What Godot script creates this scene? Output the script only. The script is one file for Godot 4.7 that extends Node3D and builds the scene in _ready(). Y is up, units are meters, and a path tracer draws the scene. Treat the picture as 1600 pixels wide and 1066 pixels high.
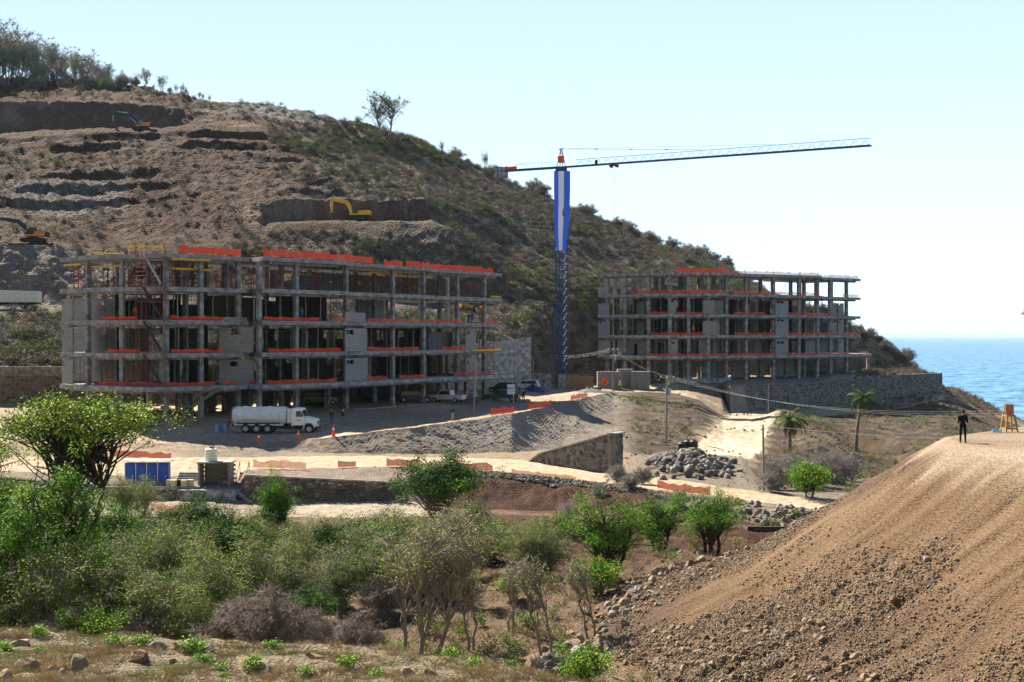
extends Node3D

const FL := 2222.0       # focal length in pixels of a 1600 px wide picture (50 mm lens)
const EYE := 40.0        # height of the lens above the sea
const HOR := 524.0       # row of the sea horizon

var rng := RandomNumberGenerator.new()
var M := {}
var used := {}
var n1 := FastNoiseLite.new()
var n2 := FastNoiseLite.new()
var n3 := FastNoiseLite.new()
var n4 := FastNoiseLite.new()

# ------------------------------------------------------------------ mesh building
class MB:
	var v := PackedVector3Array()
	var n := PackedVector3Array()
	var c := PackedColorArray()
	var col := Color(1, 1, 1)
	func tri(a: Vector3, b: Vector3, d: Vector3) -> void:
		var nn := (b - a).cross(d - a).normalized()
		v.push_back(a); v.push_back(d); v.push_back(b)
		n.push_back(nn); n.push_back(nn); n.push_back(nn)
		c.push_back(col); c.push_back(col); c.push_back(col)
	func tris(a: Vector3, b: Vector3, d: Vector3, na: Vector3, nb: Vector3, nd: Vector3) -> void:
		v.push_back(a); v.push_back(d); v.push_back(b)
		n.push_back(na); n.push_back(nd); n.push_back(nb)
		c.push_back(col); c.push_back(col); c.push_back(col)
	func quad(a: Vector3, b: Vector3, d: Vector3, e: Vector3) -> void:
		tri(a, b, d); tri(a, d, e)
	func box(ct: Vector3, s: Vector3, bs := Basis()) -> void:
		var x := bs.x * s.x * 0.5
		var y := bs.y * s.y * 0.5
		var z := bs.z * s.z * 0.5
		quad(ct - x - y + z, ct + x - y + z, ct + x + y + z, ct - x + y + z)
		quad(ct + x - y - z, ct - x - y - z, ct - x + y - z, ct + x + y - z)
		quad(ct + x - y + z, ct + x - y - z, ct + x + y - z, ct + x + y + z)
		quad(ct - x - y - z, ct - x - y + z, ct - x + y + z, ct - x + y - z)
		quad(ct - x + y + z, ct + x + y + z, ct + x + y - z, ct - x + y - z)
		quad(ct - x - y - z, ct + x - y - z, ct + x - y + z, ct - x - y + z)
	# box with chamfered vertical and top edges
	func cbox(ct: Vector3, s: Vector3, ch: float, bs := Basis()) -> void:
		var hx := s.x * 0.5
		var hz := s.z * 0.5
		var hy := s.y * 0.5
		var lo := PackedVector3Array()
		var mi := PackedVector3Array()
		var hi := PackedVector3Array()
		for q in [[-1, 1, 1, 0], [1, 1, -1, 0], [1, 1, 0, -1], [1, -1, 0, 1], [1, -1, -1, 0], [-1, -1, 1, 0], [-1, -1, 0, 1], [-1, 1, 0, -1]]:
			var px: float = q[0] * hx + q[2] * ch
			var pz: float = q[1] * hz + q[3] * ch
			lo.push_back(ct + bs * Vector3(px, -hy, pz))
			mi.push_back(ct + bs * Vector3(px, hy - ch, pz))
			hi.push_back(ct + bs * Vector3(q[0] * (hx - ch) if q[2] == 0 else px, hy, q[1] * (hz - ch) if q[3] == 0 else pz))
		for i in 8:
			var j := (i + 1) % 8
			quad(lo[i], lo[j], mi[j], mi[i])
			quad(mi[i], mi[j], hi[j], hi[i])
		for i in range(1, 7):
			tri(hi[0], hi[i], hi[i + 1])
			tri(lo[0], lo[i + 1], lo[i])
	func beam(a: Vector3, b: Vector3, w: float, h := -1.0) -> void:
		var d := b - a
		var l := d.length()
		if l < 1e-5:
			return
		d /= l
		var up := Vector3.UP if absf(d.y) < 0.95 else Vector3.RIGHT
		var x := up.cross(d).normalized()
		box((a + b) * 0.5, Vector3(w, h if h > 0 else w, l), Basis(x, d.cross(x), d))
	func tube(a: Vector3, b: Vector3, r0: float, r1: float, k := 6, caps := false) -> void:
		var d := (b - a).normalized()
		var up := Vector3.UP if absf(d.y) < 0.95 else Vector3.RIGHT
		var x := up.cross(d).normalized()
		var y := d.cross(x)
		for i in k:
			var t0 := TAU * i / k
			var t1 := TAU * (i + 1) / k
			var e0 := x * cos(t0) + y * sin(t0)
			var e1 := x * cos(t1) + y * sin(t1)
			tris(a + e0 * r0, a + e1 * r0, b + e1 * r1, e0, e1, e1)
			if r1 > 0.0:
				tris(a + e0 * r0, b + e1 * r1, b + e0 * r1, e0, e1, e0)
			if caps:
				tri(b, b + e0 * r1, b + e1 * r1)
				tri(a, a + e1 * r0, a + e0 * r0)
	# profile [radius, height] pairs turned round an axis
	func lathe(base: Vector3, prof: Array, k := 16, bs := Basis()) -> void:
		for s in prof.size() - 1:
			var r0: float = prof[s][0]
			var y0: float = prof[s][1]
			var r1: float = prof[s + 1][0]
			var y1: float = prof[s + 1][1]
			var sl := Vector2(y1 - y0, r0 - r1).normalized()
			for i in k:
				var t0 := TAU * i / k
				var t1 := TAU * (i + 1) / k
				var e0 := Vector3(cos(t0), 0, -sin(t0))
				var e1 := Vector3(cos(t1), 0, -sin(t1))
				var na := bs * (e0 * sl.x + Vector3(0, sl.y, 0))
				var nb := bs * (e1 * sl.x + Vector3(0, sl.y, 0))
				var a := base + bs * (e0 * r0 + Vector3(0, y0, 0))
				var b := base + bs * (e1 * r0 + Vector3(0, y0, 0))
				var d := base + bs * (e1 * r1 + Vector3(0, y1, 0))
				var e := base + bs * (e0 * r1 + Vector3(0, y1, 0))
				if r0 > 1e-4:
					tris(a, b, d, na, nb, nb)
				if r1 > 1e-4:
					tris(a, d, e, na, nb, na)
	# polygon in the plane bs.x / bs.y, extruded along bs.z
	func prism(poly: PackedVector2Array, depth: float, at := Vector3.ZERO, bs := Basis()) -> void:
		var p := poly
		if Geometry2D.is_polygon_clockwise(p):
			p = p.duplicate()
			p.reverse()
		var z := bs.z * depth * 0.5
		var w := PackedVector3Array()
		for q in p:
			w.push_back(at + bs.x * q.x + bs.y * q.y)
		var ix := Geometry2D.triangulate_polygon(p)
		for i in range(0, ix.size(), 3):
			var a := w[ix[i]]
			var b := w[ix[i + 1]]
			var d := w[ix[i + 2]]
			if (p[ix[i + 1]] - p[ix[i]]).cross(p[ix[i + 2]] - p[ix[i]]) < 0:
				var t := b
				b = d
				d = t
			tri(a + z, b + z, d + z)
			tri(a - z, d - z, b - z)
		for i in p.size():
			var j := (i + 1) % p.size()
			quad(w[i] - z, w[j] - z, w[j] + z, w[i] + z)
	func mesh() -> ArrayMesh:
		var a := []
		a.resize(Mesh.ARRAY_MAX)
		a[Mesh.ARRAY_VERTEX] = v
		a[Mesh.ARRAY_NORMAL] = n
		a[Mesh.ARRAY_COLOR] = c
		var m := ArrayMesh.new()
		m.add_surface_from_arrays(Mesh.PRIMITIVE_TRIANGLES, a)
		return m

func obj(called: String, mb, mat: Material, parent: Node = self) -> MeshInstance3D:
	var o := MeshInstance3D.new()
	o.name = numbered(called) if parent == self else called
	o.mesh = mb.mesh() if mb is MB else mb
	o.material_override = mat
	parent.add_child(o, true)
	return o

func numbered(called: String) -> String:
	var k: int = used.get(called, 0)
	used[called] = k + 1
	return called if k == 0 else "%s_%03d" % [called, k]

func tag(o: Node, label: String, category := "", group := "", kind := "") -> Node:
	if label: o.set_meta("label", label)
	if category: o.set_meta("category", category)
	if group: o.set_meta("group", group)
	if kind: o.set_meta("kind", kind)
	return o

func thing(called: String, at: Vector3, turn: float, label: String, category: String, group := "") -> Node3D:
	var o := Node3D.new()
	o.name = numbered(called)
	add_child(o)
	o.position = at
	o.rotation.y = turn
	tag(o, label, category, group)
	return o

func copy(src: Node3D, called: String, at: Vector3, turn: float, sc: float, label := "", group := "") -> Node3D:
	var o: Node3D = src.duplicate()
	o.name = numbered(called)
	add_child(o)
	o.position = at
	o.rotation = Vector3(0, turn, 0)
	o.scale = Vector3.ONE * sc
	if label: o.set_meta("label", label)
	if group: o.set_meta("group", group)
	return o

# a place given by its bearing and elevation in the picture and its own distance
func P(px: float, py: float, d: float) -> Vector3:
	return Vector3((px - 800.0) / FL * d, EYE - (py - HOR) / FL * d, -d)

# ------------------------------------------------------------------ materials
func noise_tex(freq: float, lo: float, hi: float, sd: int, size := 512, oct := 4, kind := FastNoiseLite.TYPE_SIMPLEX_SMOOTH) -> NoiseTexture2D:
	var t := NoiseTexture2D.new()
	var f := FastNoiseLite.new()
	f.noise_type = kind
	f.seed = sd
	f.frequency = freq
	f.fractal_octaves = oct
	t.noise = f
	t.width = size
	t.height = size
	t.seamless = true
	var g := Gradient.new()
	g.set_color(0, Color(lo, lo, lo))
	g.set_color(1, Color(hi, hi, hi))
	t.color_ramp = g
	return t

func norm_tex(freq: float, sd: int, strength := 8.0, size := 512) -> NoiseTexture2D:
	var t := noise_tex(freq, 0, 1, sd, size, 5)
	t.color_ramp = null
	t.as_normal_map = true
	t.bump_strength = strength
	return t

func lin(r: float, g: float, b: float) -> Color:
	return Color(r, g, b).linear_to_srgb()

func mat(col: Color, rough := 0.8, metal := 0.0) -> StandardMaterial3D:
	var m := StandardMaterial3D.new()
	m.albedo_color = col.linear_to_srgb()
	m.roughness = rough
	m.metallic = metal
	m.metallic_specular = 0.35
	return m

func vmat(rough := 0.9) -> StandardMaterial3D:
	var m := StandardMaterial3D.new()
	m.vertex_color_use_as_albedo = true
	m.roughness = rough
	m.metallic_specular = 0.2
	return m

func textured(m: StandardMaterial3D, tex: Texture2D, scale: float, nt: Texture2D = null, ns := 1.0) -> StandardMaterial3D:
	m.albedo_texture = tex
	m.uv1_triplanar = true
	m.uv1_world_triplanar = true
	m.uv1_scale = Vector3.ONE * scale
	if nt:
		m.normal_enabled = true
		m.normal_texture = nt
		m.normal_scale = ns
	return m

func make_materials() -> void:
	var mott := noise_tex(0.012, 0.62, 1.0, 3, 512, 5)
	var stain := noise_tex(0.02, 0.42, 1.0, 71, 512, 6)
	var fine := noise_tex(0.05, 0.55, 1.0, 7, 512, 4)
	var nrm := norm_tex(0.03, 11, 10.0)
	var nrm2 := norm_tex(0.06, 17, 14.0)
	M.soil = textured(vmat(0.96), fine, 0.16, nrm2, 1.0)
	M.hill = textured(vmat(0.97), noise_tex(0.06, 0.6, 1.0, 23, 512, 5), 0.05, nrm2, 1.0)
	M.road = textured(vmat(0.97), noise_tex(0.02, 0.75, 1.0, 29, 512, 5), 0.06, nrm, 0.5)
	M.mound = textured(vmat(0.97), noise_tex(0.05, 0.6, 1.0, 31, 512, 5), 0.22, nrm2, 1.0)
	M.rock = textured(vmat(0.92), fine, 0.5, nrm, 0.7)
	M.concrete = textured(mat(Color(0.47, 0.47, 0.465), 0.9), stain, 0.09, nrm, 0.25)
	M.concrete2 = textured(mat(Color(0.47, 0.47, 0.465), 0.9), stain, 0.09, nrm, 0.25)
	M.block = textured(vmat(0.95), noise_tex(0.03, 0.75, 1.0, 41), 0.5)
	M.shade_partition = textured(mat(Color(0.40, 0.385, 0.37), 0.95), mott, 0.2)
	M.mortar = mat(Color(0.30, 0.29, 0.27), 0.95)
	M.stonewall = textured(vmat(0.95), fine, 0.4, nrm, 0.6)
	M.net = mat(Color(0.78, 0.05, 0.012), 0.6)
	M.net.backlight = Color(0.9, 0.9, 0.9)
	M.net.transparency = BaseMaterial3D.TRANSPARENCY_ALPHA
	M.net.albedo_color.a = 0.82
	M.netfloor = M.net.duplicate()
	M.netfloor.albedo_color = lin(0.8, 0.055, 0.014)
	M.netfloor.albedo_color.a = 0.62
	M.netlight = M.net.duplicate()
	M.netlight.albedo_color = lin(0.8, 0.16, 0.06)
	M.netlight.albedo_color.a = 0.62
	M.rod = mat(Color(0.10, 0.08, 0.07), 0.7, 0.3)
	M.redsteel = mat(Color(0.20, 0.032, 0.022), 0.6, 0.2)
	M.darksteel = mat(Color(0.035, 0.035, 0.04), 0.5, 0.5)
	M.galv = mat(Color(0.36, 0.37, 0.38), 0.5, 0.5)
	M.yellow = mat(Color(0.62, 0.40, 0.03), 0.6)
	M.timber = textured(mat(Color(0.30, 0.21, 0.12), 0.85), mott, 0.6)
	M.plank = textured(mat(Color(0.50, 0.28, 0.10), 0.8), mott, 0.6)
	M.crane = mat(Color(0.018, 0.05, 0.155), 0.45, 0.1)
	M.cranelight = mat(Color(0.09, 0.10, 0.13), 0.5, 0.3)
	M.flagblue = mat(Color(0.06, 0.16, 0.78), 0.7)
	M.flagblue.backlight = Color(0.5, 0.5, 0.5)
	M.flagwhite = mat(Color(0.82, 0.82, 0.88), 0.7)
	M.flagwhite.backlight = Color(0.5, 0.5, 0.5)
	M.white = mat(Color(0.78, 0.78, 0.77), 0.4)
	M.whitedirty = textured(mat(Color(0.74, 0.74, 0.73), 0.5), noise_tex(0.01, 0.86, 1.0, 61), 0.25)
	M.cream = textured(mat(Color(0.74, 0.68, 0.57), 0.7), noise_tex(0.01, 0.86, 1.0, 63), 0.3)
	M.tyre = mat(Color(0.018, 0.017, 0.016), 0.85)
	M.rim = mat(Color(0.45, 0.44, 0.42), 0.5, 0.4)
	M.black = mat(Color(0.015, 0.015, 0.017), 0.6)
	M.glass = mat(Color(0.02, 0.035, 0.035), 0.06)
	M.glass.metallic_specular = 0.6
	M.chrome = mat(Color(0.6, 0.6, 0.6), 0.25, 0.9)
	M.orange = mat(Color(0.72, 0.08, 0.012), 0.55)
	M.exyellow = mat(Color(0.68, 0.36, 0.02), 0.45)
	M.exorange = mat(Color(0.55, 0.21, 0.03), 0.45)
	M.exdark = mat(Color(0.022, 0.03, 0.038), 0.5)
	M.blue = mat(Color(0.02, 0.07, 0.32), 0.5)
	M.tarp = mat(Color(0.02, 0.03, 0.10), 0.75)
	M.tankwhite = mat(Color(0.70, 0.65, 0.52), 0.5)
	M.barrel = mat(Color(0.52, 0.44, 0.24), 0.5)
	M.barrelblue = mat(Color(0.16, 0.28, 0.45), 0.45)
	M.person = vmat(0.85)
	M.bark = textured(vmat(0.95), mott, 1.2, nrm, 0.8)
	M.leaf = vmat(0.65)
	M.leaf.metallic_specular = 0.12
	M.leaf.backlight = Color(0.95, 1.0, 0.45)
	M.dry = vmat(0.9)
	M.dry.backlight = Color(0.35, 0.33, 0.28)
	M.wire = mat(Color(0.25, 0.25, 0.25), 0.5, 0.2)
	M.pole = textured(mat(Color(0.34, 0.33, 0.32), 0.85), mott, 0.5)
	var w := mat(Color(0.06, 0.21, 0.41), 0.3)
	w.normal_enabled = true
	w.normal_texture = norm_tex(0.02, 51, 10.0)
	w.uv1_triplanar = true
	w.uv1_world_triplanar = true
	w.uv1_scale = Vector3(0.0035, 0.0035, 0.0016)
	w.normal_scale = 1.0
	w.albedo_texture = noise_tex(0.03, 0.7, 1.0, 57, 512, 4)
	w.metallic_specular = 0.35
	M.sea = w

func setup_noise() -> void:
	for a in [[n1, 1, 0.03, 4], [n2, 2, 0.22, 3], [n3, 5, 0.011, 4], [n4, 9, 0.9, 2]]:
		var f: FastNoiseLite = a[0]
		f.noise_type = FastNoiseLite.TYPE_SIMPLEX_SMOOTH
		f.seed = a[1]
		f.frequency = a[2]
		f.fractal_octaves = a[3]
	rng.seed = 20240

func _ready() -> void:
	# camera
	var cam := Camera3D.new()
	cam.name = "camera"
	cam.fov = rad_to_deg(2.0 * atan(533.0 / FL))
	cam.near = 0.1
	cam.far = 90000.0
	add_child(cam)
	cam.position = Vector3(0, EYE, 0)
	cam.rotation.x = -atan((533.0 - HOR) / FL)
	cam.current = true
	# sky
	var env := Environment.new()
	env.background_mode = Environment.BG_SKY
	var sm := ProceduralSkyMaterial.new()
	sm.sky_top_color = Color(0.115, 0.198, 0.322)
	sm.sky_horizon_color = Color(0.594, 0.677, 0.724)
	sm.sky_curve = 0.3
	sm.ground_horizon_color = Color(0.45, 0.52, 0.56)
	sm.ground_bottom_color = Color(0.30, 0.30, 0.28)
	sm.sky_energy_multiplier = 1.0
	var sky := Sky.new()
	sky.sky_material = sm
	env.sky = sky
	env.tonemap_mode = Environment.TONE_MAPPER_LINEAR
	env.tonemap_exposure = 3.6
	env.fog_enabled = true
	env.fog_density = 0.00003
	env.fog_light_color = Color(0.82, 0.93, 1.0)
	env.sdfgi_enabled = true
	env.ssao_enabled = true
	env.ssil_enabled = true
	var we := WorldEnvironment.new()
	we.name = "environment"
	we.environment = env
	add_child(we)
	# sun: from the left and behind the hill, about 45 degrees up
	var sun := DirectionalLight3D.new()
	sun.name = "sun"
	sun.light_energy = 1.6
	sun.light_color = Color(1.0, 0.95, 0.87)
	sun.light_angular_distance = 0.5
	sun.shadow_enabled = true
	add_child(sun)
	var to_sun := Vector3(-0.62 * cos(0.72), sin(0.72), -0.785 * cos(0.72))
	sun.look_at_from_position(to_sun * 100.0, Vector3.ZERO, Vector3.UP)
	setup_noise()
	make_materials()
	build_all()

# ------------------------------------------------------------------ terrain
# feature lines that cross the valley, from the viewpoint to behind the ridge; each point: bearing, elevation row, distance
var LINES := [
	[[-1500, 1850, 3.0], [3100, 1850, 3.0]],                                                                                       # 0 foot of the viewpoint
	[[-1500, 1078, 50], [600, 1078, 50], [900, 1090, 54], [1600, 1200, 50], [3100, 1200, 50]],                                      # 1 bank front
	[[-1500, 985, 59], [0, 985, 59], [300, 995, 58.5], [500, 1003, 58], [650, 1030, 59], [800, 1045, 60], [900, 1068, 60], [1100, 1130, 60], [1600, 1150, 58], [3100, 1150, 58]],  # 2 bank edge
	[[-1500, 1030, 68], [0, 1030, 68], [700, 1036, 68], [850, 1020, 70], [950, 1000, 76], [1600, 1000, 78], [3100, 1000, 78]],      # 3 ravine front
	[[-1500, 868, 100], [1000, 868, 100], [1600, 868, 100], [3100, 880, 100]],                                                      # 4 ravine back
	[[-1500, 808, 118], [640, 808, 118], [750, 806, 120], [870, 808, 120], [950, 815, 118], [1100, 822, 115], [1280, 835, 112], [1600, 840, 112], [3100, 850, 112]],  # 5 path edge
	[[-1500, 782, 126], [620, 782, 126], [700, 795, 126], [870, 800, 126], [1000, 800, 122], [1150, 806, 118], [1280, 822, 115], [1600, 835, 115], [3100, 845, 115]],  # 6 wall foot
	[[-1500, 745, 128], [0, 745, 128], [270, 761, 127], [375, 761, 127], [382, 742, 127], [620, 752, 128], [700, 735, 133], [800, 742, 133], [870, 748, 132], [1000, 765, 128], [1100, 782, 124], [1280, 797, 120], [1600, 815, 118], [3100, 830, 118]],  # 7 wall top
	[[-1500, 736, 130], [0, 736, 131], [262, 745, 131], [372, 745, 131], [382, 735, 131], [620, 729, 134], [800, 740, 134], [1000, 763, 129], [1280, 796, 121], [1600, 812, 119], [3100, 828, 119]],  # 8 road near edge
	[[-1500, 715, 140], [380, 715, 140], [520, 712, 145], [640, 715, 150], [800, 718, 156], [840, 723, 151], [900, 733, 146], [957, 741, 143], [1000, 743, 142], [1100, 756, 136], [1200, 771, 130], [1280, 781, 127], [1600, 800, 122], [3100, 815, 122]],  # 9 road far edge
	[[-1500, 705, 146], [0, 705, 146], [380, 702, 146], [520, 708, 149], [640, 712, 153], [800, 708, 164], [880, 700, 176], [957, 700, 176], [1000, 710, 168], [1050, 703, 174], [1100, 711, 166], [1160, 712, 166], [1190, 755, 143], [1230, 748, 155], [1270, 738, 160], [1340, 745, 165], [1400, 745, 170], [1500, 740, 172], [1600, 740, 172], [3100, 760, 172]],  # 10 embankment toe
	[[-1500, 690, 155], [250, 692, 153], [380, 694, 150], [450, 688, 151], [520, 682, 152], [640, 668, 158.5], [800, 647, 175], [900, 626, 205], [935, 617, 230], [960, 613, 250], [1000, 612, 252], [1050, 614, 251], [1090, 624, 240], [1130, 650, 232], [1200, 653, 232], [1270, 653, 238], [1400, 640, 262], [1470, 625, 288], [1500, 630, 295], [1530, 641, 300], [1600, 668, 300], [1800, 745, 300], [3100, 830, 300]],  # 11 crest
	[[-1500, 678, 160], [0, 678, 160], [184, 668, 161], [405, 664, 168], [547, 652, 178], [667, 642, 194], [785, 630, 214], [870, 614, 243], [935, 608, 255], [1050, 606, 259], [1128, 604, 260.5], [1138, 645, 246.5], [1270, 638, 258.5], [1400, 622, 281], [1470, 613, 296], [1500, 624, 303], [1530, 637, 306], [1600, 664, 306], [1800, 745, 306], [3100, 830, 306]],  # 12 foot of the far wall
	[[-1500, 668, 165], [0, 668, 165], [184, 656, 165.5], [405, 652, 173], [547, 642, 185], [667, 632, 201], [785, 622, 219.5], [870, 608, 250], [935, 604, 259], [1050, 600, 262], [1128, 599, 262.5], [1138, 603, 247.3], [1270, 600, 259.3], [1300, 590, 265], [1400, 587, 281.8], [1468, 584, 296.8], [1473, 611, 298], [1500, 620, 305], [1530, 634, 309], [1600, 662, 309], [1800, 745, 309], [3100, 830, 309]],  # 13 building front
	[[-1500, 630, 188], [0, 630, 188], [184, 632, 190], [405, 625, 197], [547, 618, 209], [667, 610, 225], [785, 606, 243], [870, 600, 264], [935, 598, 279], [1138, 585, 289], [1345, 577, 320], [1440, 580, 330], [1473, 610, 312], [1500, 617, 316], [1530, 630, 318], [1600, 660, 318], [1800, 745, 318], [3100, 830, 318]],  # 14 building back
	[[-1500, 575, 189.2], [0, 575, 189.2], [184, 572, 191.2], [330, 572, 196], [405, 570, 198.2], [547, 560, 210.2], [667, 545, 226.2], [785, 535, 244.2], [828, 530, 252], [842, 570, 256], [870, 588, 268], [900, 580, 275], [925, 556, 281], [935, 550, 282.5], [1138, 540, 292], [1300, 540, 313], [1345, 545, 323], [1400, 566, 333], [1440, 580, 334], [1473, 609, 320], [1500, 613, 324], [1530, 627, 326], [1600, 659, 326], [1800, 745, 326], [3100, 830, 326]],  # 15 wall top
	[[-1500, 487, 238], [184, 487, 240], [405, 472, 246], [547, 467, 252], [620, 480, 257], [667, 488, 262], [760, 486, 271], [785, 474, 275], [870, 472, 285], [935, 470, 294], [1138, 470, 306], [1300, 482, 325], [1345, 521, 338], [1400, 547, 341], [1440, 579, 339], [1473, 604, 334], [1500, 611, 334], [1530, 626, 334], [1600, 658, 334], [1800, 745, 334], [3100, 830, 334]],  # 16 ledge one front
	[[-1500, 477, 252], [184, 477, 252], [405, 464, 256], [547, 459, 261], [620, 472, 268], [667, 480, 272], [755, 479, 275], [785, 470, 278], [870, 468, 288], [935, 466, 297], [1138, 466, 309], [1300, 481, 330], [1345, 520, 342], [1400, 546, 345], [1440, 580, 344], [1473, 608, 342], [1500, 618, 342], [1530, 634, 342], [1600, 668, 342], [1800, 755, 342], [3100, 830, 342]],  # 17 ledge one back
	[[-1500, 380, 263], [0, 380, 263], [90, 384, 266], [184, 396, 270], [405, 380, 280], [430, 350, 288], [547, 346, 290], [667, 348, 292], [720, 362, 292], [785, 452, 280], [935, 452, 299], [1138, 455, 313], [1300, 492, 334], [1345, 523, 346], [1400, 551, 349], [1440, 590, 349], [1530, 650, 350], [1600, 690, 350], [1800, 775, 350], [3100, 830, 350]],  # 18 ledge two front
	[[-1500, 374, 272], [0, 374, 272], [90, 378, 274], [184, 380, 280], [405, 350, 290], [430, 345, 298], [547, 343, 300], [665, 344, 301], [672, 342, 300], [785, 386, 312], [870, 398, 318], [935, 418, 322], [1000, 428, 326], [1138, 442, 336], [1300, 500, 340], [1345, 530, 350], [1400, 565, 353], [1440, 610, 353], [1530, 670, 356], [1600, 705, 356], [1800, 790, 356], [3100, 840, 356]],  # 19 ledge two back
	[[-1500, 330, 292], [0, 330, 292], [90, 338, 290], [184, 332, 298], [405, 318, 298], [430, 312, 299.2], [547, 312, 301.2], [665, 313, 302.2], [673, 322, 306], [785, 335, 330], [870, 352, 340], [935, 377, 345], [1000, 398, 350], [1138, 427, 360], [1300, 515, 355], [1345, 545, 356], [1440, 640, 360], [1600, 720, 362], [1800, 800, 362], [3100, 850, 362]],  # 20 cut two top
	[[-1500, 205, 352], [0, 215, 358], [100, 208, 358], [184, 206, 357], [245, 206, 357], [330, 203, 361], [405, 206, 365], [547, 236, 366], [667, 264, 371], [800, 307, 376], [870, 328, 378], [935, 352, 380], [1000, 382, 382], [1138, 422, 385], [1300, 540, 375], [1345, 580, 370], [1440, 660, 372], [1600, 735, 375], [1800, 815, 375], [3100, 860, 375]],  # 21 ledge three front
	[[-1500, 200, 360], [0, 207, 367], [100, 203, 368], [184, 200, 368], [330, 195, 371], [405, 198, 374], [547, 230, 374], [667, 260, 377], [800, 303, 382], [870, 325, 384], [935, 350, 386], [1000, 380, 388], [1138, 421, 390], [1300, 560, 385], [1440, 690, 385], [1600, 760, 387], [1800, 830, 387], [3100, 870, 387]],  # 22 ledge three back
	[[-1500, 150, 366], [0, 160, 374], [100, 158, 374.5], [184, 160, 374], [270, 167, 375], [318, 176, 379], [405, 182, 384], [520, 193, 386], [600, 208, 388], [667, 233, 391], [800, 291, 396], [870, 319, 398], [935, 346, 400], [1000, 376, 402], [1138, 421, 402], [1300, 590, 400], [1440, 720, 400], [1600, 780, 400], [1800, 845, 400], [3100, 880, 400]],  # 23 cut three top
	[[-1500, 20, 450], [0, 122, 425], [100, 124, 425], [180, 128, 420], [250, 140, 415], [300, 152, 412], [330, 156, 408], [405, 160, 408], [520, 187, 402], [560, 190, 400], [600, 205, 400], [640, 216, 402], [700, 242, 405], [800, 289, 408], [870, 317, 410], [935, 345, 412], [1000, 375, 414], [1060, 398, 414], [1138, 420, 414], [1180, 440, 412], [1300, 620, 415], [1440, 760, 420], [1600, 800, 420], [1800, 850, 420], [3100, 890, 420]],  # 24 ridge
	[[-1500, 330, 640], [0, 400, 620], [600, 480, 600], [1138, 600, 560], [1300, 720, 540], [1440, 730, 520], [1600, 740, 500], [3100, 800, 500]],  # 25 behind the ridge
]
const ROWS := [24, 22, 14, 44, 24, 12, 14, 8, 16, 12, 84, 16, 8, 26, 10, 60, 14, 40, 14, 26, 120, 12, 20, 40, 10]
# unevenness in metres (coarse, fine) of each strip
const ROUGH := [[0.3, 0.1], [0.25, 0.14], [0.3, 0.15], [0.45, 0.2], [0.5, 0.2], [0.1, 0.05], [0.25, 0.2], [0.08, 0.06], [0.07, 0.03], [0.12, 0.07], [0.22, 0.13], [0.1, 0.04], [0.05, 0.03], [0.05, 0.04], [0.3, 0.2], [0.6, 0.35], [0.15, 0.1], [0.7, 0.45], [0.2, 0.12], [0.5, 0.35], [0.6, 0.4], [0.3, 0.2], [0.35, 0.25], [0.9, 0.45], [1.0, 0.3]]

func line_at(i: int, u: float) -> Vector2:
	var L: Array = LINES[i]
	if u <= L[0][0]:
		return Vector2(L[0][2], EYE - (L[0][1] - HOR) * L[0][2] / FL)
	for k in L.size() - 1:
		if u <= L[k + 1][0]:
			var t: float = (u - L[k][0]) / float(L[k + 1][0] - L[k][0])
			var d := lerpf(L[k][2], L[k + 1][2], t)
			var y := lerpf(L[k][1], L[k + 1][1], t)
			return Vector2(d, EYE - (y - HOR) * d / FL)
	var e: Array = L[L.size() - 1]
	return Vector2(e[2], EYE - (e[1] - HOR) * e[2] / FL)

func bump(x: float, d: float, strip: int, t: float) -> float:
	var a: Array = ROUGH[strip]
	var b: Array = ROUGH[mini(strip + 1, 24)]
	var z: Array = ROUGH[maxi(strip - 1, 0)]
	var c: float = a[0]
	var f: float = a[1]
	if t > 0.7:
		c = lerpf(c, minf(a[0], b[0]), (t - 0.7) / 0.3); f = lerpf(f, minf(a[1], b[1]), (t - 0.7) / 0.3)
	elif t < 0.3:
		c = lerpf(minf(a[0], z[0]), c, t / 0.3); f = lerpf(minf(a[1], z[1]), f, t / 0.3)
	return n1.get_noise_2d(x * 2.0, d * 2.0) * c * 1.6 + n2.get_noise_2d(x, d) * f * 2.0 + n4.get_noise_2d(x, d) * f * 0.7

# spur below the track to the far block, and the gully beside it
func spur(x: float, d: float) -> float:
	var p := Vector2(x, d)
	var a := Vector2(43.0, 226.0)
	var b := Vector2(41.0, 168.0)
	var ab := b - a
	var t := clampf((p - a).dot(ab) / ab.length_squared(), 0.0, 1.0)
	var s := (p - a - ab * t)
	var w := s.length()
	return (2.4 * (1.0 - 0.4 * t)) * exp(-w * w / 22.0) - (2.0 * exp(-pow((x - 52.0) / 6.0, 2.0)) * smoothstep(160.0, 180.0, d) * (1.0 - smoothstep(205.0, 232.0, d)))

# benches cut into the worked part of the hill
func bench(strip: int, t: float, u: float, x: float, d: float) -> float:
	if strip != 20 and strip != 15:
		return t
	var n := 6.0 if strip == 20 else 2.0
	var w := smoothstep(760.0, 480.0, u) * (0.85 if strip == 20 else 0.5) * smoothstep(-1.0, 0.25, n1.get_noise_2d(x * 0.7, d * 0.7 + 90.0) * 4.0)
	var s := clampf(t + n3.get_noise_2d(x * 1.6, 7.0) * 0.16 * sin(t * PI), 0.0, 1.0) * n
	var k := floorf(s)
	var f := s - k
	return lerpf(t, clampf((k + 0.35 * f + 0.65 * smoothstep(0.74, 0.95, f)) / n, 0.0, 1.0), w)

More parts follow.
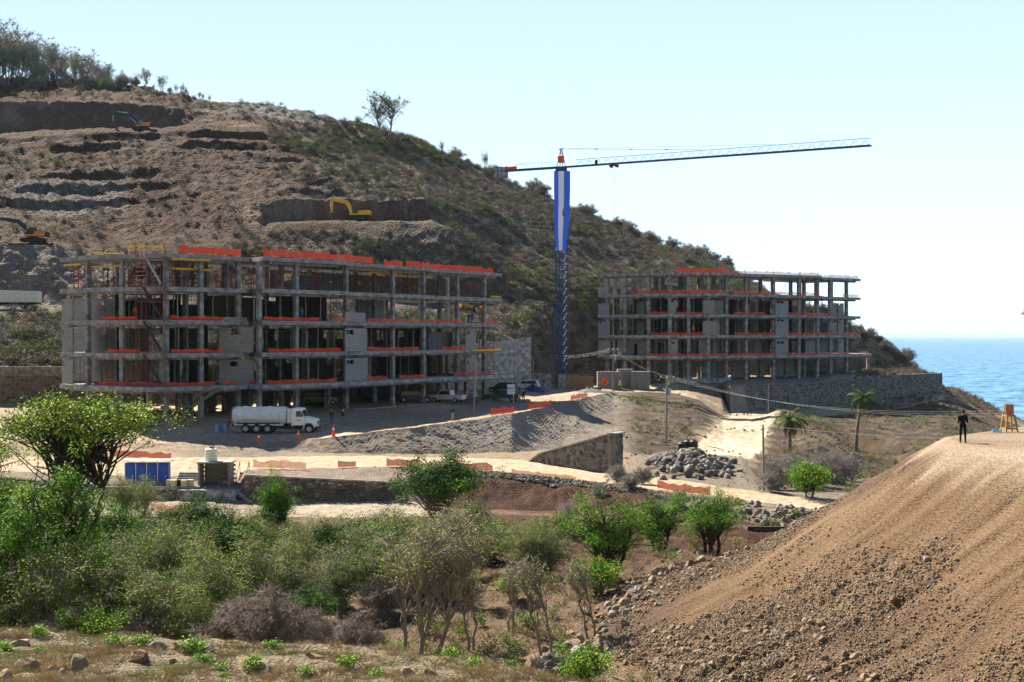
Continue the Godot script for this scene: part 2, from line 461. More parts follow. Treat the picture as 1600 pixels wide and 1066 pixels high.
# fall-line ruts of the graded bank
func ruts(x: float, d: float, u: float) -> float:
	if u < 480.0 or u > 960.0:
		return 0.0
	var k := x * 0.90 + d * 0.43
	return -(maxf(0.0, n2.get_noise_2d(k * 6.0, d * 0.03)) * 0.22 + n2.get_noise_2d(k * 14.0, d * 0.05) * 0.04) * smoothstep(480, 560, u)

func raw_height(x: float, d: float) -> float:
	var u := 800.0 + x / d * FL
	var p := line_at(0, u)
	for i in range(1, LINES.size()):
		var q := line_at(i, u)
		if d <= q.x:
			var t := clampf((d - p.x) / maxf(q.x - p.x, 1e-3), 0.0, 1.0)
			var y := lerpf(p.y, q.y, bench(i - 1, t, u, x, d)) + bump(x, d, i - 1, t)
			if i - 1 == 10:
				y += (spur(x, d) + ruts(x, d, u)) * smoothstep(0.0, 0.2, t) * (1.0 - smoothstep(0.85, 1.0, t))
			return y
		p = q
	return p.y

const PLATEAU := [Vector2(24.4, 81), Vector2(23.3, 75), Vector2(25.0, 69.5), Vector2(28.0, 60), Vector2(45, 48), Vector2(95, 46), Vector2(95, 100), Vector2(32, 90)]
func mound_dist(p: Vector2) -> float:
	var best := 1e9
	for i in PLATEAU.size():
		var q := Geometry2D.get_closest_point_to_segment(p, PLATEAU[i], PLATEAU[(i + 1) % PLATEAU.size()])
		best = minf(best, q.distance_to(p))
	return -best if Geometry2D.is_point_in_polygon(p, PackedVector2Array(PLATEAU)) else best

func mound_height(x: float, d: float) -> float:
	var r := mound_dist(Vector2(x, d))
	var y := 34.25 - 0.01 * clampf(r, -20.0, 0.0)
	if r > -0.5:
		y -= 0.64 * (sqrt(maxf(r + 0.5, 0.0) * maxf(r + 0.5, 0.0) + 0.06) - 0.25)
	var k := x * 0.28 - d * 0.96      # across the fall line
	if r > 0.0:
		var s := smoothstep(0.0, 2.5, r)
		y += s * (n2.get_noise_2d(k * 2.6, r * 0.5) * 0.15 + n1.get_noise_2d(x * 3.0, d * 3.0) * 0.45 + n4.get_noise_2d(x * 1.2, d * 1.2) * 0.16 * smoothstep(-0.1, 0.25, n1.get_noise_2d(x * 2.3 + 11.0, d * 2.3)) - 0.22 * maxf(0.0, n2.get_noise_2d(k * 4.0 + 70.0, r * 0.18) - 0.22))
		if r > 11.0:
			y += (r - 11.0) * 0.3
	else:
		y += n2.get_noise_2d(x, d) * 0.04
	return y

func ground(x: float, d: float) -> float:
	var y := raw_height(x, d)
	if x > -6.0 and x < 96.0 and d > 40.0 and d < 112.0:
		y = maxf(y, mound_height(x, d))
	return y

func on_ground(px: float, d: float, sink := 0.0) -> Vector3:
	var x := (px - 800.0) / FL * d
	return Vector3(x, ground(x, d) - sink, -d)

func mixc(a: Color, b: Color, t: float) -> Color:
	return a.lerp(b, clampf(t, 0.0, 1.0))

const SAND := Color(0.41, 0.325, 0.237)
const TERRACE := Color(0.30, 0.235, 0.17)
const GREYSOIL := Color(0.285, 0.245, 0.205)
const REDSOIL := Color(0.092, 0.047, 0.034)
const BROWN := Color(0.155, 0.108, 0.082)
const STRAW := Color(0.27, 0.22, 0.155)
const GREEN := Color(0.095, 0.12, 0.04)
const ROCKGREY := Color(0.20, 0.19, 0.185)
const RAVINE := Color(0.19, 0.135, 0.088)

func soil_color(strip: int, t: float, u: float, x: float, d: float, y: float) -> Color:
	var a := n1.get_noise_2d(x + 300.0, d)
	var b := n3.get_noise_2d(x, d + 500.0)
	var f := n2.get_noise_2d(x - 200.0, d)
	var c := GREYSOIL
	if strip <= 2:
		c = mixc(mixc(Color(0.27, 0.20, 0.13), STRAW, a * 2.0 + 0.4), GREEN, f * 2.5 - 0.55)
	elif strip <= 4:
		c = mixc(mixc(RAVINE, Color(0.36, 0.28, 0.19), a * 2.4 - 0.1 + smoothstep(700, 900, u) * 0.5), REDSOIL, smoothstep(85.0, 105.0, d) * smoothstep(640, 760, u) + f * 0.4)
	elif strip == 5:
		c = mixc(Color(0.33, 0.285, 0.23), REDSOIL, smoothstep(640, 690, u) + a)
	elif strip == 6:
		c = mixc(GREYSOIL, REDSOIL, smoothstep(640, 690, u) * (1.0 - smoothstep(1010, 1100, u)) + f * 0.3)
		if t > 0.88: c = mixc(c, ROCKGREY, 0.7)
	elif strip == 7:
		c = mixc(GREYSOIL, SAND, f + 0.3)
	elif strip == 8:
		c = mixc(SAND, Color(0.42, 0.29, 0.18), a * 1.5 + 0.2)
	elif strip == 9:
		c = mixc(mixc(SAND, GREYSOIL, a * 2.0 + 0.2), GREYSOIL, smoothstep(960, 1010, u))
	elif strip == 10:
		c = mixc(GREYSOIL, Color(0.36, 0.32, 0.28), a * 2.0 + 0.3)
		var r := smoothstep(940, 1010, u)
		c = mixc(c, mixc(Color(0.095, 0.074, 0.06), Color(0.18, 0.143, 0.112), f * 2.2 + 0.3), r)
		c = mixc(c, GREEN, r * (a * 3.5 - 0.75))
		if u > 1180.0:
			c = mixc(c, Color(0.13, 0.075, 0.055), a * 2.0 - 0.1 + 0.8 * exp(-pow((x - 44.5 - (226.0 - d) * 0.02) / 2.2, 2.0)))  # shaded flank of the spur painted as a dark brown band, over patchy soil
		c = mixc(c, Color(0.44, 0.36, 0.27), smoothstep(-16.0, 2.0, track_in(u, t) + f * 14.0))
		if u < 500.0: c = mixc(c, SAND, smoothstep(0.55, 0.9, t + f * 0.5) + smoothstep(420, 330, u))
	elif strip == 11 or strip == 12 or strip == 13:
		c = mixc(mixc(SAND, TERRACE, a * 2.0 + 0.35), GREYSOIL, f * 1.2)
		if strip == 11 and u > 1500.0: c = mixc(STRAW, BROWN, a * 2.0 + 0.3)
		if strip >= 12 and u > 1130.0: c = mixc(Color(0.26, 0.23, 0.20), BROWN, a * 2.0)
		if u > 1040.0 and u < 1137.0 and strip < 13: c = mixc(c, mixc(Color(0.20, 0.15, 0.115), Color(0.30, 0.24, 0.18), f * 2.0 + 0.3), smoothstep(1040.0, 1075.0, u + a * 40.0))
		if u > 1475.0: c = mixc(mixc(STRAW, BROWN, a * 2.0 + 0.4), GREEN, f * 2.0 - 0.5)
	elif strip == 14:
		c = mixc(BROWN, Color(0.28, 0.21, 0.16), f + 0.3)
	else:
		c = mixc(mixc(Color(0.135, 0.12, 0.102), Color(0.195, 0.172, 0.137), a * 1.8 + 0.35), Color(0.078, 0.058, 0.046), b * 2.0 - 0.1 + f * 0.5)
		# worked earth to the left, dry scrub to the right
		var worked := smoothstep(700.0, 380.0, u + b * 260.0 + a * 120.0) * smoothstep(246.0, 262.0, d)
		c = mixc(c, mixc(Color(0.10, 0.066, 0.051), Color(0.07, 0.034, 0.025), a * 3.0 + 0.55), worked * 0.9)
		c = mixc(c, Color(0.075, 0.088, 0.034), a * 2.4 + f * 0.8 - 0.95 + (0.45 if strip == 15 and u < 120.0 else 0.0))
		if (strip == 19 and u > 380 and u < 680) or (strip == 22 and u < 420.0):
			c = mixc(Color(0.16, 0.10, 0.077), Color(0.26, 0.195, 0.15), f * 1.6 + a * 2.0 + 0.25)
		if strip == 17 and u < 200.0:
			c = mixc(Color(0.26, 0.21, 0.18), Color(0.19, 0.11, 0.08), a * 2.5 + f)
		if (strip == 20 and u < 200 and u > 20 and t < 0.35): c = mixc(c, ROCKGREY, 0.8 * smoothstep(0.25, 0.0, absf(f)) + 0.3)
		if strip == 23 and u > 300 and u < 540: c = mixc(ROCKGREY, c, a * 2.0)
		if u > 1330.0: c = mixc(mixc(Color(0.30, 0.225, 0.15), Color(0.14, 0.115, 0.10), a * 2.6 + f * 0.8 + 0.1), GREEN, f * 1.6 - 0.7)
	var g := 1.0 + n4.get_noise_2d(x * 0.8, d * 0.8) * 0.25
	return Color(c.r * g, c.g * g, c.b * g)

func track_in(u: float, t: float) -> float:
	return minf(u - lerpf(1084, 1140, t) - n1.get_noise_2d(t * 60.0, 3.0) * 8.0, lerpf(1164, 1218, t) + n1.get_noise_2d(t * 60.0, 70.0) * 8.0 - u)

func on_track(u: float, t: float) -> bool:
	return u > lerpf(1084, 1140, t) + n1.get_noise_2d(t * 60.0, 3.0) * 8.0 and u < lerpf(1164, 1218, t) + n1.get_noise_2d(t * 60.0, 70.0) * 8.0

func build_terrain() -> void:
	var us := PackedFloat32Array()
	var q := -1500.0
	while q < 3100.0:
		us.push_back(q)
		q += 3.0 if q >= -60.0 and q < 1660.0 else (12.0 if q > -300 and q < 1900 else 60.0)
	us.push_back(3100.0)
	var nc := us.size()
	var ends := [[0, 3, "foreground_bank", "soil"], [3, 5, "ravine_floor", "soil"], [5, 6, "footpath", "road"], [6, 8, "road_cut_slope", "soil"], [8, 9, "dirt_road", "road"], [9, 11, "embankment", "soil"], [11, 14, "building_terrace", "road"], [14, 25, "hillside", "hill"]]
	var lines := []
	for c in nc:
		var l := []
		for i in LINES.size():
			l.push_back(line_at(i, us[c]))
		for i in range(1, LINES.size()):
			if l[i].x <= l[i - 1].x + 0.05:
				l[i].x = l[i - 1].x + 0.05
		lines.push_back(l)
	for e in ends:
		var ts := []
		for s in range(e[0], e[1]):
			for k in ROWS[s]:
				ts.push_back([s, float(k) / ROWS[s]])
		ts.push_back([e[1] - 1, 1.0])
		var nr := ts.size()
		var v := PackedVector3Array()
		var nn := PackedVector3Array()
		var cc := PackedColorArray()
		v.resize(nr * nc)
		nn.resize(nr * nc)
		cc.resize(nr * nc)
		for r in nr:
			var s: int = ts[r][0]
			var t: float = ts[r][1]
			for c in nc:
				var p: Vector2 = lines[c][s]
				var w: Vector2 = lines[c][s + 1]
				var d := lerpf(p.x, w.x, t)
				var x := (us[c] - 800.0) / FL * d
				var y := lerpf(p.y, w.y, bench(s, t, us[c], x, d)) + bump(x, d, s, t)
				if s == 10:
					y += (spur(x, d) + ruts(x, d, us[c])) * smoothstep(0.0, 0.2, t) * (1.0 - smoothstep(0.85, 1.0, t))
				v[r * nc + c] = Vector3(x, y, -d)
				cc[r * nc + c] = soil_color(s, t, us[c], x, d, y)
		for r in nr:
			for c in nc:
				var a := v[r * nc + mini(c + 1, nc - 1)] - v[r * nc + maxi(c - 1, 0)]
				var b := v[mini(r + 1, nr - 1) * nc + c] - v[maxi(r - 1, 0) * nc + c]
				nn[r * nc + c] = a.cross(b).normalized()
		var ix := PackedInt32Array()
		var ix2 := PackedInt32Array()
		for r in nr - 1:
			for c in nc - 1:
				var i := r * nc + c
				var to_track: bool = ts[r][0] == 10 and on_track(us[c], ts[r][1])
				var dst := ix2 if to_track else ix
				dst.append_array(PackedInt32Array([i, i + nc, i + 1, i + 1, i + nc, i + nc + 1]))
				if to_track: ix2 = dst
				else: ix = dst
		surface(e[2], v, nn, cc, ix, M[e[3]])
		if ix2.size():
			var c2 := cc.duplicate()
			for i in c2.size():
				c2[i] = mixc(Color(0.44, 0.36, 0.27), Color(0.54, 0.45, 0.35), n1.get_noise_2d(v[i].x * 2.0, v[i].z * 0.5) * 2.0 + 0.4)
			surface("dirt_track", v, nn, c2, ix2, M.road)
	# sea
	var sea := MeshInstance3D.new()
	sea.name = "sea"
	var pl := PlaneMesh.new()
	pl.size = Vector2(120000, 120000)
	sea.mesh = pl
	sea.material_override = M.sea
	add_child(sea)
	sea.position = Vector3(0, 0, -30000)
	sea.set_meta("kind", "structure")
	# unseen rise added behind the viewpoint to hide low bright sky from the facades
	var rv := PackedVector3Array()
	var rn := PackedVector3Array()
	var rc := PackedColorArray()
	var rx := PackedInt32Array()
	for j in 57:
		for i in 121:
			var x := -360.0 + i * 6.0
			var z := 0.0 + j * 4.0
			var h := 38.0 + (0.46 * z + 0.0006 * z * z) * (1.0 - smoothstep(140.0, 330.0, x)) - smoothstep(180.0, 360.0, x) * 38.0
			rv.push_back(Vector3(x, h + n1.get_noise_2d(x, z) * minf(z * 0.1, 3.0), z - 3.0))
			rn.push_back(Vector3(0, 0.9, -0.42))
			rc.push_back(mixc(Color(0.10, 0.10, 0.055), Color(0.17, 0.14, 0.10), n1.get_noise_2d(x * 0.6, z * 0.6) * 2.0 + 0.4))
			if i < 120 and j < 56:
				var k := j * 121 + i
				rx.append_array(PackedInt32Array([k, k + 1, k + 121, k + 1, k + 122, k + 121]))
	surface("added_rear_rise", rv, rn, rc, rx, M.hill)
	# the fill mound
	var st := 0.17
	var x0 := -2.0
	var d0 := 42.0
	var w2 := int(46.0 / st)
	var h2 := int(62.0 / st)
	var mv := PackedVector3Array()
	var mn := PackedVector3Array()
	var mc := PackedColorArray()
	for j in h2 + 1:
		for i in w2 + 1:
			var x := x0 + i * st
			var d := d0 + j * st
			mv.push_back(Vector3(x, mound_height(x, d), -d))
			mn.push_back(Vector3.UP)
			mc.push_back(mound_color(x, d))
	var mi := PackedInt32Array()
	for j in h2 + 1:
		for i in w2 + 1:
			var a := mv[j * (w2 + 1) + mini(i + 1, w2)] - mv[j * (w2 + 1) + maxi(i - 1, 0)]
			var b := mv[mini(j + 1, h2) * (w2 + 1) + i] - mv[maxi(j - 1, 0) * (w2 + 1) + i]
			mn[j * (w2 + 1) + i] = a.cross(b).normalized()
			if i < w2 and j < h2:
				var k := j * (w2 + 1) + i
				mi.append_array(PackedInt32Array([k, k + w2 + 1, k + 1, k + 1, k + w2 + 1, k + w2 + 2]))
	surface("earth_mound", mv, mn, mc, mi, M.mound)

func mound_color(x: float, d: float) -> Color:
	var r := mound_dist(Vector2(x, d))
	var k := x * 0.28 - d * 0.96
	var s := n2.get_noise_2d(k * 2.0, r * 0.25 + 60.0)
	var a := n1.get_noise_2d(x * 2.0 + 40.0, d * 2.0)
	if r < 0.3:
		return mixc(Color(0.42, 0.345, 0.27), Color(0.36, 0.27, 0.19), a * 2.0 + s)
	var c := mixc(Color(0.19, 0.124, 0.077), Color(0.24, 0.166, 0.104), s * 1.5 + 0.15)
	c = mixc(c, Color(0.145, 0.098, 0.068), a * 2.6 + r * 0.02)
	return mixc(Color(0.37, 0.295, 0.22), c, smoothstep(0.3, 3.0, r + s * 2.5))

func surface(called: String, v: PackedVector3Array, nn: PackedVector3Array, cc: PackedColorArray, ix: PackedInt32Array, m: Material) -> void:
	var a := []
	a.resize(Mesh.ARRAY_MAX)
	a[Mesh.ARRAY_VERTEX] = v
	a[Mesh.ARRAY_NORMAL] = nn
	a[Mesh.ARRAY_COLOR] = cc
	a[Mesh.ARRAY_INDEX] = ix
	var am := ArrayMesh.new()
	am.add_surface_from_arrays(Mesh.PRIMITIVE_TRIANGLES, a)
	var o := obj(called, am, m)
	o.set_meta("kind", "structure")


# ------------------------------------------------------------------ concrete frames
# plan points: x to the right, y away from the viewpoint
func plan(list: Array) -> PackedVector2Array:
	var o := PackedVector2Array()
	for p in list:
		o.push_back(Vector2((p[0] - 800.0) / FL * p[1], p[1]))
	return o

# where the sight line of bearing px meets the front, moved back by inset; returns [point, unit along the front]
func front_at(front: PackedVector2Array, px: float, inset: float) -> Array:
	var dir := Vector2((px - 800.0) / FL, 1.0)
	for k in front.size() - 1:
		var a := front[k]
		var b := front[k + 1]
		var last := k == front.size() - 2
		var pa := a.x / a.y * FL + 800.0
		var pb := b.x / b.y * FL + 800.0
		if pb - pa < 25.0 and not last:
			continue
		if px <= pb or last:
			var e := (b - a).normalized()
			var q = Geometry2D.line_intersects_line(Vector2.ZERO, dir, a, e)
			var nrm := Vector2(-e.y, e.x)
			if nrm.y < 0: nrm = -nrm
			nrm = (nrm + Vector2(0, 0.8)).normalized()
			return [(q as Vector2) + nrm * inset, e]
	return [front[0], Vector2.RIGHT]

func back_line(front: PackedVector2Array, depth: float) -> PackedVector2Array:
	var o := PackedVector2Array()
	for k in front.size():
		var e := (front[mini(k + 1, front.size() - 1)] - front[maxi(k - 1, 0)]).normalized()
		var nrm := Vector2(-e.y, e.x)
		if nrm.y < 0: nrm = -nrm
		o.push_back(front[k] + nrm * depth)
	return o

func v3(p: Vector2, y: float) -> Vector3:
	return Vector3(p.x, y, -p.y)

func slab_mesh(front: PackedVector2Array, depth: float, top: float, thick: float) -> MB:
	var mb := MB.new()
	var poly := PackedVector2Array()
	var back := back_line(front, depth)
	for p in front: poly.push_back(Vector2(p.x, -p.y))
	for k in range(back.size() - 1, -1, -1): poly.push_back(Vector2(back[k].x, -back[k].y))
	mb.prism(poly, thick, Vector3(0, top - thick * 0.5, 0), Basis(Vector3.RIGHT, Vector3.BACK, Vector3.UP))
	# down-stand edge beams a little behind the edge
	for k in front.size() - 1:
		if front[k].distance_to(front[k + 1]) > 3.0:
			var e := (front[k + 1] - front[k]).normalized()
			var nrm := Vector2(-e.y, e.x)
			if nrm.y < 0: nrm = -nrm
			mb.beam(v3(front[k] + nrm * 1.2 + e * 0.3, top - thick - 0.14), v3(front[k + 1] + nrm * 1.2 - e * 0.3, top - thick - 0.14), 0.3, 0.3)
	return mb

func block_wall(parent: Node3D, a: Vector2, b: Vector2, y0: float, h: float, openings := []) -> void:
	# openings: [from, to, bottom, top] in metres along the wall
	var mb := MB.new()
	var e := (b - a).normalized()
	var len_ := a.distance_to(b)
	var bs := Basis(Vector3(e.x, 0, -e.y), Vector3.UP, Vector3(e.x, 0, -e.y).cross(Vector3.UP))
	var bw := 0.4
	var bh := 0.2
	var nr := int(h / bh)
	var tone := rng.randf_range(0.9, 1.1)
	for r in nr:
		var x := -bw * 0.5 if r % 2 else 0.0
		while x < len_ - 0.02:
			var xa := maxf(x, 0.0)
			var xb := minf(x + bw, len_)
			x += bw
			if xb - xa < 0.06: continue
			var skip := false
			for o in openings:
				if (xa + xb) * 0.5 > o[0] and (xa + xb) * 0.5 < o[1] and (r + 0.5) * bh > o[2] and (r + 0.5) * bh < o[3]: skip = true
			if skip: continue
			var g := rng.randf_range(0.85, 1.1) * tone
			mb.col = Color(0.36 * g, 0.345 * g, 0.33 * g)
			var ct := v3(a + e * ((xa + xb) * 0.5), y0 + (r + 0.5) * bh)
			mb.box(ct, Vector3(xb - xa - 0.02, bh - 0.02, 0.17), bs)
			mb.col = Color(0.28, 0.27, 0.255)
			mb.box(ct, Vector3(xb - xa + 0.004, bh + 0.004, 0.13), bs)
	obj("block_wall", mb, M.block, parent).set_meta("kind", "stuff")

func shade_partition(parent: Node3D, a: Vector2, b: Vector2, y0: float, h: float) -> void:  # cross wall seen edge-on, added to keep light out of the bays
	var mb := MB.new()
	mb.beam(v3(a, y0 + h * 0.5), v3(b, y0 + h * 0.5), 0.15, h)
	obj("shade_partition_wall", mb, M.shade_partition, parent)

func net_strip(pts: Array, y_off: float, h: float, m: Material, label: String, group: String) -> void:
	# pts: Vector3 along the foot of the net
	var t := thing("safety_net", pts[0], 0.0, label, "safety net", group)
	var mb := MB.new()
	var posts := MB.new()
	var lenm := 0.0
	var prev: Vector3
	var p0: Vector3 = pts[0]
	var q := []
	for k in pts.size() - 1:
		var a: Vector3 = pts[k]
		var b: Vector3 = pts[k + 1]
		var nseg := maxi(2, int(a.distance_to(b) / 0.5))
		for i in nseg:
			q.push_back(a.lerp(b, float(i) / nseg))
	q.push_back(pts[pts.size() - 1])
	var sd := rng.randf() * 100.0
	var lows := []
	var highs := []
	for i in q.size():
		var p: Vector3 = q[i] - p0
		var w := n2.get_noise_2d(i * 1.7 + sd, 0.0)
		var post := i % 5 == 0
		var top := h * (1.0 if post else 0.82 + w * 0.34)
		var out := Vector3(0, 0, 0.0 if post else w * 0.2)
		lows.push_back(p + Vector3(0, y_off + (0.0 if post else maxf(0.0, w) * 0.1), 0) + out)
		highs.push_back(p + Vector3(0, y_off + top, 0) - out * 0.5)
		if post:
			posts.tube(p + Vector3(0, -0.02, -0.03), p + Vector3(0, y_off + h + 0.08, -0.03), 0.018, 0.018, 5)
	for i in q.size() - 1:
		mb.quad(lows[i], lows[i + 1], highs[i + 1], highs[i])
	obj("netting", mb, m, t)
	obj("post", posts, M.rod, t).set_meta("kind", "stuff")

func net_on(front: PackedVector2Array, x0: float, x1: float, y: float, inset: float, h: float, m: Material, label: String, group: String) -> void:
	var pts := []
	var n := maxi(2, int((x1 - x0) / 14.0))
	for i in n + 1:
		var f := front_at(front, lerpf(x0, x1, float(i) / n), inset)
		pts.push_back(v3(f[0], y))
	net_strip(pts, 0.06, h, m, label, group)

func frame_building(called: String, label: String, fronts: Array, levels: Array, gnd: float, cols: Array, depth: float, cs: float, insets: Array) -> Node3D:
	var t := thing(called, Vector3.ZERO, 0.0, label, "building")
	for k in levels.size():
		obj("floor_slab" if k < levels.size() - 1 else "roof_slab", slab_mesh(fronts[k], depth, levels[k], 0.52), M.concrete, t)
	for k in levels.size():
		var y1: float = levels[k] - 0.52
		var y0: float = levels[k - 1] if k > 0 else gnd
		var f: PackedVector2Array = fronts[maxi(k, 1)]
		for r in insets.size():
			for ci in cols.size():
				if r > 0 and ci % 2 == 1 and r == 1 and k > 0: continue
				var q := front_at(f, cols[ci], insets[r])
				var p: Vector2 = q[0]
				var e: Vector2 = q[1]
				var bs := Basis(Vector3(e.x, 0, -e.y), Vector3.UP, Vector3(e.x, 0, -e.y).cross(Vector3.UP))
				var yb := y0
				if k == 0:
					yb = minf(gnd, ground(p.x, p.y)) - 0.3
				var mb := MB.new()
				mb.cbox(Vector3.ZERO, Vector3(cs, y1 - yb, cs), 0.03, bs)
				var o := obj("column", mb, M.concrete2, t)
				o.position = v3(p, (y1 + yb) * 0.5)
	return t

func scaffold_tower(at: Vector3, turn: float, w: float, l: float, h: float, m: Material, label: String, group: String, lifts := 1.0, deck := false) -> Node3D:
	var t := thing("scaffold_frame", at, turn, label, "scaffold", group)
	for s in [-1, 1]:
		var mb := MB.new()
		mb.tube(Vector3(-w / 2, 0, s * l / 2), Vector3(-w / 2, h, s * l / 2), 0.028, 0.028, 5)
		mb.tube(Vector3(w / 2, 0, s * l / 2), Vector3(w / 2, h, s * l / 2), 0.028, 0.028, 5)
		var y := 0.35
		while y < h:
			mb.tube(Vector3(-w / 2, y, s * l / 2), Vector3(w / 2, y, s * l / 2), 0.02, 0.02, 5)
			y += 0.5 * lifts
		obj("ladder_frame", mb, m, t)
	for s in [-1, 1]:
		var mb := MB.new()
		var y := 0.3
		while y + 1.2 < h:
			mb.tube(Vector3(s * w / 2, y, -l / 2), Vector3(s * w / 2, y + 1.2, l / 2), 0.014, 0.014, 4)
			mb.tube(Vector3(s * w / 2, y + 1.2, -l / 2), Vector3(s * w / 2, y, l / 2), 0.014, 0.014, 4)
			y += 1.6
		obj("cross_brace", mb, m, t)
	if deck:
		var mb := MB.new()
		mb.box(Vector3(0, h - 0.05, 0), Vector3(w + 0.3, 0.05, l + 0.2))
		obj("deck", mb, M.timber, t)
	return t

func formwork_beam(a: Vector3, b: Vector3, label: String, group: String) -> void:
	var t := thing("formwork_beam", a, 0.0, label, "formwork beam", group)
	var d := b - a
	var mb := MB.new()
	mb.beam(Vector3(0, 0.09, 0), d + Vector3(0, 0.09, 0), 0.14, 0.04)
	mb.beam(Vector3(0, -0.09, 0), d + Vector3(0, -0.09, 0), 0.14, 0.04)
	obj("flange", mb, M.yellow, t)
	mb = MB.new()
	mb.beam(Vector3.ZERO, d, 0.05, 0.14)
	obj("web", mb, M.yellow, t)

var FA: PackedVector2Array
var FB: PackedVector2Array
const LA := [34.0, 37.9, 41.8, 45.7, 49.6]
const LB := [36.2, 40.05, 43.9, 47.75, 51.6]
const COLSA := [128, 184, 253, 317, 376, 409, 467, 546, 619, 667, 720, 762]
const COLSB := [947, 975, 1012, 1045, 1077, 1108, 1138, 1169, 1212, 1252, 1281, 1301, 1327]

func build_a() -> void:
	FA = plan([[93, 176], [160, 169], [262, 166], [330, 170.5], [388, 175], [392, 176.5], [410, 173], [541, 184], [543, 186.5], [673, 202.5], [676, 205], [785, 220]])
	var f1 := plan([[93, 175], [165, 168], [221, 163.5], [340, 168], [388, 173], [410, 171.5], [541, 182], [673, 200], [710, 204], [802, 219]])
	var t := frame_building("concrete_frame_building", "grey five-storey concrete frame block behind the white tanker truck", [f1, FA, FA, FA, FA], LA, 30.0, COLSA, 14.5, 0.55, [1.1, 6.6, 12.6])
	var h := 3.0
	# [level, px from, px to, inset, height, openings]
	for w in [
		[0, 93, 110, 0.5, h, [[0.1, 0.6, 2.3, 2.8]]], [0, 158, 171, 4.0, h, []], [0, 240, 265, 1.6, h, [[1.2, 1.5, 1, 2]]], [0, 350, 405, 2.0, h, [[1.4, 2.3, 2.3, 2.8]]], [0, 489, 500, 4.0, h, []], [0, 541, 576, 0.5, h, [[0.2, 1.1, 2.2, 2.8], [1.4, 2.5, 2.2, 2.8]]], [0, 589, 600, 4.0, h, []], [0, 730, 746, 0.6, 2.6, [[0.3, 1.0, 1.7, 2.3]]],
		[1, 93, 110, 0.5, h, [[0.1, 0.6, 2.3, 2.8]]], [1, 158, 171, 4.0, h, []], [1, 240, 266, 1.6, 2.4, []], [1, 350, 404, 2.0, h, [[1.5, 2.5, 2.2, 3.0]]], [1, 489, 498, 4.0, 2.8, []], [1, 541, 575, 0.5, h, [[0.2, 1.1, 2.2, 2.8], [1.4, 2.5, 2.2, 2.8]]], [1, 528, 541, 4.0, 2.8, []], [1, 589, 597, 4.0, 2.8, []], [1, 690, 726, 4.0, 2.6, []], [1, 730, 746, 0.6, 3.0, [[0.3, 1.2, 2.3, 2.8]]],
		[2, 93, 110, 0.5, 2.8, [[0.1, 0.6, 2.3, 2.8]]], [2, 157, 170, 4.0, 2.8, []], [2, 350, 387, 0.6, 0.6, []], [2, 541, 573, 0.5, 1.4, []],
		# party and rear walls deep inside
		
		
		[2, 112, 235, 8.0, 2.8, []], [2, 262, 345, 8.0, 2.0, [[2, 3, 1.4, 2.0]]], [2, 345, 405, 8.0, 3.2, []], [2, 405, 440, 8.0, 3.0, [[1.0, 2.2, 0.9, 2.6]]], [2, 460, 545, 7.0, 3.4, []], [2, 600, 640, 8.0, 3.3, []],
		[3, 460, 545, 9.0, 2.9, [[1.5, 4.5, 1.4, 2.4]]], [3, 550, 660, 10.0, 2.9, [[2.0, 2.6, 1.6, 1.9], [8.0, 9.6, 1.3, 2.0], [11.0, 12.0, 1.3, 2.0]]],
	]:
		var a := front_at(FA, w[1], w[3])
		var b := front_at(FA, w[2], w[3])
		block_wall(t, a[0], b[0], LA[w[0]], w[4], w[5])
	for c in range(250, 700, 40):
		var pa: Vector2 = front_at(FA, c, 5.0)[0]
		shade_partition(t, pa, pa + pa.normalized() * 9.0, 29.8, 3.66)
	for w in [[410, 470, 9.0], [480, 560, 10.0], [600, 700, 11.0], [345, 405, 9.0]]:
		block_wall(t, front_at(FA, w[0], w[2])[0], front_at(FA, w[1], w[2])[0], 30.0, 3.5, [[2.0, 3.2, 0, 2.4]])
	for k in 3:
		for c in range(114, 776, 21):  # close-set added walls that darken the depth of each floor
			if k == 2 and c > 560: continue
			var pa: Vector2 = front_at(FA, c, rng.randf_range(2.4, 4.2))[0]
			shade_partition(t, pa, pa + pa.normalized() * (9.0 if c < 400 else 13.5), LA[k], 3.36)
		for w in [[110, 180], [182, 300], [302, 400], [405, 470], [472, 545], [550, 640], [642, 740]]:
			if k == 2 and (w[0] == 302 or w[0] > 545): continue
			var gaps := []
			for g2 in 3:
				var gx := rng.randf_range(1.0, 9.0)
				gaps.push_back([gx, gx + rng.randf_range(0.6, 1.6), rng.randf_range(0.9, 2.3), 2.9])
			block_wall(t, front_at(FA, w[0], 13.6)[0], front_at(FA, w[1], 13.6)[0], LA[k], rng.randf_range(2.9, 3.3), gaps)  # back row added to stop light coming through from behind
	for k in 3:
		var lw := plan([[97, 188.5], [232, 182.5]])
		block_wall(t, lw[0], lw[1], LA[k], 3.1, [[1.2, 2.2, 1.0, 2.6], [6.5, 7.3, 2.3, 3.1]])
	# low parapet in front of the ground floor
	var mb := MB.new()
	for k in 6:
		var p := front_at(FA, 548 + k * 24, -0.5)
		var q := front_at(FA, 572 + k * 24, -0.5)
		mb.beam(v3(p[0], 29.75), v3(q[0], 29.75), 0.3, 1.1)
	obj("plinth", mb, M.concrete2, t)
	var g := "orange safety nets on the block behind the tanker"
	for s in [[287, 385], [420, 594], [612, 641], [646, 672], [672, 782]]:
		net_on(FA, s[0], s[1], LA[4] + (0.2 if s[0] < 600 else 0.0), 2.2, 0.95, M.net, "bright orange safety net along the roof edge of the block behind the tanker", g)
	var names := ["first", "second", "third"]
	var lv := [[[152, 335], [350, 402], [419, 528], [576, 607], [625, 667], [710, 775]], [[166, 217], [268, 349], [420, 535], [575, 656], [692, 729], [747, 783]], [[157, 212], [267, 349], [413, 500], [520, 540], [575, 675], [676, 722], [757, 783]]]
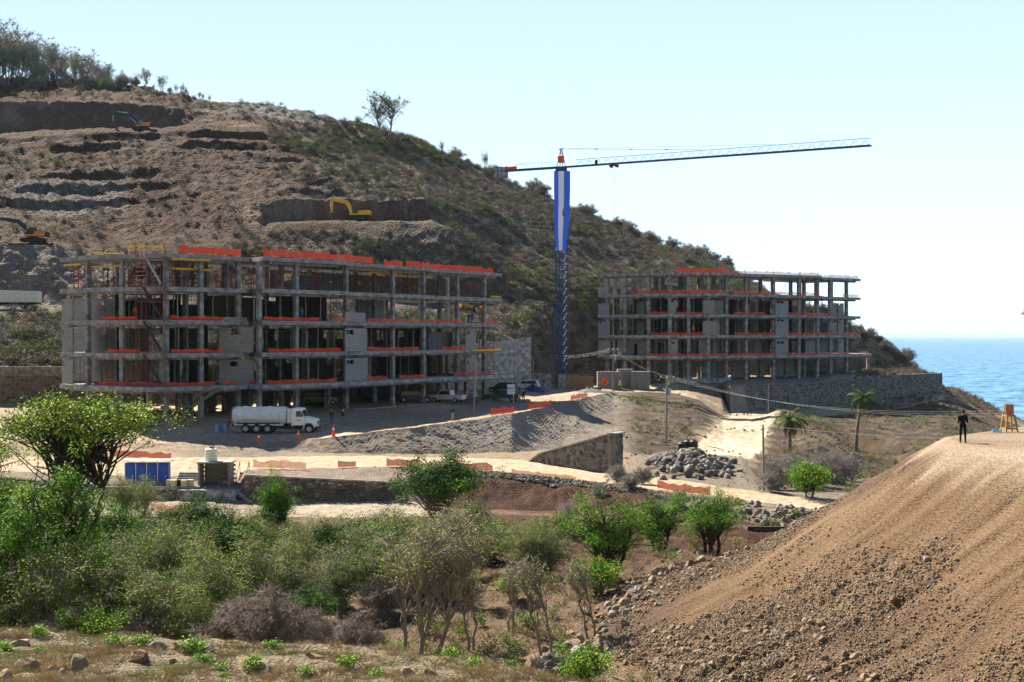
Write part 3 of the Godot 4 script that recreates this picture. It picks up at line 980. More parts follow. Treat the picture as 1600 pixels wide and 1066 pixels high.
	for k in 3:
		for s in lv[k]:
			net_on(FA, s[0], s[1], LA[k], 0.25, 0.46, M.netfloor, "orange safety net along the %s floor slab edge of the block behind the tanker" % names[k], g)
	# shoring frames on the top storey
	g = "red shoring frames under the roof of the block behind the tanker"
	for s in [100, 110, 135, 150, 162, 178, 200, 212, 226, 300, 350, 438, 500, 556, 566, 578, 588, 600, 611, 628, 640, 652, 664, 682, 696, 706, 716, 730, 742, 752]:
		var q := front_at(FA, s + rng.randf_range(-2, 2), rng.randf_range(1.6, 5.0))
		var e: Vector2 = q[1]
		scaffold_tower(v3(q[0], LA[3]), atan2(e.y, e.x), 1.1, 1.5, rng.randf_range(2.5, 3.2), M.redsteel, "red steel shoring frame propping the roof slab on the top storey", g)
	for i in 40:
		var q := front_at(FA, 104.0 + i * 16.6, rng.randf_range(5.5, 10.5))
		var e: Vector2 = q[1]
		scaffold_tower(v3(q[0], LA[3]), atan2(e.y, e.x) + rng.randf_range(-0.2, 0.2), 1.2, 1.5, rng.randf_range(2.3, 3.2), M.redsteel if i % 3 else M.darksteel, "steel shoring frame in the rear rows under the roof slab", "shoring frames in the rear rows of the top storey")
	g = "dark scaffold frames on the middle floors of the block behind the tanker"
	for s in [[0, 640], [0, 690], [0, 705], [0, 720], [0, 765], [1, 765], [1, 680], [0, 430], [0, 500], [1, 430], [0, 120], [0, 150], [0, 205], [1, 205], [0, 280], [1, 330], [2, 300], [2, 225], [0, 370], [2, 430], [1, 470], [2, 520], [1, 610], [2, 590], [1, 640], [2, 700], [1, 705]]:
		var q := front_at(FA, s[1], (0.9 if s[1] % 20 < 10 else 3.2) if s[1] < 764 else 0.4)
		var e: Vector2 = q[1]
		scaffold_tower(v3(q[0], LA[s[0]]), atan2(e.y, e.x), 1.2, 1.2, 3.2, M.darksteel, "dark steel scaffold frame on the %s floor of the block behind the tanker" % names[s[0]], g)
	g = "yellow formwork beams under the roof of the block behind the tanker"
	for s in [[548, 672, 1.6, 0.75], [548, 610, 3.2, 0.7], [590, 690, 2.4, 1.0], [96, 122, 0.4, 0.95], [120, 190, 1.2, 1.3], [268, 330, 0.1, 0.62], [258, 338, 2.0, 1.7], [470, 500, 6.0, 1.6], [505, 512, 6.0, 1.6], [612, 668, 4.0, 0.65]]:
		formwork_beam(v3(front_at(FA, s[0], s[2])[0], LA[4] - s[3]), v3(front_at(FA, s[1], s[2])[0], LA[4] - s[3]), "yellow formwork beam held up under the roof slab of the top storey", g)
	formwork_beam(v3(front_at(FA, 735, -0.6)[0], LA[1] - 0.15), v3(front_at(FA, 779, -0.6)[0], LA[1] - 0.15), "yellow formwork beam lying along the second floor edge by the block's end", g)
	formwork_beam(v3(front_at(FA, 768, 0.3)[0], LA[3] + 0.25), v3(front_at(FA, 784, 0.3)[0], LA[3] + 0.25), "yellow formwork beam lying on the top storey slab by the block's end", g)
	# yellow rail on the roof
	for s in [[96, 150, 0.9, 0.4, "yellow plank rail sloping down to the roof corner"], [158, 226, 1.3, 1.1, "yellow plank rail standing level on posts above the roof"]]:
		var a := v3(front_at(FA, s[0], 5.0)[0], LA[4])
		var b := v3(front_at(FA, s[1], 5.0)[0], LA[4])
		var r := thing("guard_rail", a, 0.0, s[4], "guard rail", "yellow guard rails on the roof")
		mb = MB.new()
		mb.beam(Vector3(0, s[2], 0), b - a + Vector3(0, s[3], 0), 0.06, 0.16)
		obj("rail", mb, M.yellow, r)
		for k in 3:
			mb = MB.new()
			var p := (b - a) * (k / 2.0)
			mb.beam(p, p + Vector3(0, lerpf(s[2], s[3], k / 2.0) - 0.08, 0), 0.07)
			obj("post", mb, M.yellow, r)
		if s[0] == 96:
			mb = MB.new()
			mb.beam((b - a) * 0.2, (b - a) * 0.55 + Vector3(0, 1.1, 0), 0.06, 0.14)
			obj("brace", mb, M.yellow, r)
	g = "timber stacks on the floors of the block behind the tanker"
	for k in 26:
		var lvl := k % 4
		var f0 := front_at(FA, rng.randf_range(110, 750), rng.randf_range(1.5, 5.5))
		var st0 := thing("timber_stack", v3(f0[0], LA[lvl]), atan2(f0[1].y, f0[1].x) + rng.randf_range(-0.3, 0.3), "loose stack of formwork boards on the %s storey slab" % ["first", "second", "third", "top"][lvl], "timber stack", g)
		for b in rng.randi_range(4, 9):
			mb = MB.new()
			mb.box(Vector3.ZERO, Vector3(rng.randf_range(1.0, 2.6), 0.06, rng.randf_range(0.12, 0.4)), Basis(Vector3.UP, rng.randf_range(-0.25, 0.25)))
			obj("board", mb, M.timber, st0).position = Vector3(rng.randf_range(-0.2, 0.2), 0.04 + b * 0.065, rng.randf_range(-0.3, 0.3))
	g = "steel props under the slabs of the block behind the tanker"
	for k in 70:
		var lvl := 3 if k < 46 else k % 3
		var f0 := front_at(FA, rng.randf_range(100, 775), rng.randf_range(1.4, 6.5))
		mb = MB.new()
		var ph: float = LA[lvl + 1] - 0.52 - LA[lvl]
		mb.tube(Vector3.ZERO, Vector3(0, ph * 0.6, 0), 0.04, 0.04, 6)
		mb.tube(Vector3(0, ph * 0.55, 0), Vector3(0, ph, 0), 0.03, 0.03, 6)
		mb.box(Vector3(0, 0.01, 0), Vector3(0.16, 0.02, 0.16))
		mb.box(Vector3(0, ph - 0.02, 0), Vector3(0.16, 0.02, 0.16))
		simple("steel_prop", mb, M.redsteel if k % 3 else M.darksteel, v3(f0[0], LA[lvl]), 0.0, "telescopic steel prop under the slab above the %s storey" % ["first", "second", "third", "top"][lvl], "prop", g)
	# stair scaffold up the face
	var q := front_at(FA, 243, -1.1)
	var st := thing("stair_scaffold", v3(q[0], LA[0]), 0.1, "tall red scaffold stair tower climbing the face from first floor to roof", "scaffold")
	for s in [[-1.7, 0.7], [-0.5, 0.7], [1.5, 0.7], [-1.7, -0.5], [1.5, -0.5]]:
		mb = MB.new()
		mb.tube(Vector3(s[0], 0, s[1]), Vector3(s[0], 16.8, s[1]), 0.035, 0.035, 6)
		obj("standard", mb, M.redsteel, st)
	mb = MB.new()
	for k in 33:
		mb.tube(Vector3(-1.7, 0.4 + k * 0.5, 0.7), Vector3(-0.5, 0.4 + k * 0.5, 0.7), 0.02, 0.02, 4)
	for k in 9:
		mb.tube(Vector3(-1.7, 0.3 + k * 1.95, -0.5), Vector3(1.5, 0.3 + k * 1.95, -0.5), 0.022, 0.022, 4)
	obj("rungs", mb, M.redsteel, st)
	for k in 4:
		mb = MB.new()
		for s in [-0.35, 0.35]:
			mb.beam(Vector3(-0.9, 3.9 * k + 3.8, 0.2 + s), Vector3(1.1, 3.9 * k + 0.3, 0.2 + s), 0.06, 0.2)
		for i in 11:
			mb.box(Vector3(-0.9 + 0.182 * i, 3.9 * k + 3.7 - 0.318 * i, 0.2), Vector3(0.2, 0.03, 0.66))
		obj("flight", mb, M.galv if k == 3 else M.darksteel, st)
		mb = MB.new()
		mb.box(Vector3(0.2, 3.9 * k + 1.95 * (1 if k == 2 else 0) + 0.12, 0.1), Vector3(3.2, 0.06, 1.0))
		obj("landing", mb, M.timber, st)

func build_b() -> void:
	FB = plan([[934, 271], [1046, 262], [1136, 262.5], [1141, 266], [1281, 277], [1290, 285], [1345, 292]])
	var f1 := plan([[934, 270], [1046, 261], [1136, 261.5], [1141, 265], [1281, 276], [1362, 300]])
	var t := frame_building("concrete_frame_block", "smaller-looking grey concrete frame block above the long stone wall, sea behind", [f1, FB, FB, FB, FB], LB, 31.4, COLSB, 14.0, 0.6, [1.0, 6.4, 12.0])
	var q := front_at(f1, 1361, 0.8)
	var mb := MB.new()
	mb.cbox(v3(q[0], 33.5), Vector3(0.6, 5.0, 0.6), 0.03)
	obj("column", mb, M.concrete2, t)
	for w in [
		[0, 934, 953, 0.4, 2.9, [[0.2, 0.6, 2.0, 2.4]]], [0, 958, 1012, 3.0, 3.2, [[1.2, 2.2, 0, 2.3], [3.6, 4.4, 0, 2.3]]], [0, 1013, 1046, 4.0, 3.2, [[1.0, 2.8, 0, 2.4]]], [0, 1046, 1060, 0.8, 3.2, [[0.2, 1.1, 2.2, 2.7]]], [0, 1062, 1094, 4.0, 3.2, [[0.8, 2.2, 0, 2.4]]], [0, 1094, 1137, 1.6, 3.2, [[2.3, 3.0, 2.2, 2.7]]], [0, 1144, 1212, 4.0, 3.2, [[0.6, 2.8, 0, 2.6], [4.0, 5.2, 0, 2.5], [6.2, 7.4, 0, 2.5]]], [0, 1213, 1233, 0.4, 3.2, [[0.3, 1.2, 2.1, 2.6], [1.4, 2.1, 2.1, 2.6]]], [0, 1236, 1310, 4.0, 3.2, [[1.0, 2.0, 0, 2.4], [3.0, 6.0, 0, 2.6]]], [0, 1312, 1321, 0.6, 3.0, [[0.2, 0.8, 2.1, 2.6]]],
		[1, 934, 952, 0.4, 2.7, [[0.1, 0.7, 2.2, 2.7]]], [1, 986, 999, 4.0, 2.7, []], [1, 1046, 1058, 0.6, 0.6, []], [1, 1099, 1119, 0.5, 2.6, []], [1, 1117, 1137, 1.8, 3.3, []], [1, 1213, 1233, 0.4, 3.2, [[0.3, 1.1, 2.5, 3.0], [1.3, 2.1, 2.5, 3.0]]], [1, 1236, 1244, 3.0, 3.0, []], [1, 1312, 1321, 0.6, 3.0, [[0.2, 0.8, 2.4, 2.9]]],
		[2, 934, 951, 0.4, 2.4, [[0.1, 0.7, 2.0, 2.4]]], [2, 986, 999, 4.0, 2.6, []], [2, 1046, 1057, 0.6, 2.6, [[0.3, 0.9, 2.1, 2.6]]], [2, 1099, 1118, 0.5, 2.6, []], [2, 1119, 1134, 2.5, 2.6, []], [2, 1180, 1186, 4.0, 2.4, []], [2, 1213, 1233, 0.4, 2.8, [[0.3, 1.1, 2.2, 2.8], [1.3, 2.1, 2.2, 2.8]]], [2, 1312, 1321, 0.6, 2.6, [[0.2, 0.8, 2.1, 2.6]]],
		[3, 934, 950, 0.4, 1.5, []],
		[1, 1298, 1313, 0.9, 2.6, []],
		[2, 1298, 1313, 0.9, 2.6, []],
		[3, 1052, 1075, 7.0, 1.6, []], [3, 1110, 1135, 7.0, 2.0, []], [3, 1020, 1040, 7.0, 1.9, []],
	]:
		block_wall(t, front_at(FB, w[1], w[3])[0], front_at(FB, w[2], w[3])[0], LB[w[0]], w[4], w[5])
	for w in [[1015, 1060, 8.0], [1075, 1130, 8.0], [1150, 1205, 9.0], [1215, 1275, 9.0]]:
		block_wall(t, front_at(FB, w[0], w[2])[0], front_at(FB, w[1], w[2])[0], 31.4, 3.7, [[2.0, 4.0, 0, 2.6]])
	for k in 4:
		for c in range(953, 1312, 15):  # added edge-on walls, darken the bays here too
			if k < 3:
				var pa: Vector2 = front_at(FB, c, rng.randf_range(2.4, 4.0))[0]
				shade_partition(t, pa, pa + pa.normalized() * 11.0, LB[k], 3.3)
	for k in 3:
		for w in [[940, 1010], [1012, 1100], [1102, 1200], [1202, 1290]]:
			block_wall(t, front_at(FB, w[0], 13.0)[0], front_at(FB, w[1], 13.0)[0], LB[k], 3.2, [[2.0, 3.2, 1.0, 2.8], [6.0, 6.8, 1.0, 2.8]])
	mb = MB.new()
	for k in 5:
		var a := front_at(FB, 1046 + k * 19, -0.2)
		var b := front_at(FB, 1065 + k * 19, -0.2)
		mb.beam(v3(a[0], 31.6), v3(b[0], 31.6), 0.4, 0.9)
	obj("plinth", mb, M.concrete2, t)
	var g := "orange safety nets on the block above the long stone wall"
	net_on(FB, 1060, 1146, LB[4], 2.0, 0.9, M.net, "bright orange safety net on the roof of the block above the stone wall", g)
	for s in [[1148, 1288], [1291, 1344]]:
		net_on(FB, s[0], s[1], LB[4] - 0.1, 0.6, 0.7, M.netlight, "faded thin orange net on the roof edge nearest the sea", g)
	var names := ["first", "second", "third", "fourth"]
	var lv := [[[1012, 1138], [1143, 1212], [1233, 1330], [1342, 1358]], [[1016, 1098], [1149, 1212], [1233, 1312], [1320, 1345]], [[1013, 1045], [1058, 1098], [1148, 1196], [1233, 1311]], [[985, 1137], [1147, 1281], [1318, 1342]]]
	for k in 4:
		for s in lv[k]:
			net_on(FB if k else f1, s[0], s[1], LB[k], 0.25, 0.44 if k < 3 else 0.6, M.netfloor if s[1] < 1341 else M.netlight, "orange safety net along the %s floor slab edge above the stone wall" % names[k], g)
	# starter bars standing out of the roof
	mb = MB.new()
	for c in COLSB:
		for k in 6:
			var p := front_at(FB, c, 1.0)
			var o := Vector3(rng.randf_range(-0.25, 0.25), 0, rng.randf_range(-0.25, 0.25))
			var b := v3(p[0], LB[4]) + o
			mb.tube(b, b + Vector3(rng.randf_range(-0.05, 0.05), rng.randf_range(0.7, 1.4), 0), 0.014, 0.012, 4)
	obj("starter_bars", mb, M.rod, t).set_meta("kind", "stuff")

# ------------------------------------------------------------------ tower crane
func lattice(mb: MB, a: Vector3, b: Vector3, w: Vector3, h: Vector3, bays: int, r: float, rd: float, tri := false) -> void:
	var cs := [a - w, a + w, a + w + h, a - w + h]
	if tri:
		cs = [a - w, a + w, a + h, a + h]
	var d := b - a
	for i in (3 if tri else 4):
		mb.beam(cs[i], cs[i] + d, r * 2.0)
	for k in bays:
		var t0 := d * (float(k) / bays)
		var t1 := d * (float(k + 1) / bays)
		for i in 4:
			var j := (i + 1) % 4
			if tri and i == 2: continue
			mb.beam(cs[i] + t0, cs[j] + t1, rd * 2.0)
			if not tri:
				mb.beam(cs[i] + t1, cs[j] + t1, rd * 2.0)
			else:
				mb.beam(cs[j] + t0, cs[i] + (t0 + t1) * 0.5, rd * 2.0) if i == 3 else mb.beam(cs[j] + (t0 + t1) * 0.5, cs[i] + t1, rd * 2.0)

func build_crane() -> void:
	var base := P(877, 606, 255)
	base.y = ground(base.x, 255.0) - 0.1
	var top := 70.1 - base.y
	var t := thing("tower_crane", base, 0.0, "blue lattice tower crane with long pale jib and a hanging flag", "crane")
	var tip := P(1357, 230, 227) - base
	var tail := P(775, 268, 261.5) - base
	tip.y = top + 0.15
	tail.y = top
	var jd := Vector3(tip.x, 0, tip.z).normalized()
	var side := jd.cross(Vector3.UP)
	var mb := MB.new()
	var h := 0.78
	lattice(mb, Vector3(0, 0, 0), Vector3(0, top - 0.6, 0), side * h, jd * 2.0 * h, 26, 0.085, 0.045)
	var o := obj("mast", mb, M.crane, t)
	o.position = -jd * h
	mb = MB.new()
	mb.box(Vector3(0, top - 0.35, 0), Vector3(2.0, 0.5, 2.0))
	obj("slewing_ring", mb, M.crane, t)
	# jib: heavy bottom boom, slim lattice on top
	mb = MB.new()
	var tipj := jd * 56.0
	for s in [-0.5, 0.5]:
		mb.beam(Vector3(0, top, 0) + side * s, Vector3(0, top + 0.15, 0) + tipj + side * s, 0.16, 0.22)
	obj("jib_boom", mb, M.crane, t)
	mb = MB.new()
	lattice(mb, Vector3(0, top, 0) + jd * 3.0, Vector3(0, top + 0.15, 0) + tipj, side * 0.45, Vector3(0, 1.2, 0), 30, 0.032, 0.016, true)
	obj("jib_lattice", mb, M.cranelight, t)
	mb = MB.new()
	var tl := tail - Vector3(0, top, 0)
	for s in [-0.55, 0.55]:
		mb.beam(Vector3(0, top, 0) + side * s, Vector3(0, top, 0) + tl + side * s, 0.2, 0.3)
		for k in 7:
			var p: Vector3 = Vector3(0, top, 0) + tl * (0.1 + k * 0.11) + side * s
			mb.beam(p, p + Vector3(0, 1.05, 0), 0.03)
		mb.beam(Vector3(0, top + 1.05, 0) + tl * 0.1 + side * s, Vector3(0, top + 1.05, 0) + tl * 0.76 + side * s, 0.03)
	obj("counter_jib", mb, M.crane, t)
	for k in 3:
		mb = MB.new()
		mb.cbox(Vector3.ZERO, Vector3(0.7, 2.0, 1.3), 0.05, Basis(jd, Vector3.UP, side))
		o = obj("counterweight", mb, M.concrete2, t)
		o.position = Vector3(0, top - 0.1 - 0.1 * k, 0) + tl * 0.98 - tl.normalized() * (k * 0.8)
	mb = MB.new()
	mb.cbox(Vector3(0, top + 0.45, 0) + tl * 0.74, Vector3(1.3, 0.6, 0.9), 0.08, Basis(jd, Vector3.UP, side))
	mb.tube(Vector3(0, top + 0.5, 0) + tl * 0.82 - side * 0.4, Vector3(0, top + 0.5, 0) + tl * 0.82 + side * 0.4, 0.3, 0.3, 10, true)
	obj("hoist_winch", mb, M.orange, t)
	# cat head
	mb = MB.new()
	for sx in [-1, 1]:
		for sz in [-1, 1]:
			mb.beam(Vector3(0, top, 0) + side * (0.6 * sx) + jd * (0.6 * sz), Vector3(0, top + 3.3, 0) + jd * (0.08 * sz), 0.11)
	mb.box(Vector3(0, top + 3.3, 0), Vector3(0.9, 0.14, 0.3), Basis(jd, Vector3.UP, side))
	obj("cat_head", mb, M.crane, t)
	mb = MB.new()
	mb.cbox(Vector3(0, top + 1.45, 0) + side * 0.15, Vector3(0.95, 1.25, 0.9), 0.08, Basis(jd, Vector3.UP, side))
	obj("cab", mb, M.orange, t)
	mb = MB.new()
	var ap := Vector3(0, top + 3.3, 0)
	for s in [[jd * 27.0 + Vector3(0, top + 1.4, 0)], [tl * 0.86 + Vector3(0, top + 0.2, 0)]]:
		mb.tube(ap, s[0], 0.03, 0.03, 5)
	mb.tube(ap + jd * 0.1, jd * 40.0 + Vector3(0, top + 1.45, 0), 0.022, 0.022, 5)
	for k in [0.25, 0.5, 0.75]:
		mb.tube(ap.lerp(jd * 27.0 + Vector3(0, top + 1.4, 0), k), ap.lerp(jd * 27.0 + Vector3(0, top + 1.4, 0), k + 0.02), 0.08, 0.08, 5)
	obj("tie_rod", mb, M.darksteel, t)
	mb = MB.new()
	mb.box(Vector3(0, top - 0.25, 0) + jd * 10.5, Vector3(1.4, 0.16, 1.1), Basis(jd, Vector3.UP, side))
	for s in [-0.55, 0.55]:
		mb.tube(Vector3(0, top - 0.45, 0) + jd * (10.5 + s) - side * 0.4, Vector3(0, top - 0.45, 0) + jd * (10.5 + s) + side * 0.4, 0.22, 0.22, 8, true)
	obj("trolley", mb, M.redsteel, t)
	mb = MB.new()
	for s in [-0.4, 0.4]:
		mb.tube(Vector3(0, top - 0.4, 0) + jd * (10.5 + s), Vector3(0, top - 17.0, 0) + jd * 10.5, 0.012, 0.012, 4)
	mb.cbox(Vector3(0, top - 17.2, 0) + jd * 10.5, Vector3(0.3, 0.5, 0.2), 0.03)
	obj("hoist_rope", mb, M.cranelight, t)
	# figure-like winch cover on the jib
	mb = MB.new()
	mb.cbox(Vector3(0, top + 0.5, 0) + jd * 7.0, Vector3(0.5, 0.8, 0.5), 0.1)
	obj("trolley_winch", mb, M.black, t)
	# flag hung down the mast
	var f := thing("hanging_flag", base + Vector3(0, top - 0.8, 0) + Vector3(0, 0, 1.3), 0.0, "long blue and white striped flag hanging down the crane mast", "flag")
	var rows := 60
	var cols := 18
	var blue := MB.new()
	var wht := MB.new()
	var pt := func(i: int, j: int) -> Vector3:
		var u := float(i) / cols - 0.5
		var vv := float(j) / rows
		var wd := lerpf(2.85, 1.95, smoothstep(0.5, 1.0, vv)) + 0.05 * sin(vv * 11.0)
		var sh := 0.08 * sin(vv * 5.0 + 0.4) * vv - 0.1 * vv
		return Vector3(u * wd + sh + 0.1, -vv * 14.2, 0.14 * sin(u * 13.0 + vv * 6.0) * (0.3 + vv) + 0.1 * sin(vv * 21.0 + u * 4.0))
	for j in rows:
		for i in cols:
			var m: MB = wht if i >= 5 and i < 11 else blue
			m.quad(pt.call(i, j + 1), pt.call(i + 1, j + 1), pt.call(i + 1, j), pt.call(i, j))
	obj("blue_stripe", blue, M.flagblue, f)
	obj("white_stripe", wht, M.flagwhite, f)


# ------------------------------------------------------------------ vehicles; each faces its own +x
func wheel(parent: Node3D, at: Vector3, r: float, w: float) -> void:
	var bs := Basis(Vector3.RIGHT, Vector3(0, 0, 1), Vector3.DOWN)
	var mb := MB.new()
	mb.lathe(Vector3.ZERO, [[r * 0.55, -w / 2], [r * 0.93, -w / 2], [r, -w * 0.32], [r, w * 0.32], [r * 0.93, w / 2], [r * 0.55, w / 2]], 20, bs)
	var t := obj("wheel", mb, M.tyre, parent)
	t.position = at
	mb = MB.new()
	mb.lathe(Vector3.ZERO, [[0.0, -w * 0.3], [r * 0.25, -w * 0.42], [r * 0.30, -w * 0.25], [r * 0.55, -w * 0.44], [r * 0.56, w * 0.44], [r * 0.30, w * 0.25], [r * 0.25, w * 0.42], [0.0, w * 0.3]], 16, bs)
	obj("rim", mb, M.rim, t)

func build_tanker() -> void:
	var at := on_ground(425, 159.5)
	var t := thing("tanker_truck", at, -0.07, "white water tanker truck parked in the shade before the concrete frame", "truck")
	# tank: rounded box section swept along x
	var mb := MB.new()
	var sec := []
	for k in 28:
		var a := TAU * k / 28
		sec.push_back(Vector2(signf(cos(a)) * pow(absf(cos(a)), 0.62) * 1.18, signf(sin(a)) * pow(absf(sin(a)), 0.7) * 0.93))
	var xs := [[-4.35, 0.55], [-4.30, 0.82], [-4.15, 0.94], [-3.9, 1.0], [1.55, 1.0], [1.72, 0.97], [1.8, 0.9]]
	for k in xs.size() - 1:
		for i in 28:
			var j := (i + 1) % 28
			var p := func(s: Array, q: Vector2) -> Vector3: return Vector3(s[0], 1.93 + q.y * s[1], q.x * s[1])
			var nn := func(q: Vector2) -> Vector3: return Vector3(0.0, q.y / 0.93, q.x / 1.18).normalized()
			mb.tris(p.call(xs[k], sec[j]), p.call(xs[k], sec[i]), p.call(xs[k + 1], sec[i]), nn.call(sec[j]), nn.call(sec[i]), nn.call(sec[i]))
			mb.tris(p.call(xs[k], sec[j]), p.call(xs[k + 1], sec[i]), p.call(xs[k + 1], sec[j]), nn.call(sec[j]), nn.call(sec[i]), nn.call(sec[j]))
	for i in 28:
		var j := (i + 1) % 28
		mb.tri(Vector3(-4.37, 1.93, 0), Vector3(-4.35, 1.93 + sec[i].y * 0.55, sec[i].x * 0.55), Vector3(-4.35, 1.93 + sec[j].y * 0.55, sec[j].x * 0.55))
		mb.tri(Vector3(1.82, 1.93, 0), Vector3(1.8, 1.93 + sec[j].y * 0.9, sec[j].x * 0.9), Vector3(1.8, 1.93 + sec[i].y * 0.9, sec[i].x * 0.9))
	var tank := obj("water_tank", mb, M.whitedirty, t)
	mb = MB.new()
	for x in [-3.0, -0.2]:
		mb.lathe(Vector3(x, 2.84, 0), [[0.3, 0.0], [0.3, 0.12], [0.0, 0.16]], 12)
	mb.beam(Vector3(-4.2, 2.9, 0.4), Vector3(1.7, 2.92, 0.4), 0.05)
	obj("hatch", mb, M.white, tank)
	mb = MB.new()
	for k in 17:
		mb.box(Vector3(-3.7 + k * 0.235, 1.42 + 0.01 * (k % 3), 1.135), Vector3(0.12 if k % 2 else 0.07, 0.05, 0.012))
	obj("red_lettering_line", mb, M.redsteel, tank)
	mb = MB.new()
	mb.box(Vector3(-1.3, 0.98, 1.0), Vector3(5.6, 0.22, 0.06))
	mb.box(Vector3(-1.3, 0.98, -1.0), Vector3(5.6, 0.22, 0.06))
	obj("side_skirt", mb, M.whitedirty, t)
	mb = MB.new()
	for s in [-0.4, 0.4]:
		mb.beam(Vector3(-4.5, 0.85, s), Vector3(4.3, 0.8, s), 0.1, 0.26)
	mb.box(Vector3(1.0, 0.75, 0.75), Vector3(1.4, 0.5, 0.5))
	mb.box(Vector3(2.6, 0.62, 0.95), Vector3(1.9, 0.35, 0.3))
	obj("chassis", mb, M.black, t)
	mb = MB.new()
	mb.box(Vector3(-4.85, 1.2, 0), Vector3(0.5, 0.08, 1.6))
	mb.tube(Vector3(-4.6, 1.3, 0.3), Vector3(-5.0, 0.7, 0.5), 0.09, 0.09, 8)
	mb.box(Vector3(-4.7, 1.9, -0.2), Vector3(0.4, 0.9, 0.8))
	obj("pump_rack", mb, M.redsteel, t)
	mb = MB.new()
	for sz in [0.35, 0.75]:
		mb.tube(Vector3(-4.45, 0.7, sz), Vector3(-4.32, 2.9, sz), 0.03, 0.03, 6)
	for k in 7:
		mb.tube(Vector3(-4.44 + k * 0.017, 0.9 + k * 0.3, 0.35), Vector3(-4.44 + k * 0.017, 0.9 + k * 0.3, 0.75), 0.02, 0.02, 5)
	obj("ladder", mb, M.galv, t)
	mb = MB.new()
	mb.tube(Vector3(-3.8, 1.08, 1.1), Vector3(1.2, 1.12, 1.1), 0.06, 0.06, 8)
	obj("hose", mb, M.black, t)
	# cab and hood profile
	mb = MB.new()
	mb.prism(PackedVector2Array([Vector2(2.55, 0.9), Vector2(3.85, 0.9), Vector2(3.85, 1.78), Vector2(3.62, 2.62), Vector2(3.45, 2.80), Vector2(2.7, 2.82), Vector2(2.55, 2.7)]), 2.15)
	var cab := obj("cab", mb, M.white, t)
	mb = MB.new()
	mb.prism(PackedVector2Array([Vector2(3.86, 0.95), Vector2(4.1, 1.1), Vector2(4.5, 1.15), Vector2(4.85, 0.8), Vector2(5.2, 0.75), Vector2(5.22, 1.45), Vector2(5.05, 1.62), Vector2(3.86, 1.86)]), 1.7)
	obj("hood", mb, M.white, t)
	for s in [-1, 1]:
		mb = MB.new()
		for k in 8:
			var a0 := PI * k / 8
			var a1 := PI * (k + 1) / 8
			mb.beam(Vector3(4.42 + cos(a0) * 0.62, 0.62 + sin(a0) * 0.62, s * 0.92), Vector3(4.42 + cos(a1) * 0.62, 0.62 + sin(a1) * 0.62, s * 0.92), 0.4, 0.07)
		obj("fender", mb, M.white, t)
		mb = MB.new()
		mb.prism(PackedVector2Array([Vector2(2.95, 1.85), Vector2(3.62, 1.85), Vector2(3.50, 2.5), Vector2(2.95, 2.5)]), 0.02, Vector3(0, 0, s * 1.085))
		obj("side_window", mb, M.glass, cab)
		mb = MB.new()
		mb.lathe(Vector3(2.48, 0.75, s * 0.92), [[0.07, 0.0], [0.07, 0.5], [0.13, 0.55], [0.13, 1.4], [0.07, 1.45], [0.07, 2.1]], 10)
		obj("exhaust_stack", mb, M.chrome, t)
		mb = MB.new()
		mb.box(Vector3(3.72, 2.15, s * 1.3), Vector3(0.08, 0.5, 0.2))
		mb.beam(Vector3(3.7, 2.3, s * 1.07), Vector3(3.72, 2.3, s * 1.25), 0.03)
		obj("mirror", mb, M.black, cab)
		mb = MB.new()
		mb.cbox(Vector3(5.2, 1.2, s * 0.62), Vector3(0.08, 0.18, 0.3), 0.02)
		obj("headlight", mb, M.chrome, t)
		wheel(t, Vector3(4.42, 0.52, s * 0.95), 0.52, 0.3)
		for x in [-2.75, -1.5, -0.25]:
			wheel(t, Vector3(x, 0.52, s * 0.9), 0.52, 0.52)
	mb = MB.new()
	mb.quad(Vector3(3.87, 1.82, 0.95), Vector3(3.87, 1.82, -0.95), Vector3(3.645, 2.58, -0.9), Vector3(3.645, 2.58, 0.9))
	obj("windscreen", mb, M.glass, cab)
	mb = MB.new()
	mb.cbox(Vector3(5.22, 0.62, 0), Vector3(0.25, 0.3, 2.2), 0.05)
	obj("bumper", mb, M.black, t)
	mb = MB.new()
	mb.box(Vector3(5.235, 1.15, 0), Vector3(0.04, 0.5, 0.8))
	obj("grille", mb, M.chrome, t)
	mb = MB.new()
	mb.box(Vector3(3.25, 1.45, 1.081), Vector3(0.42, 0.09, 0.012))
	obj("door_lettering", mb, M.redsteel, cab)
	mb = MB.new()
	mb.cbox(Vector3(2.15, 1.95, 0), Vector3(0.55, 1.5, 1.9), 0.06)
	obj("sleeper_box", mb, M.whitedirty, t)

func build_trailer() -> void:
	var d := 244.0
	var at := on_ground(28, d)
	var t := thing("dump_trailer", at, PI, "cream ribbed dump trailer on the ledge above the stone wall", "trailer")
	var mb := MB.new()
	mb.prism(PackedVector2Array([Vector2(-3.6, 1.25), Vector2(4.0, 1.25), Vector2(4.2, 1.6), Vector2(4.2, 3.35), Vector2(-3.7, 3.1), Vector2(-3.7, 1.6)]), 2.4)
	var b := obj("dump_body", mb, M.cream, t)
	for k in 9:
		mb = MB.new()
		mb.box(Vector3(-3.5 + k * 0.93, 2.2, -1.24), Vector3(0.12, 1.7, 0.09))
		mb.box(Vector3(-3.5 + k * 0.93, 2.2, 1.24), Vector3(0.12, 1.7, 0.09))
		obj("rib", mb, M.cream, b)
	mb = MB.new()
	mb.box(Vector3(0.2, 1.0, 0), Vector3(8.0, 0.3, 0.9))
	obj("chassis", mb, M.black, t)
	for s in [-1, 1]:
		for x in [-2.4, -1.2]:
			wheel(t, Vector3(x, 0.5, s * 0.95), 0.5, 0.5)

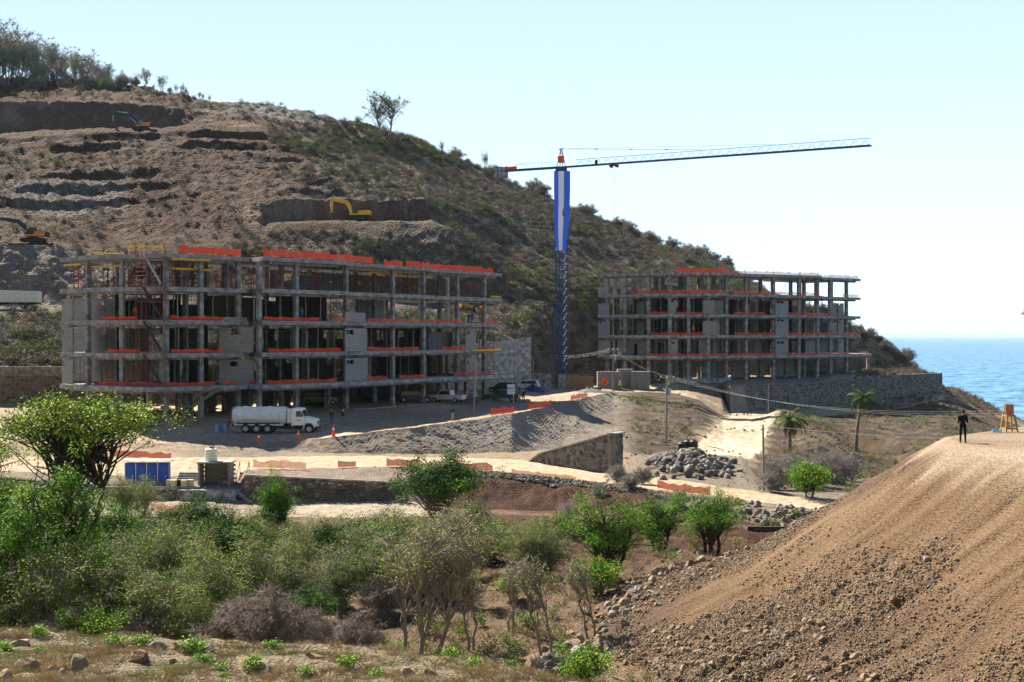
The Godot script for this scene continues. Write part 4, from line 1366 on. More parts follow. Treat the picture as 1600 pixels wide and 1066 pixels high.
func excavator(at: Vector3, turn: float, mbody: Material, mboom: Material, mback: Material, label: String, reach: float, group: String) -> Node3D:
	var t := thing("excavator", at, turn, label, "excavator", group)
	for s in [-1, 1]:
		var mb := MB.new()
		var p := PackedVector2Array()
		for k in 9:
			var a := PI / 2 + PI * k / 8
			p.push_back(Vector2(-1.75 + cos(a) * 0.42, 0.45 + sin(a) * 0.42))
		for k in 9:
			var a := -PI / 2 + PI * k / 8
			p.push_back(Vector2(1.75 + cos(a) * 0.42, 0.45 + sin(a) * 0.42))
		mb.prism(p, 0.6, Vector3(0, 0, s * 1.2))
		var tr := obj("track", mb, M.black, t)
		for k in 6:
			mb = MB.new()
			mb.tube(Vector3(-1.6 + k * 0.64, 0.4, s * 1.48), Vector3(-1.6 + k * 0.64, 0.4, s * 1.53), 0.22, 0.22, 10, true)
			obj("roller", mb, M.darksteel, tr)
	var mb := MB.new()
	mb.box(Vector3(0, 0.75, 0), Vector3(2.0, 0.5, 1.7))
	mb.lathe(Vector3(0, 0.9, 0), [[0.8, 0.0], [0.8, 0.25], [0.0, 0.26]], 16)
	obj("undercarriage", mb, M.exdark, t)
	mb = MB.new()
	mb.prism(PackedVector2Array([Vector2(-2.5, 1.15), Vector2(1.4, 1.15), Vector2(1.4, 1.45), Vector2(-0.4, 1.5), Vector2(-0.5, 2.05), Vector2(-2.3, 2.15), Vector2(-2.6, 1.9)]), 2.5)
	obj("house", mb, mback, t)
	mb = MB.new()
	mb.cbox(Vector3(-2.55, 1.62, 0), Vector3(0.6, 0.95, 2.6), 0.15)
	obj("counterweight", mb, mbody, t)
	mb = MB.new()
	mb.prism(PackedVector2Array([Vector2(-0.35, 1.4), Vector2(1.2, 1.4), Vector2(1.3, 1.7), Vector2(0.95, 2.9), Vector2(-0.25, 2.95), Vector2(-0.4, 2.8)]), 1.0, Vector3(0, 0, 0.75))
	var cab := obj("cab", mb, M.exdark, t)
	for s in [0.24, 1.26]:
		mb = MB.new()
		mb.prism(PackedVector2Array([Vector2(-0.2, 1.75), Vector2(1.1, 1.75), Vector2(0.85, 2.75), Vector2(-0.2, 2.8)]), 0.02, Vector3(0, 0, s))
		obj("window", mb, M.glass, cab)
	# boom, stick and bucket in the plane z = 0
	mb = MB.new()
	var k := reach
	mb.prism(PackedVector2Array([Vector2(0.9, 1.35), Vector2(1.35, 1.4), Vector2(2.3 * k, 3.55), Vector2(5.3 * k, 4.25), Vector2(5.35 * k, 4.6), Vector2(4.6 * k, 4.72), Vector2(2.0 * k, 4.3), Vector2(1.3, 3.3)]), 0.5)
	obj("boom", mb, mboom, t)
	mb = MB.new()
	mb.prism(PackedVector2Array([Vector2(5.0 * k, 4.9), Vector2(5.5 * k, 4.7), Vector2(5.62 * k, 4.0), Vector2(5.5 * k, 1.55), Vector2(5.25 * k, 1.5), Vector2(5.05 * k, 4.0)]), 0.36)
	obj("stick", mb, mboom, t)
	mb = MB.new()
	mb.prism(PackedVector2Array([Vector2(5.55 * k, 1.7), Vector2(5.2 * k, 1.75), Vector2(4.75 * k, 1.1), Vector2(4.85 * k, 0.55), Vector2(5.2 * k, 0.3), Vector2(5.0 * k, 0.7), Vector2(5.1 * k, 1.1)]), 0.95)
	obj("bucket", mb, M.exdark, t)
	for c in [[Vector3(1.2, 1.9, 0.32), Vector3(2.5 * k, 3.7, 0.32)], [Vector3(1.2, 1.9, -0.32), Vector3(2.5 * k, 3.7, -0.32)], [Vector3(2.7 * k, 4.55, 0), Vector3(4.95 * k, 5.0, 0)], [Vector3(5.65 * k, 4.0, 0), Vector3(5.55 * k, 2.0, 0)]]:
		mb = MB.new()
		var m: Vector3 = c[0].lerp(c[1], 0.6)
		mb.tube(c[0], m, 0.1, 0.1, 8)
		mb.tube(m, c[1], 0.05, 0.05, 8)
		obj("hydraulic_cylinder", mb, M.chrome, t)
	return t

func car(called: String, at: Vector3, turn: float, m: Material, pickup: bool, label: String, cat: String, group: String) -> void:
	var t := thing(called, at, turn, label, cat, group)
	var mb := MB.new()
	if pickup:
		mb.prism(PackedVector2Array([Vector2(-2.65, 0.5), Vector2(2.6, 0.45), Vector2(2.65, 0.85), Vector2(2.45, 1.08), Vector2(1.25, 1.15), Vector2(-2.65, 1.12)]), 1.82)
	else:
		mb.prism(PackedVector2Array([Vector2(-2.3, 0.4), Vector2(2.2, 0.4), Vector2(2.25, 0.8), Vector2(1.2, 1.0), Vector2(-2.3, 1.0)]), 1.75)
	obj("body", mb, m, t)
	mb = MB.new()
	var cp := PackedVector2Array([Vector2(-0.95, 1.12), Vector2(1.3, 1.12), Vector2(0.65, 1.78), Vector2(-0.8, 1.8)]) if pickup else PackedVector2Array([Vector2(-2.2, 1.0), Vector2(1.2, 1.0), Vector2(0.5, 1.62), Vector2(-1.9, 1.66)])
	mb.prism(cp, 1.6)
	var cab := obj("cab", mb, m, t)
	for s in [-1, 1]:
		mb = MB.new()
		mb.prism(PackedVector2Array([cp[0] + Vector2(0.15, 0.05), cp[1] + Vector2(-0.25, 0.05), cp[2] + Vector2(-0.1, -0.1), cp[3] + Vector2(0.1, -0.1)]), 0.02, Vector3(0, 0, s * 0.805))
		obj("window", mb, M.glass, cab)
		for x in [-1.65, 1.65]:
			wheel(t, Vector3(x, 0.38, s * 0.8), 0.38, 0.26)
		mb = MB.new()
		mb.box(Vector3(2.56 if pickup else 2.2, 0.82, s * 0.65), Vector3(0.1, 0.16, 0.3))
		obj("headlight", mb, M.chrome, t)
	mb = MB.new()
	mb.quad(Vector3(cp[1].x + 0.01, cp[1].y + 0.05, 0.72), Vector3(cp[1].x + 0.01, cp[1].y + 0.05, -0.72), Vector3(cp[2].x + 0.03, cp[2].y - 0.05, -0.7), Vector3(cp[2].x + 0.03, cp[2].y - 0.05, 0.7))
	obj("windscreen", mb, M.glass, cab)

func build_vehicles() -> void:
	build_tanker()
	build_trailer()
	var g := "excavators on the hillside"
	excavator(on_ground(558, 297, 0.1), PI - 0.1, M.exyellow, M.exyellow, M.exyellow, "yellow excavator working in front of the dark earth cut", 1.0, g)
	excavator(on_ground(222, 362, 0.1), PI, M.exdark, M.exdark, M.exorange, "black and orange excavator high up below the wooded crest", 1.3, g)
	excavator(on_ground(52, 269, 0.1), PI + 0.1, M.exdark, M.exdark, M.exorange, "black and orange excavator on the rock ledge above the dump trailer", 1.25, g)
	var ld := thing("wheel_loader", on_ground(733, 268.0, 0.05), 0.5, "orange wheel loader glimpsed through the third floor of the near frame", "loader")
	var mb := MB.new()
	mb.prism(PackedVector2Array([Vector2(-2.2, 0.7), Vector2(1.2, 0.7), Vector2(1.2, 1.2), Vector2(-0.4, 1.3), Vector2(-2.1, 1.5)]), 1.7)
	obj("body", mb, M.exorange, ld)
	mb = MB.new()
	mb.cbox(Vector3(0.1, 1.9, 0), Vector3(1.2, 1.3, 1.4), 0.08)
	obj("cab", mb, M.exdark, ld)
	mb = MB.new()
	mb.prism(PackedVector2Array([Vector2(1.2, 0.9), Vector2(2.6, 0.5), Vector2(2.6, 0.8), Vector2(1.2, 1.2)]), 1.0)
	mb.prism(PackedVector2Array([Vector2(2.5, 0.15), Vector2(3.4, 0.15), Vector2(2.7, 0.4), Vector2(2.6, 1.1), Vector2(2.5, 1.1)]), 2.2)
	obj("bucket_arm", mb, M.exorange, ld)
	for sx in [-1.4, 1.0]:
		for sz in [-0.9, 0.9]:
			wheel(ld, Vector3(sx, 0.6, sz), 0.6, 0.45)
	g = "vehicles parked under the end of the frame"
	car("pickup_truck", on_ground(785, 216), 2.9, mat(Color(0.05, 0.06, 0.075), 0.35), true, "dark grey pickup truck parked beside the white notice board", "pickup", g)
	car("parked_car", on_ground(786, 231), 2.7, mat(Color(0.02, 0.02, 0.025), 0.3), false, "black car behind the dark grey pickup", "car", g)
	car("parked_car", on_ground(822, 243), 2.9, mat(Color(0.55, 0.55, 0.55), 0.3), false, "silver car near the blue tarpaulin", "car", g)
	car("parked_car", on_ground(698, 206), 2.8, mat(Color(0.5, 0.5, 0.5), 0.3), true, "pale pickup truck parked inside the ground floor", "pickup", g)
	car("parked_car", on_ground(648, 203), 0.2, mat(Color(0.03, 0.04, 0.07), 0.3), false, "dark blue car parked inside the ground floor", "car", g)
	car("parked_car", on_ground(500, 193), 0.2, mat(Color(0.45, 0.45, 0.46), 0.3), false, "grey car at the rear of the ground floor", "car", g)

# ------------------------------------------------------------------ people
func smin(a: float, b: float, k: float) -> float:
	var h := clampf(0.5 + 0.5 * (b - a) / k, 0.0, 1.0)
	return lerpf(b, a, h) - k * h * (1.0 - h)

func body_field(mb: MB, bones: Array, cell: float, k: float) -> void:
	# bones: [a, b, ra, rb, colour]; surface nets over a grid round the bones
	var lo := Vector3(1e9, 1e9, 1e9)
	var hi := -lo
	for b in bones:
		var r := Vector3.ONE * (maxf(b[2], b[3]) + cell * 2.0)
		lo = lo.min(b[0] - r).min(b[1] - r)
		hi = hi.max(b[0] + r).max(b[1] + r)
	var nx := int((hi.x - lo.x) / cell) + 2
	var ny := int((hi.y - lo.y) / cell) + 2
	var nz := int((hi.z - lo.z) / cell) + 2
	var f := PackedFloat32Array()
	f.resize(nx * ny * nz)
	f.fill(1.0)
	for b in bones:
		var a: Vector3 = b[0]
		var e: Vector3 = b[1]
		var ra: float = b[2]
		var rb: float = b[3]
		var ab := e - a
		var l2 := maxf(ab.length_squared(), 1e-8)
		var pad := Vector3.ONE * (maxf(ra, rb) + cell * 2.0 + k)
		var i0 := ((a.min(e) - pad - lo) / cell).floor().max(Vector3.ZERO)
		var i1 := ((a.max(e) + pad - lo) / cell).ceil().min(Vector3(nx - 1, ny - 1, nz - 1))
		for z in range(int(i0.z), int(i1.z) + 1):
			for y in range(int(i0.y), int(i1.y) + 1):
				for x in range(int(i0.x), int(i1.x) + 1):
					var p := lo + Vector3(x, y, z) * cell - a
					var t := clampf(p.dot(ab) / l2, 0.0, 1.0)
					var dd := (p - ab * t).length() - lerpf(ra, rb, t)
					var q := (z * ny + y) * nx + x
					f[q] = smin(f[q], dd, k) if f[q] < 0.9 else dd
	var vert := {}
	var step := [1, nx, nx * ny]
	for z in nz - 1:
		for y in ny - 1:
			for x in nx - 1:
				var q := (z * ny + y) * nx + x
				var s := 0
				for c in 8:
					if f[q + (c & 1) + ((c >> 1) & 1) * nx + (c >> 2) * nx * ny] < 0.0: s += 1
				if s == 0 or s == 8: continue
				var sum := Vector3.ZERO
				var cnt := 0
				for c in 8:
					for ax in 3:
						if c & (1 << ax): continue
						var c2 := c | (1 << ax)
						var fa := f[q + (c & 1) + ((c >> 1) & 1) * nx + (c >> 2) * nx * ny]
						var fb := f[q + (c2 & 1) + ((c2 >> 1) & 1) * nx + (c2 >> 2) * nx * ny]
						if (fa < 0.0) != (fb < 0.0):
							var t := fa / (fa - fb)
							var pa := Vector3(c & 1, (c >> 1) & 1, c >> 2)
							var pb := Vector3(c2 & 1, (c2 >> 1) & 1, c2 >> 2)
							sum += pa.lerp(pb, t)
							cnt += 1
				var gx := f[mini(q + 1, f.size() - 1)] - f[q]
				var gy := f[mini(q + nx, f.size() - 1)] - f[q]
				var gz := f[mini(q + nx * ny, f.size() - 1)] - f[q]
				var pos := lo + (Vector3(x, y, z) + sum / cnt) * cell
				var best := 1e9
				var col := Color.WHITE
				for b in bones:
					var a: Vector3 = b[0]
					var ab: Vector3 = b[1] - a
					var t := clampf((pos - a).dot(ab) / maxf(ab.length_squared(), 1e-8), 0.0, 1.0)
					var dd := (pos - a - ab * t).length() - lerpf(b[2], b[3], t)
					if dd < best:
						best = dd
						col = b[4]
				vert[q] = [pos, Vector3(gx, gy, gz).normalized(), col]
	for q in vert:
		for ax in 3:
			var o1: int = step[(ax + 1) % 3]
			var o2: int = step[(ax + 2) % 3]
			var qa: int = q
			var fa := f[qa]
			var fb := f[mini(qa + step[ax], f.size() - 1)]
			if (fa < 0.0) == (fb < 0.0): continue
			if not (vert.has(q - o1) and vert.has(q - o2) and vert.has(q - o1 - o2)): continue
			var A = vert[q]
			var B = vert[q - o1]
			var C = vert[q - o1 - o2]
			var D = vert[q - o2]
			var o := [A, B, C, D] if fa < 0.0 else [A, D, C, B]
			for tr in [[0, 1, 2], [0, 2, 3]]:
				for w in [tr[0], tr[2], tr[1]]:
					mb.v.push_back(o[w][0]); mb.n.push_back(o[w][1]); mb.c.push_back(o[w][2])

func person(at: Vector3, turn: float, label: String, group: String, top: Color, legs: Color, hat: Color, pose: int, cell: float, skin := Color(0.30, 0.17, 0.11)) -> Node3D:
	var t := thing("person", at, turn, label, "person", group)
	var hair := Color(0.012, 0.010, 0.010)
	var shoe := Color(0.05, 0.045, 0.04)
	var B := []
	var V := func(x: float, y: float, z: float) -> Vector3: return Vector3(x, y, z)
	var st := 0.13 if pose != 2 else 0.08
	for s in [-1.0, 1.0]:
		var hip: Vector3 = V.call(0.09 * s, 0.90, 0.0)
		var knee: Vector3 = V.call(0.10 * s + 0.02 * s, 0.48, 0.03 if s > 0 else 0.01)
		var ank: Vector3 = V.call(st * s, 0.09, -0.02 if s > 0 else 0.0)
		if pose == 3:
			knee = V.call(0.1 * s, 0.48, 0.14 * s); ank = V.call(0.1 * s, 0.09, 0.2 * s)
		B.push_back([hip, knee, 0.088, 0.062, legs])
		B.push_back([knee, ank, 0.062, 0.046, legs])
		B.push_back([ank + Vector3(0, -0.045, -0.03), ank + Vector3(0.02 * s, -0.055, 0.15), 0.042, 0.036, shoe])
	B.push_back([V.call(-0.07, 0.94, 0.0), V.call(0.07, 0.94, 0.0), 0.105, 0.105, legs])
	B.push_back([V.call(0, 1.02, 0.0), V.call(0, 1.2, -0.01), 0.125, 0.135, top])
	B.push_back([V.call(-0.06, 1.28, -0.01), V.call(0.06, 1.28, -0.01), 0.125, 0.125, top])
	B.push_back([V.call(-0.15, 1.41, -0.02), V.call(0.15, 1.41, -0.02), 0.065, 0.065, top])
	B.push_back([V.call(0, 1.42, -0.01), V.call(0, 1.52, 0.01), 0.055, 0.05, skin])
	var hd := V.call(0, 1.62, 0.03) as Vector3
	if pose == 1: hd += Vector3(-0.01, -0.015, 0.03)
	B.push_back([hd + Vector3(0, 0.03, -0.01), hd + Vector3(0, -0.06, 0.02), 0.085, 0.062, skin])
	B.push_back([hd + Vector3(0, -0.01, 0.085), hd + Vector3(0, -0.035, 0.1), 0.012, 0.016, skin])
	for s in [-1.0, 1.0]:
		B.push_back([hd + Vector3(0.085 * s, 0.0, -0.005), hd + Vector3(0.088 * s, -0.04, 0.0), 0.016, 0.012, skin])
	var hands := []
	for s in [-1.0, 1.0]:
		var sh: Vector3 = V.call(0.20 * s, 1.40, -0.02)
		var el: Vector3 = V.call(0.27 * s, 1.13, -0.05)
		var wr: Vector3 = V.call(0.26 * s, 0.90, 0.05)
		if pose == 1:     # forearms raised, holding something in front
			el = V.call(0.225 * s, 1.12, -0.03); wr = V.call(0.10 * s, 1.12, 0.2)
		elif pose == 2:   # hands on hips
			el = V.call(0.37 * s, 1.17, -0.08); wr = V.call(0.19 * s, 1.02, 0.06)
		B.push_back([sh, el, 0.055, 0.045, top])
		B.push_back([sh.lerp(el, 0.75), el, 0.044, 0.042, top if hat != hair else skin])
		B.push_back([el, wr, 0.041, 0.029, skin if hat == hair else top])
		hands.push_back([wr, (wr - el).normalized(), s])
	var mb := MB.new()
	body_field(mb, B, cell, 0.035)
	# hands: palm, four fingers of unequal length and a thumb from the side of the palm
	for h in hands:
		var w: Vector3 = h[0]
		var d: Vector3 = h[1]
		var inn := Vector3(-h[2], 0, 0.2).normalized()
		var ac := d.cross(inn).normalized()
		inn = ac.cross(d).normalized()
		var F := [[w - d * 0.02, w + d * 0.07, 0.028, 0.034, skin]]
		for k in 4:
			var ln: float = [0.062, 0.075, 0.070, 0.055][k]
			var r0 := w + d * 0.08 + ac * (k - 1.5) * 0.021
			var r1 := r0 + d * ln * 0.55 + inn * 0.012
			F.push_back([r0, r1, 0.0105, 0.0098, skin])
			F.push_back([r1, r1 + d * ln * 0.3 + inn * ln * 0.35, 0.0098, 0.0085, skin])
		var th := w + d * 0.025 - ac * 0.032
		F.push_back([th, th + d * 0.035 - ac * 0.03 + inn * 0.01, 0.0125, 0.0105, skin])
		F.push_back([th + d * 0.035 - ac * 0.03 + inn * 0.01, th + d * 0.065 - ac * 0.032 + inn * 0.025, 0.0105, 0.009, skin])
		if cell < 0.02:
			body_field(mb, F, 0.006, 0.008)
		else:
			for q in F:
				mb.col = skin
				mb.tube(q[0], q[1], q[2], q[3], 5, true)
	obj("body", mb, M.person, t)
	var hm := MB.new()
	hm.col = hat
	if hat == hair:
		var hb := [[hd + Vector3(0, 0.055, -0.02), hd + Vector3(0, 0.03, -0.045), 0.082, 0.075, hair], [hd + Vector3(-0.04, 0.075, 0.035), hd + Vector3(0.04, 0.075, 0.035), 0.045, 0.045, hair]]
		body_field(hm, hb, 0.012, 0.02)
		obj("hair", hm, M.person, t)
	else:
		hm.lathe(hd + Vector3(0, 0.045, -0.01), [[0.135, 0.0], [0.105, 0.015], [0.1, 0.05], [0.075, 0.09], [0.03, 0.108], [0.0, 0.11]], 14)
		obj("hard_hat", hm, M.person, t)
	if cell < 0.02:
		var em := MB.new()
		for s in [-1, 1]:
			em.col = Color(0.02, 0.015, 0.012)
			em.lathe(hd + Vector3(0.032 * s, 0.005, 0.082), [[0.0, -0.009], [0.009, 0.0], [0.0, 0.009]], 8)
		em.col = Color(0.25, 0.10, 0.08)
		em.box(hd + Vector3(0, -0.065, 0.078), Vector3(0.045, 0.009, 0.012))
		obj("face_features", em, M.person, t)
	return t

func build_people() -> void:
	var black := Color(0.012, 0.014, 0.016)
	var hair := Color(0.012, 0.010, 0.010)
	var p := person(on_ground(1505, 76), PI * 0.86, "person in black shirt and trousers standing on the mound, looking down", "", black, black, hair, 1, 0.014)
	var mb := MB.new()
	mb.cbox(Vector3.ZERO, Vector3(0.15, 0.2, 0.01), 0.003, Basis(Vector3.RIGHT, -0.9))
	var doc := obj("paper_sheet", mb, M.white)
	doc.transform = p.transform * Transform3D(Basis(), Vector3(-0.02, 1.16, 0.36))
	tag(doc, "small white sheet in the hands of the person in black", "paper")
	var yel := Color(0.30, 0.62, 0.05)
	var wht := Color(0.75, 0.75, 0.73)
	var denim := Color(0.05, 0.08, 0.18)
	var ora := Color(0.75, 0.16, 0.03)
	var khaki := Color(0.36, 0.27, 0.16)
	var yh := Color(0.7, 0.5, 0.03)
	var g := "people on the road and the terrace"
	var c := 0.032
	person(on_ground(707, 168.5), 2.4, "person in dark shirt and tan trousers at the edge of the road", g, Color(0.03, 0.028, 0.028), khaki, hair, 2, c)
	person(on_ground(536, 166.5), 1.2, "person in dark shirt and blue jeans walking past the tanker's nose", g, Color(0.03, 0.02, 0.025), Color(0.10, 0.16, 0.30), wht, 3, c)
	person(on_ground(518, 167), 0.6, "person in dark clothes and yellow hard hat ahead of the tanker", g, Color(0.03, 0.03, 0.04), denim, yh, 0, c)
	person(on_ground(728, 207), 0.4, "worker in orange vest and white hard hat under the frame", g, ora, denim, wht, 0, c)
	person(on_ground(744, 209), 1.0, "worker in yellow vest under the end of the frame", g, yel, denim, wht, 0, c)
	person(on_ground(738, 208), 0.2, "person in violet shirt under the end of the frame", g, Color(0.22, 0.09, 0.30), denim, wht, 0, c)
	person(on_ground(800, 214), 0.5, "person in dark blue beside the pickup's nose", g, Color(0.03, 0.05, 0.10), denim, hair, 0, c)
	person(on_ground(806, 215), 1.8, "person in dark red shirt beside the notice board", g, Color(0.16, 0.03, 0.04), denim, hair, 0, c)
	person(on_ground(811, 216), 2.8, "person in grey shirt between the two others by the notice board", g, Color(0.12, 0.12, 0.12), Color(0.05, 0.06, 0.07), hair, 2, c)
	person(on_ground(818, 216), 3.6, "person all in black at the end of the group by the notice board", g, black, black, wht, 0, c)
	person(on_ground(969, 253), 0.3, "worker in yellow-green vest and white hard hat before the block stacks", g, yel, Color(0.06, 0.05, 0.04), wht, 0, c)
	person(on_ground(1045, 255), 0.9, "worker in yellow-green vest beside the utility pole", g, yel, denim, yh, 0, c)
	g = "workers on the floors of the concrete frames"
	for w in [[481, 2, 2.2, Color(0.03, 0.14, 0.32), yh, "worker in blue with yellow hard hat on the third floor"], [641, 2, 0.9, yel, wht, "worker in bright yellow vest on the third floor"], [740, 2, 1.5, black, wht, "worker in black on the third floor near the block's end"], [744, 2, 1.2, Color(0.05, 0.06, 0.16), ora, "worker in navy beside one in black on the third floor"], [193, 2, 3.0, ora, Color(0.03, 0.10, 0.4), "worker in orange vest and blue hard hat on the third floor"]]:
		var f := front_at(FA, w[0], w[2])
		person(v3(f[0], LA[w[1]]), rng.randf() * 6.0, w[5], g, w[3], denim, w[4], 0, c)
	for w in [[1085, 1, 1.0, ora, wht, "worker in orange vest on the second floor above the stone wall"], [968, 1, 1.5, yel, wht, "worker in yellow vest on the second floor above the stone wall"], [968, 2, 1.5, yel, yh, "worker in yellow vest on the third floor above the stone wall"]]:
		var f := front_at(FB, w[0], w[2])
		person(v3(f[0], LB[w[1]]), 0.3, w[5], g, w[3], denim, w[4], 0, c)


# ------------------------------------------------------------------ stone walls
# foot and top: matching lists of Vector3 from one end to the other; face looks to the viewer's side
func stone_wall(called: String, label: String, foot: Array, top: Array, sw: float, sh: float, tones: Array, single: bool, coping: Material = null, mort := Color(0.33, 0.30, 0.26)) -> Node3D:
	var t := thing(called, foot[0], 0.0, label, "wall")
	var org: Vector3 = foot[0]
	var core := MB.new()
	core.col = mort
	var all := MB.new()
	for k in foot.size() - 1:
		var f0: Vector3 = foot[k] - org
		var f1: Vector3 = foot[k + 1] - org
		var t0: Vector3 = top[k] - org
		var t1: Vector3 = top[k + 1] - org
		var e := (f1 - f0)
		e.y = 0
		var ln := e.length()
		e /= ln
		var out := Vector3.UP.cross(-e).normalized()
		if out.z < 0: out = -out
		# core with thickness
		var bk := -out * 0.5
		core.quad(f0, f1, t1, t0)
		core.quad(f1 + bk, f0 + bk, t0 + bk, t1 + bk)
		core.quad(t0, t1, t1 + bk, t0 + bk)
		core.quad(f0 + bk, f0, t0, t0 + bk)
		core.quad(f1, f1 + bk, t1 + bk, t1)
		var nc := maxi(1, int(round(ln / sw)))
		var hmax := maxf(t0.y - f0.y, t1.y - f1.y)
		var nr := maxi(1, int(round(hmax / sh)))
		var jit := func(i: int, j: int) -> Vector2:
			var a := 0.0 if i <= 0 or i >= nc else n4.get_noise_2d(i * 7.3 + k * 31.0, j * 5.1) * 0.75
			var b := 0.0 if j <= 0 or j >= nr else n4.get_noise_2d(i * 4.1 + 90.0, j * 9.7 + k * 17.0) * 0.75
			return Vector2(i + a + (0.5 if j % 2 and i > 0 and i < nc else 0.0), j + b)
		for j in nr:
			for i in nc:
				var c := [jit.call(i, j), jit.call(i + 1, j), jit.call(i + 1, j + 1), jit.call(i, j + 1)]
				var ct: Vector2 = (c[0] + c[1] + c[2] + c[3]) * 0.25
				var poly := []
				var shrink := rng.randf_range(0.78, 0.93)
				for q in 4:
					var a: Vector2 = c[q]
					var b: Vector2 = c[(q + 1) % 4]
					poly.push_back(ct + (a.lerp(b, rng.randf_range(0.14, 0.3)) - ct) * shrink)
					poly.push_back(ct + (a.lerp(b, rng.randf_range(0.7, 0.86)) - ct) * shrink)
				var pr := rng.randf_range(0.03, 0.09)
				var w3 := []
				var ok := true
				for q in poly:
					var s: float = clampf(q.x / nc, 0.0, 1.0)
					var lo := f0.lerp(f1, s)
					var hi := t0.lerp(t1, s)
					var yy: float = lo.y + q.y / nr * hmax
					if yy > hi.y - 0.02: yy = hi.y - 0.02
					w3.push_back(Vector3(lo.x, yy, lo.z))
				var cen := Vector3.ZERO
				for q in w3: cen += q / 8.0
				if w3[5].y - w3[0].y < 0.08: ok = false
				if not ok: continue
				var tone: Color = tones[rng.randi() % tones.size()]
				var g := rng.randf_range(0.75, 1.2)
				var mb := MB.new() if single else all
				mb.col = Color(tone.r * g, tone.g * g, tone.b * g)
				var off := cen if single else Vector3.ZERO
				for q in 8:
					var a: Vector3 = w3[q] - off
					var b: Vector3 = w3[(q + 1) % 8] - off
					var ai := (w3[q] as Vector3).lerp(cen, 0.14) - off + out * pr
					var bi := (w3[(q + 1) % 8] as Vector3).lerp(cen, 0.14) - off + out * pr
					mb.quad(a, b, bi, ai)
					mb.tri(cen - off + out * pr * 1.15, ai, bi)
				if single:
					obj("stone", mb, M.stonewall, t).position = cen
	obj("mortar_core", core, M.stonewall, t)
	if not single:
		obj("stone_facing", all, M.stonewall, t).set_meta("kind", "stuff")
	if coping:
		var mb := MB.new()
		for k in top.size() - 1:
			var a: Vector3 = top[k] - org
			var b: Vector3 = top[k + 1] - org
			mb.beam(a + Vector3(0, 0.06, -0.2), b + Vector3(0, 0.06, -0.2), 0.75, 0.14)
		obj("coping", mb, coping, t)
	return t

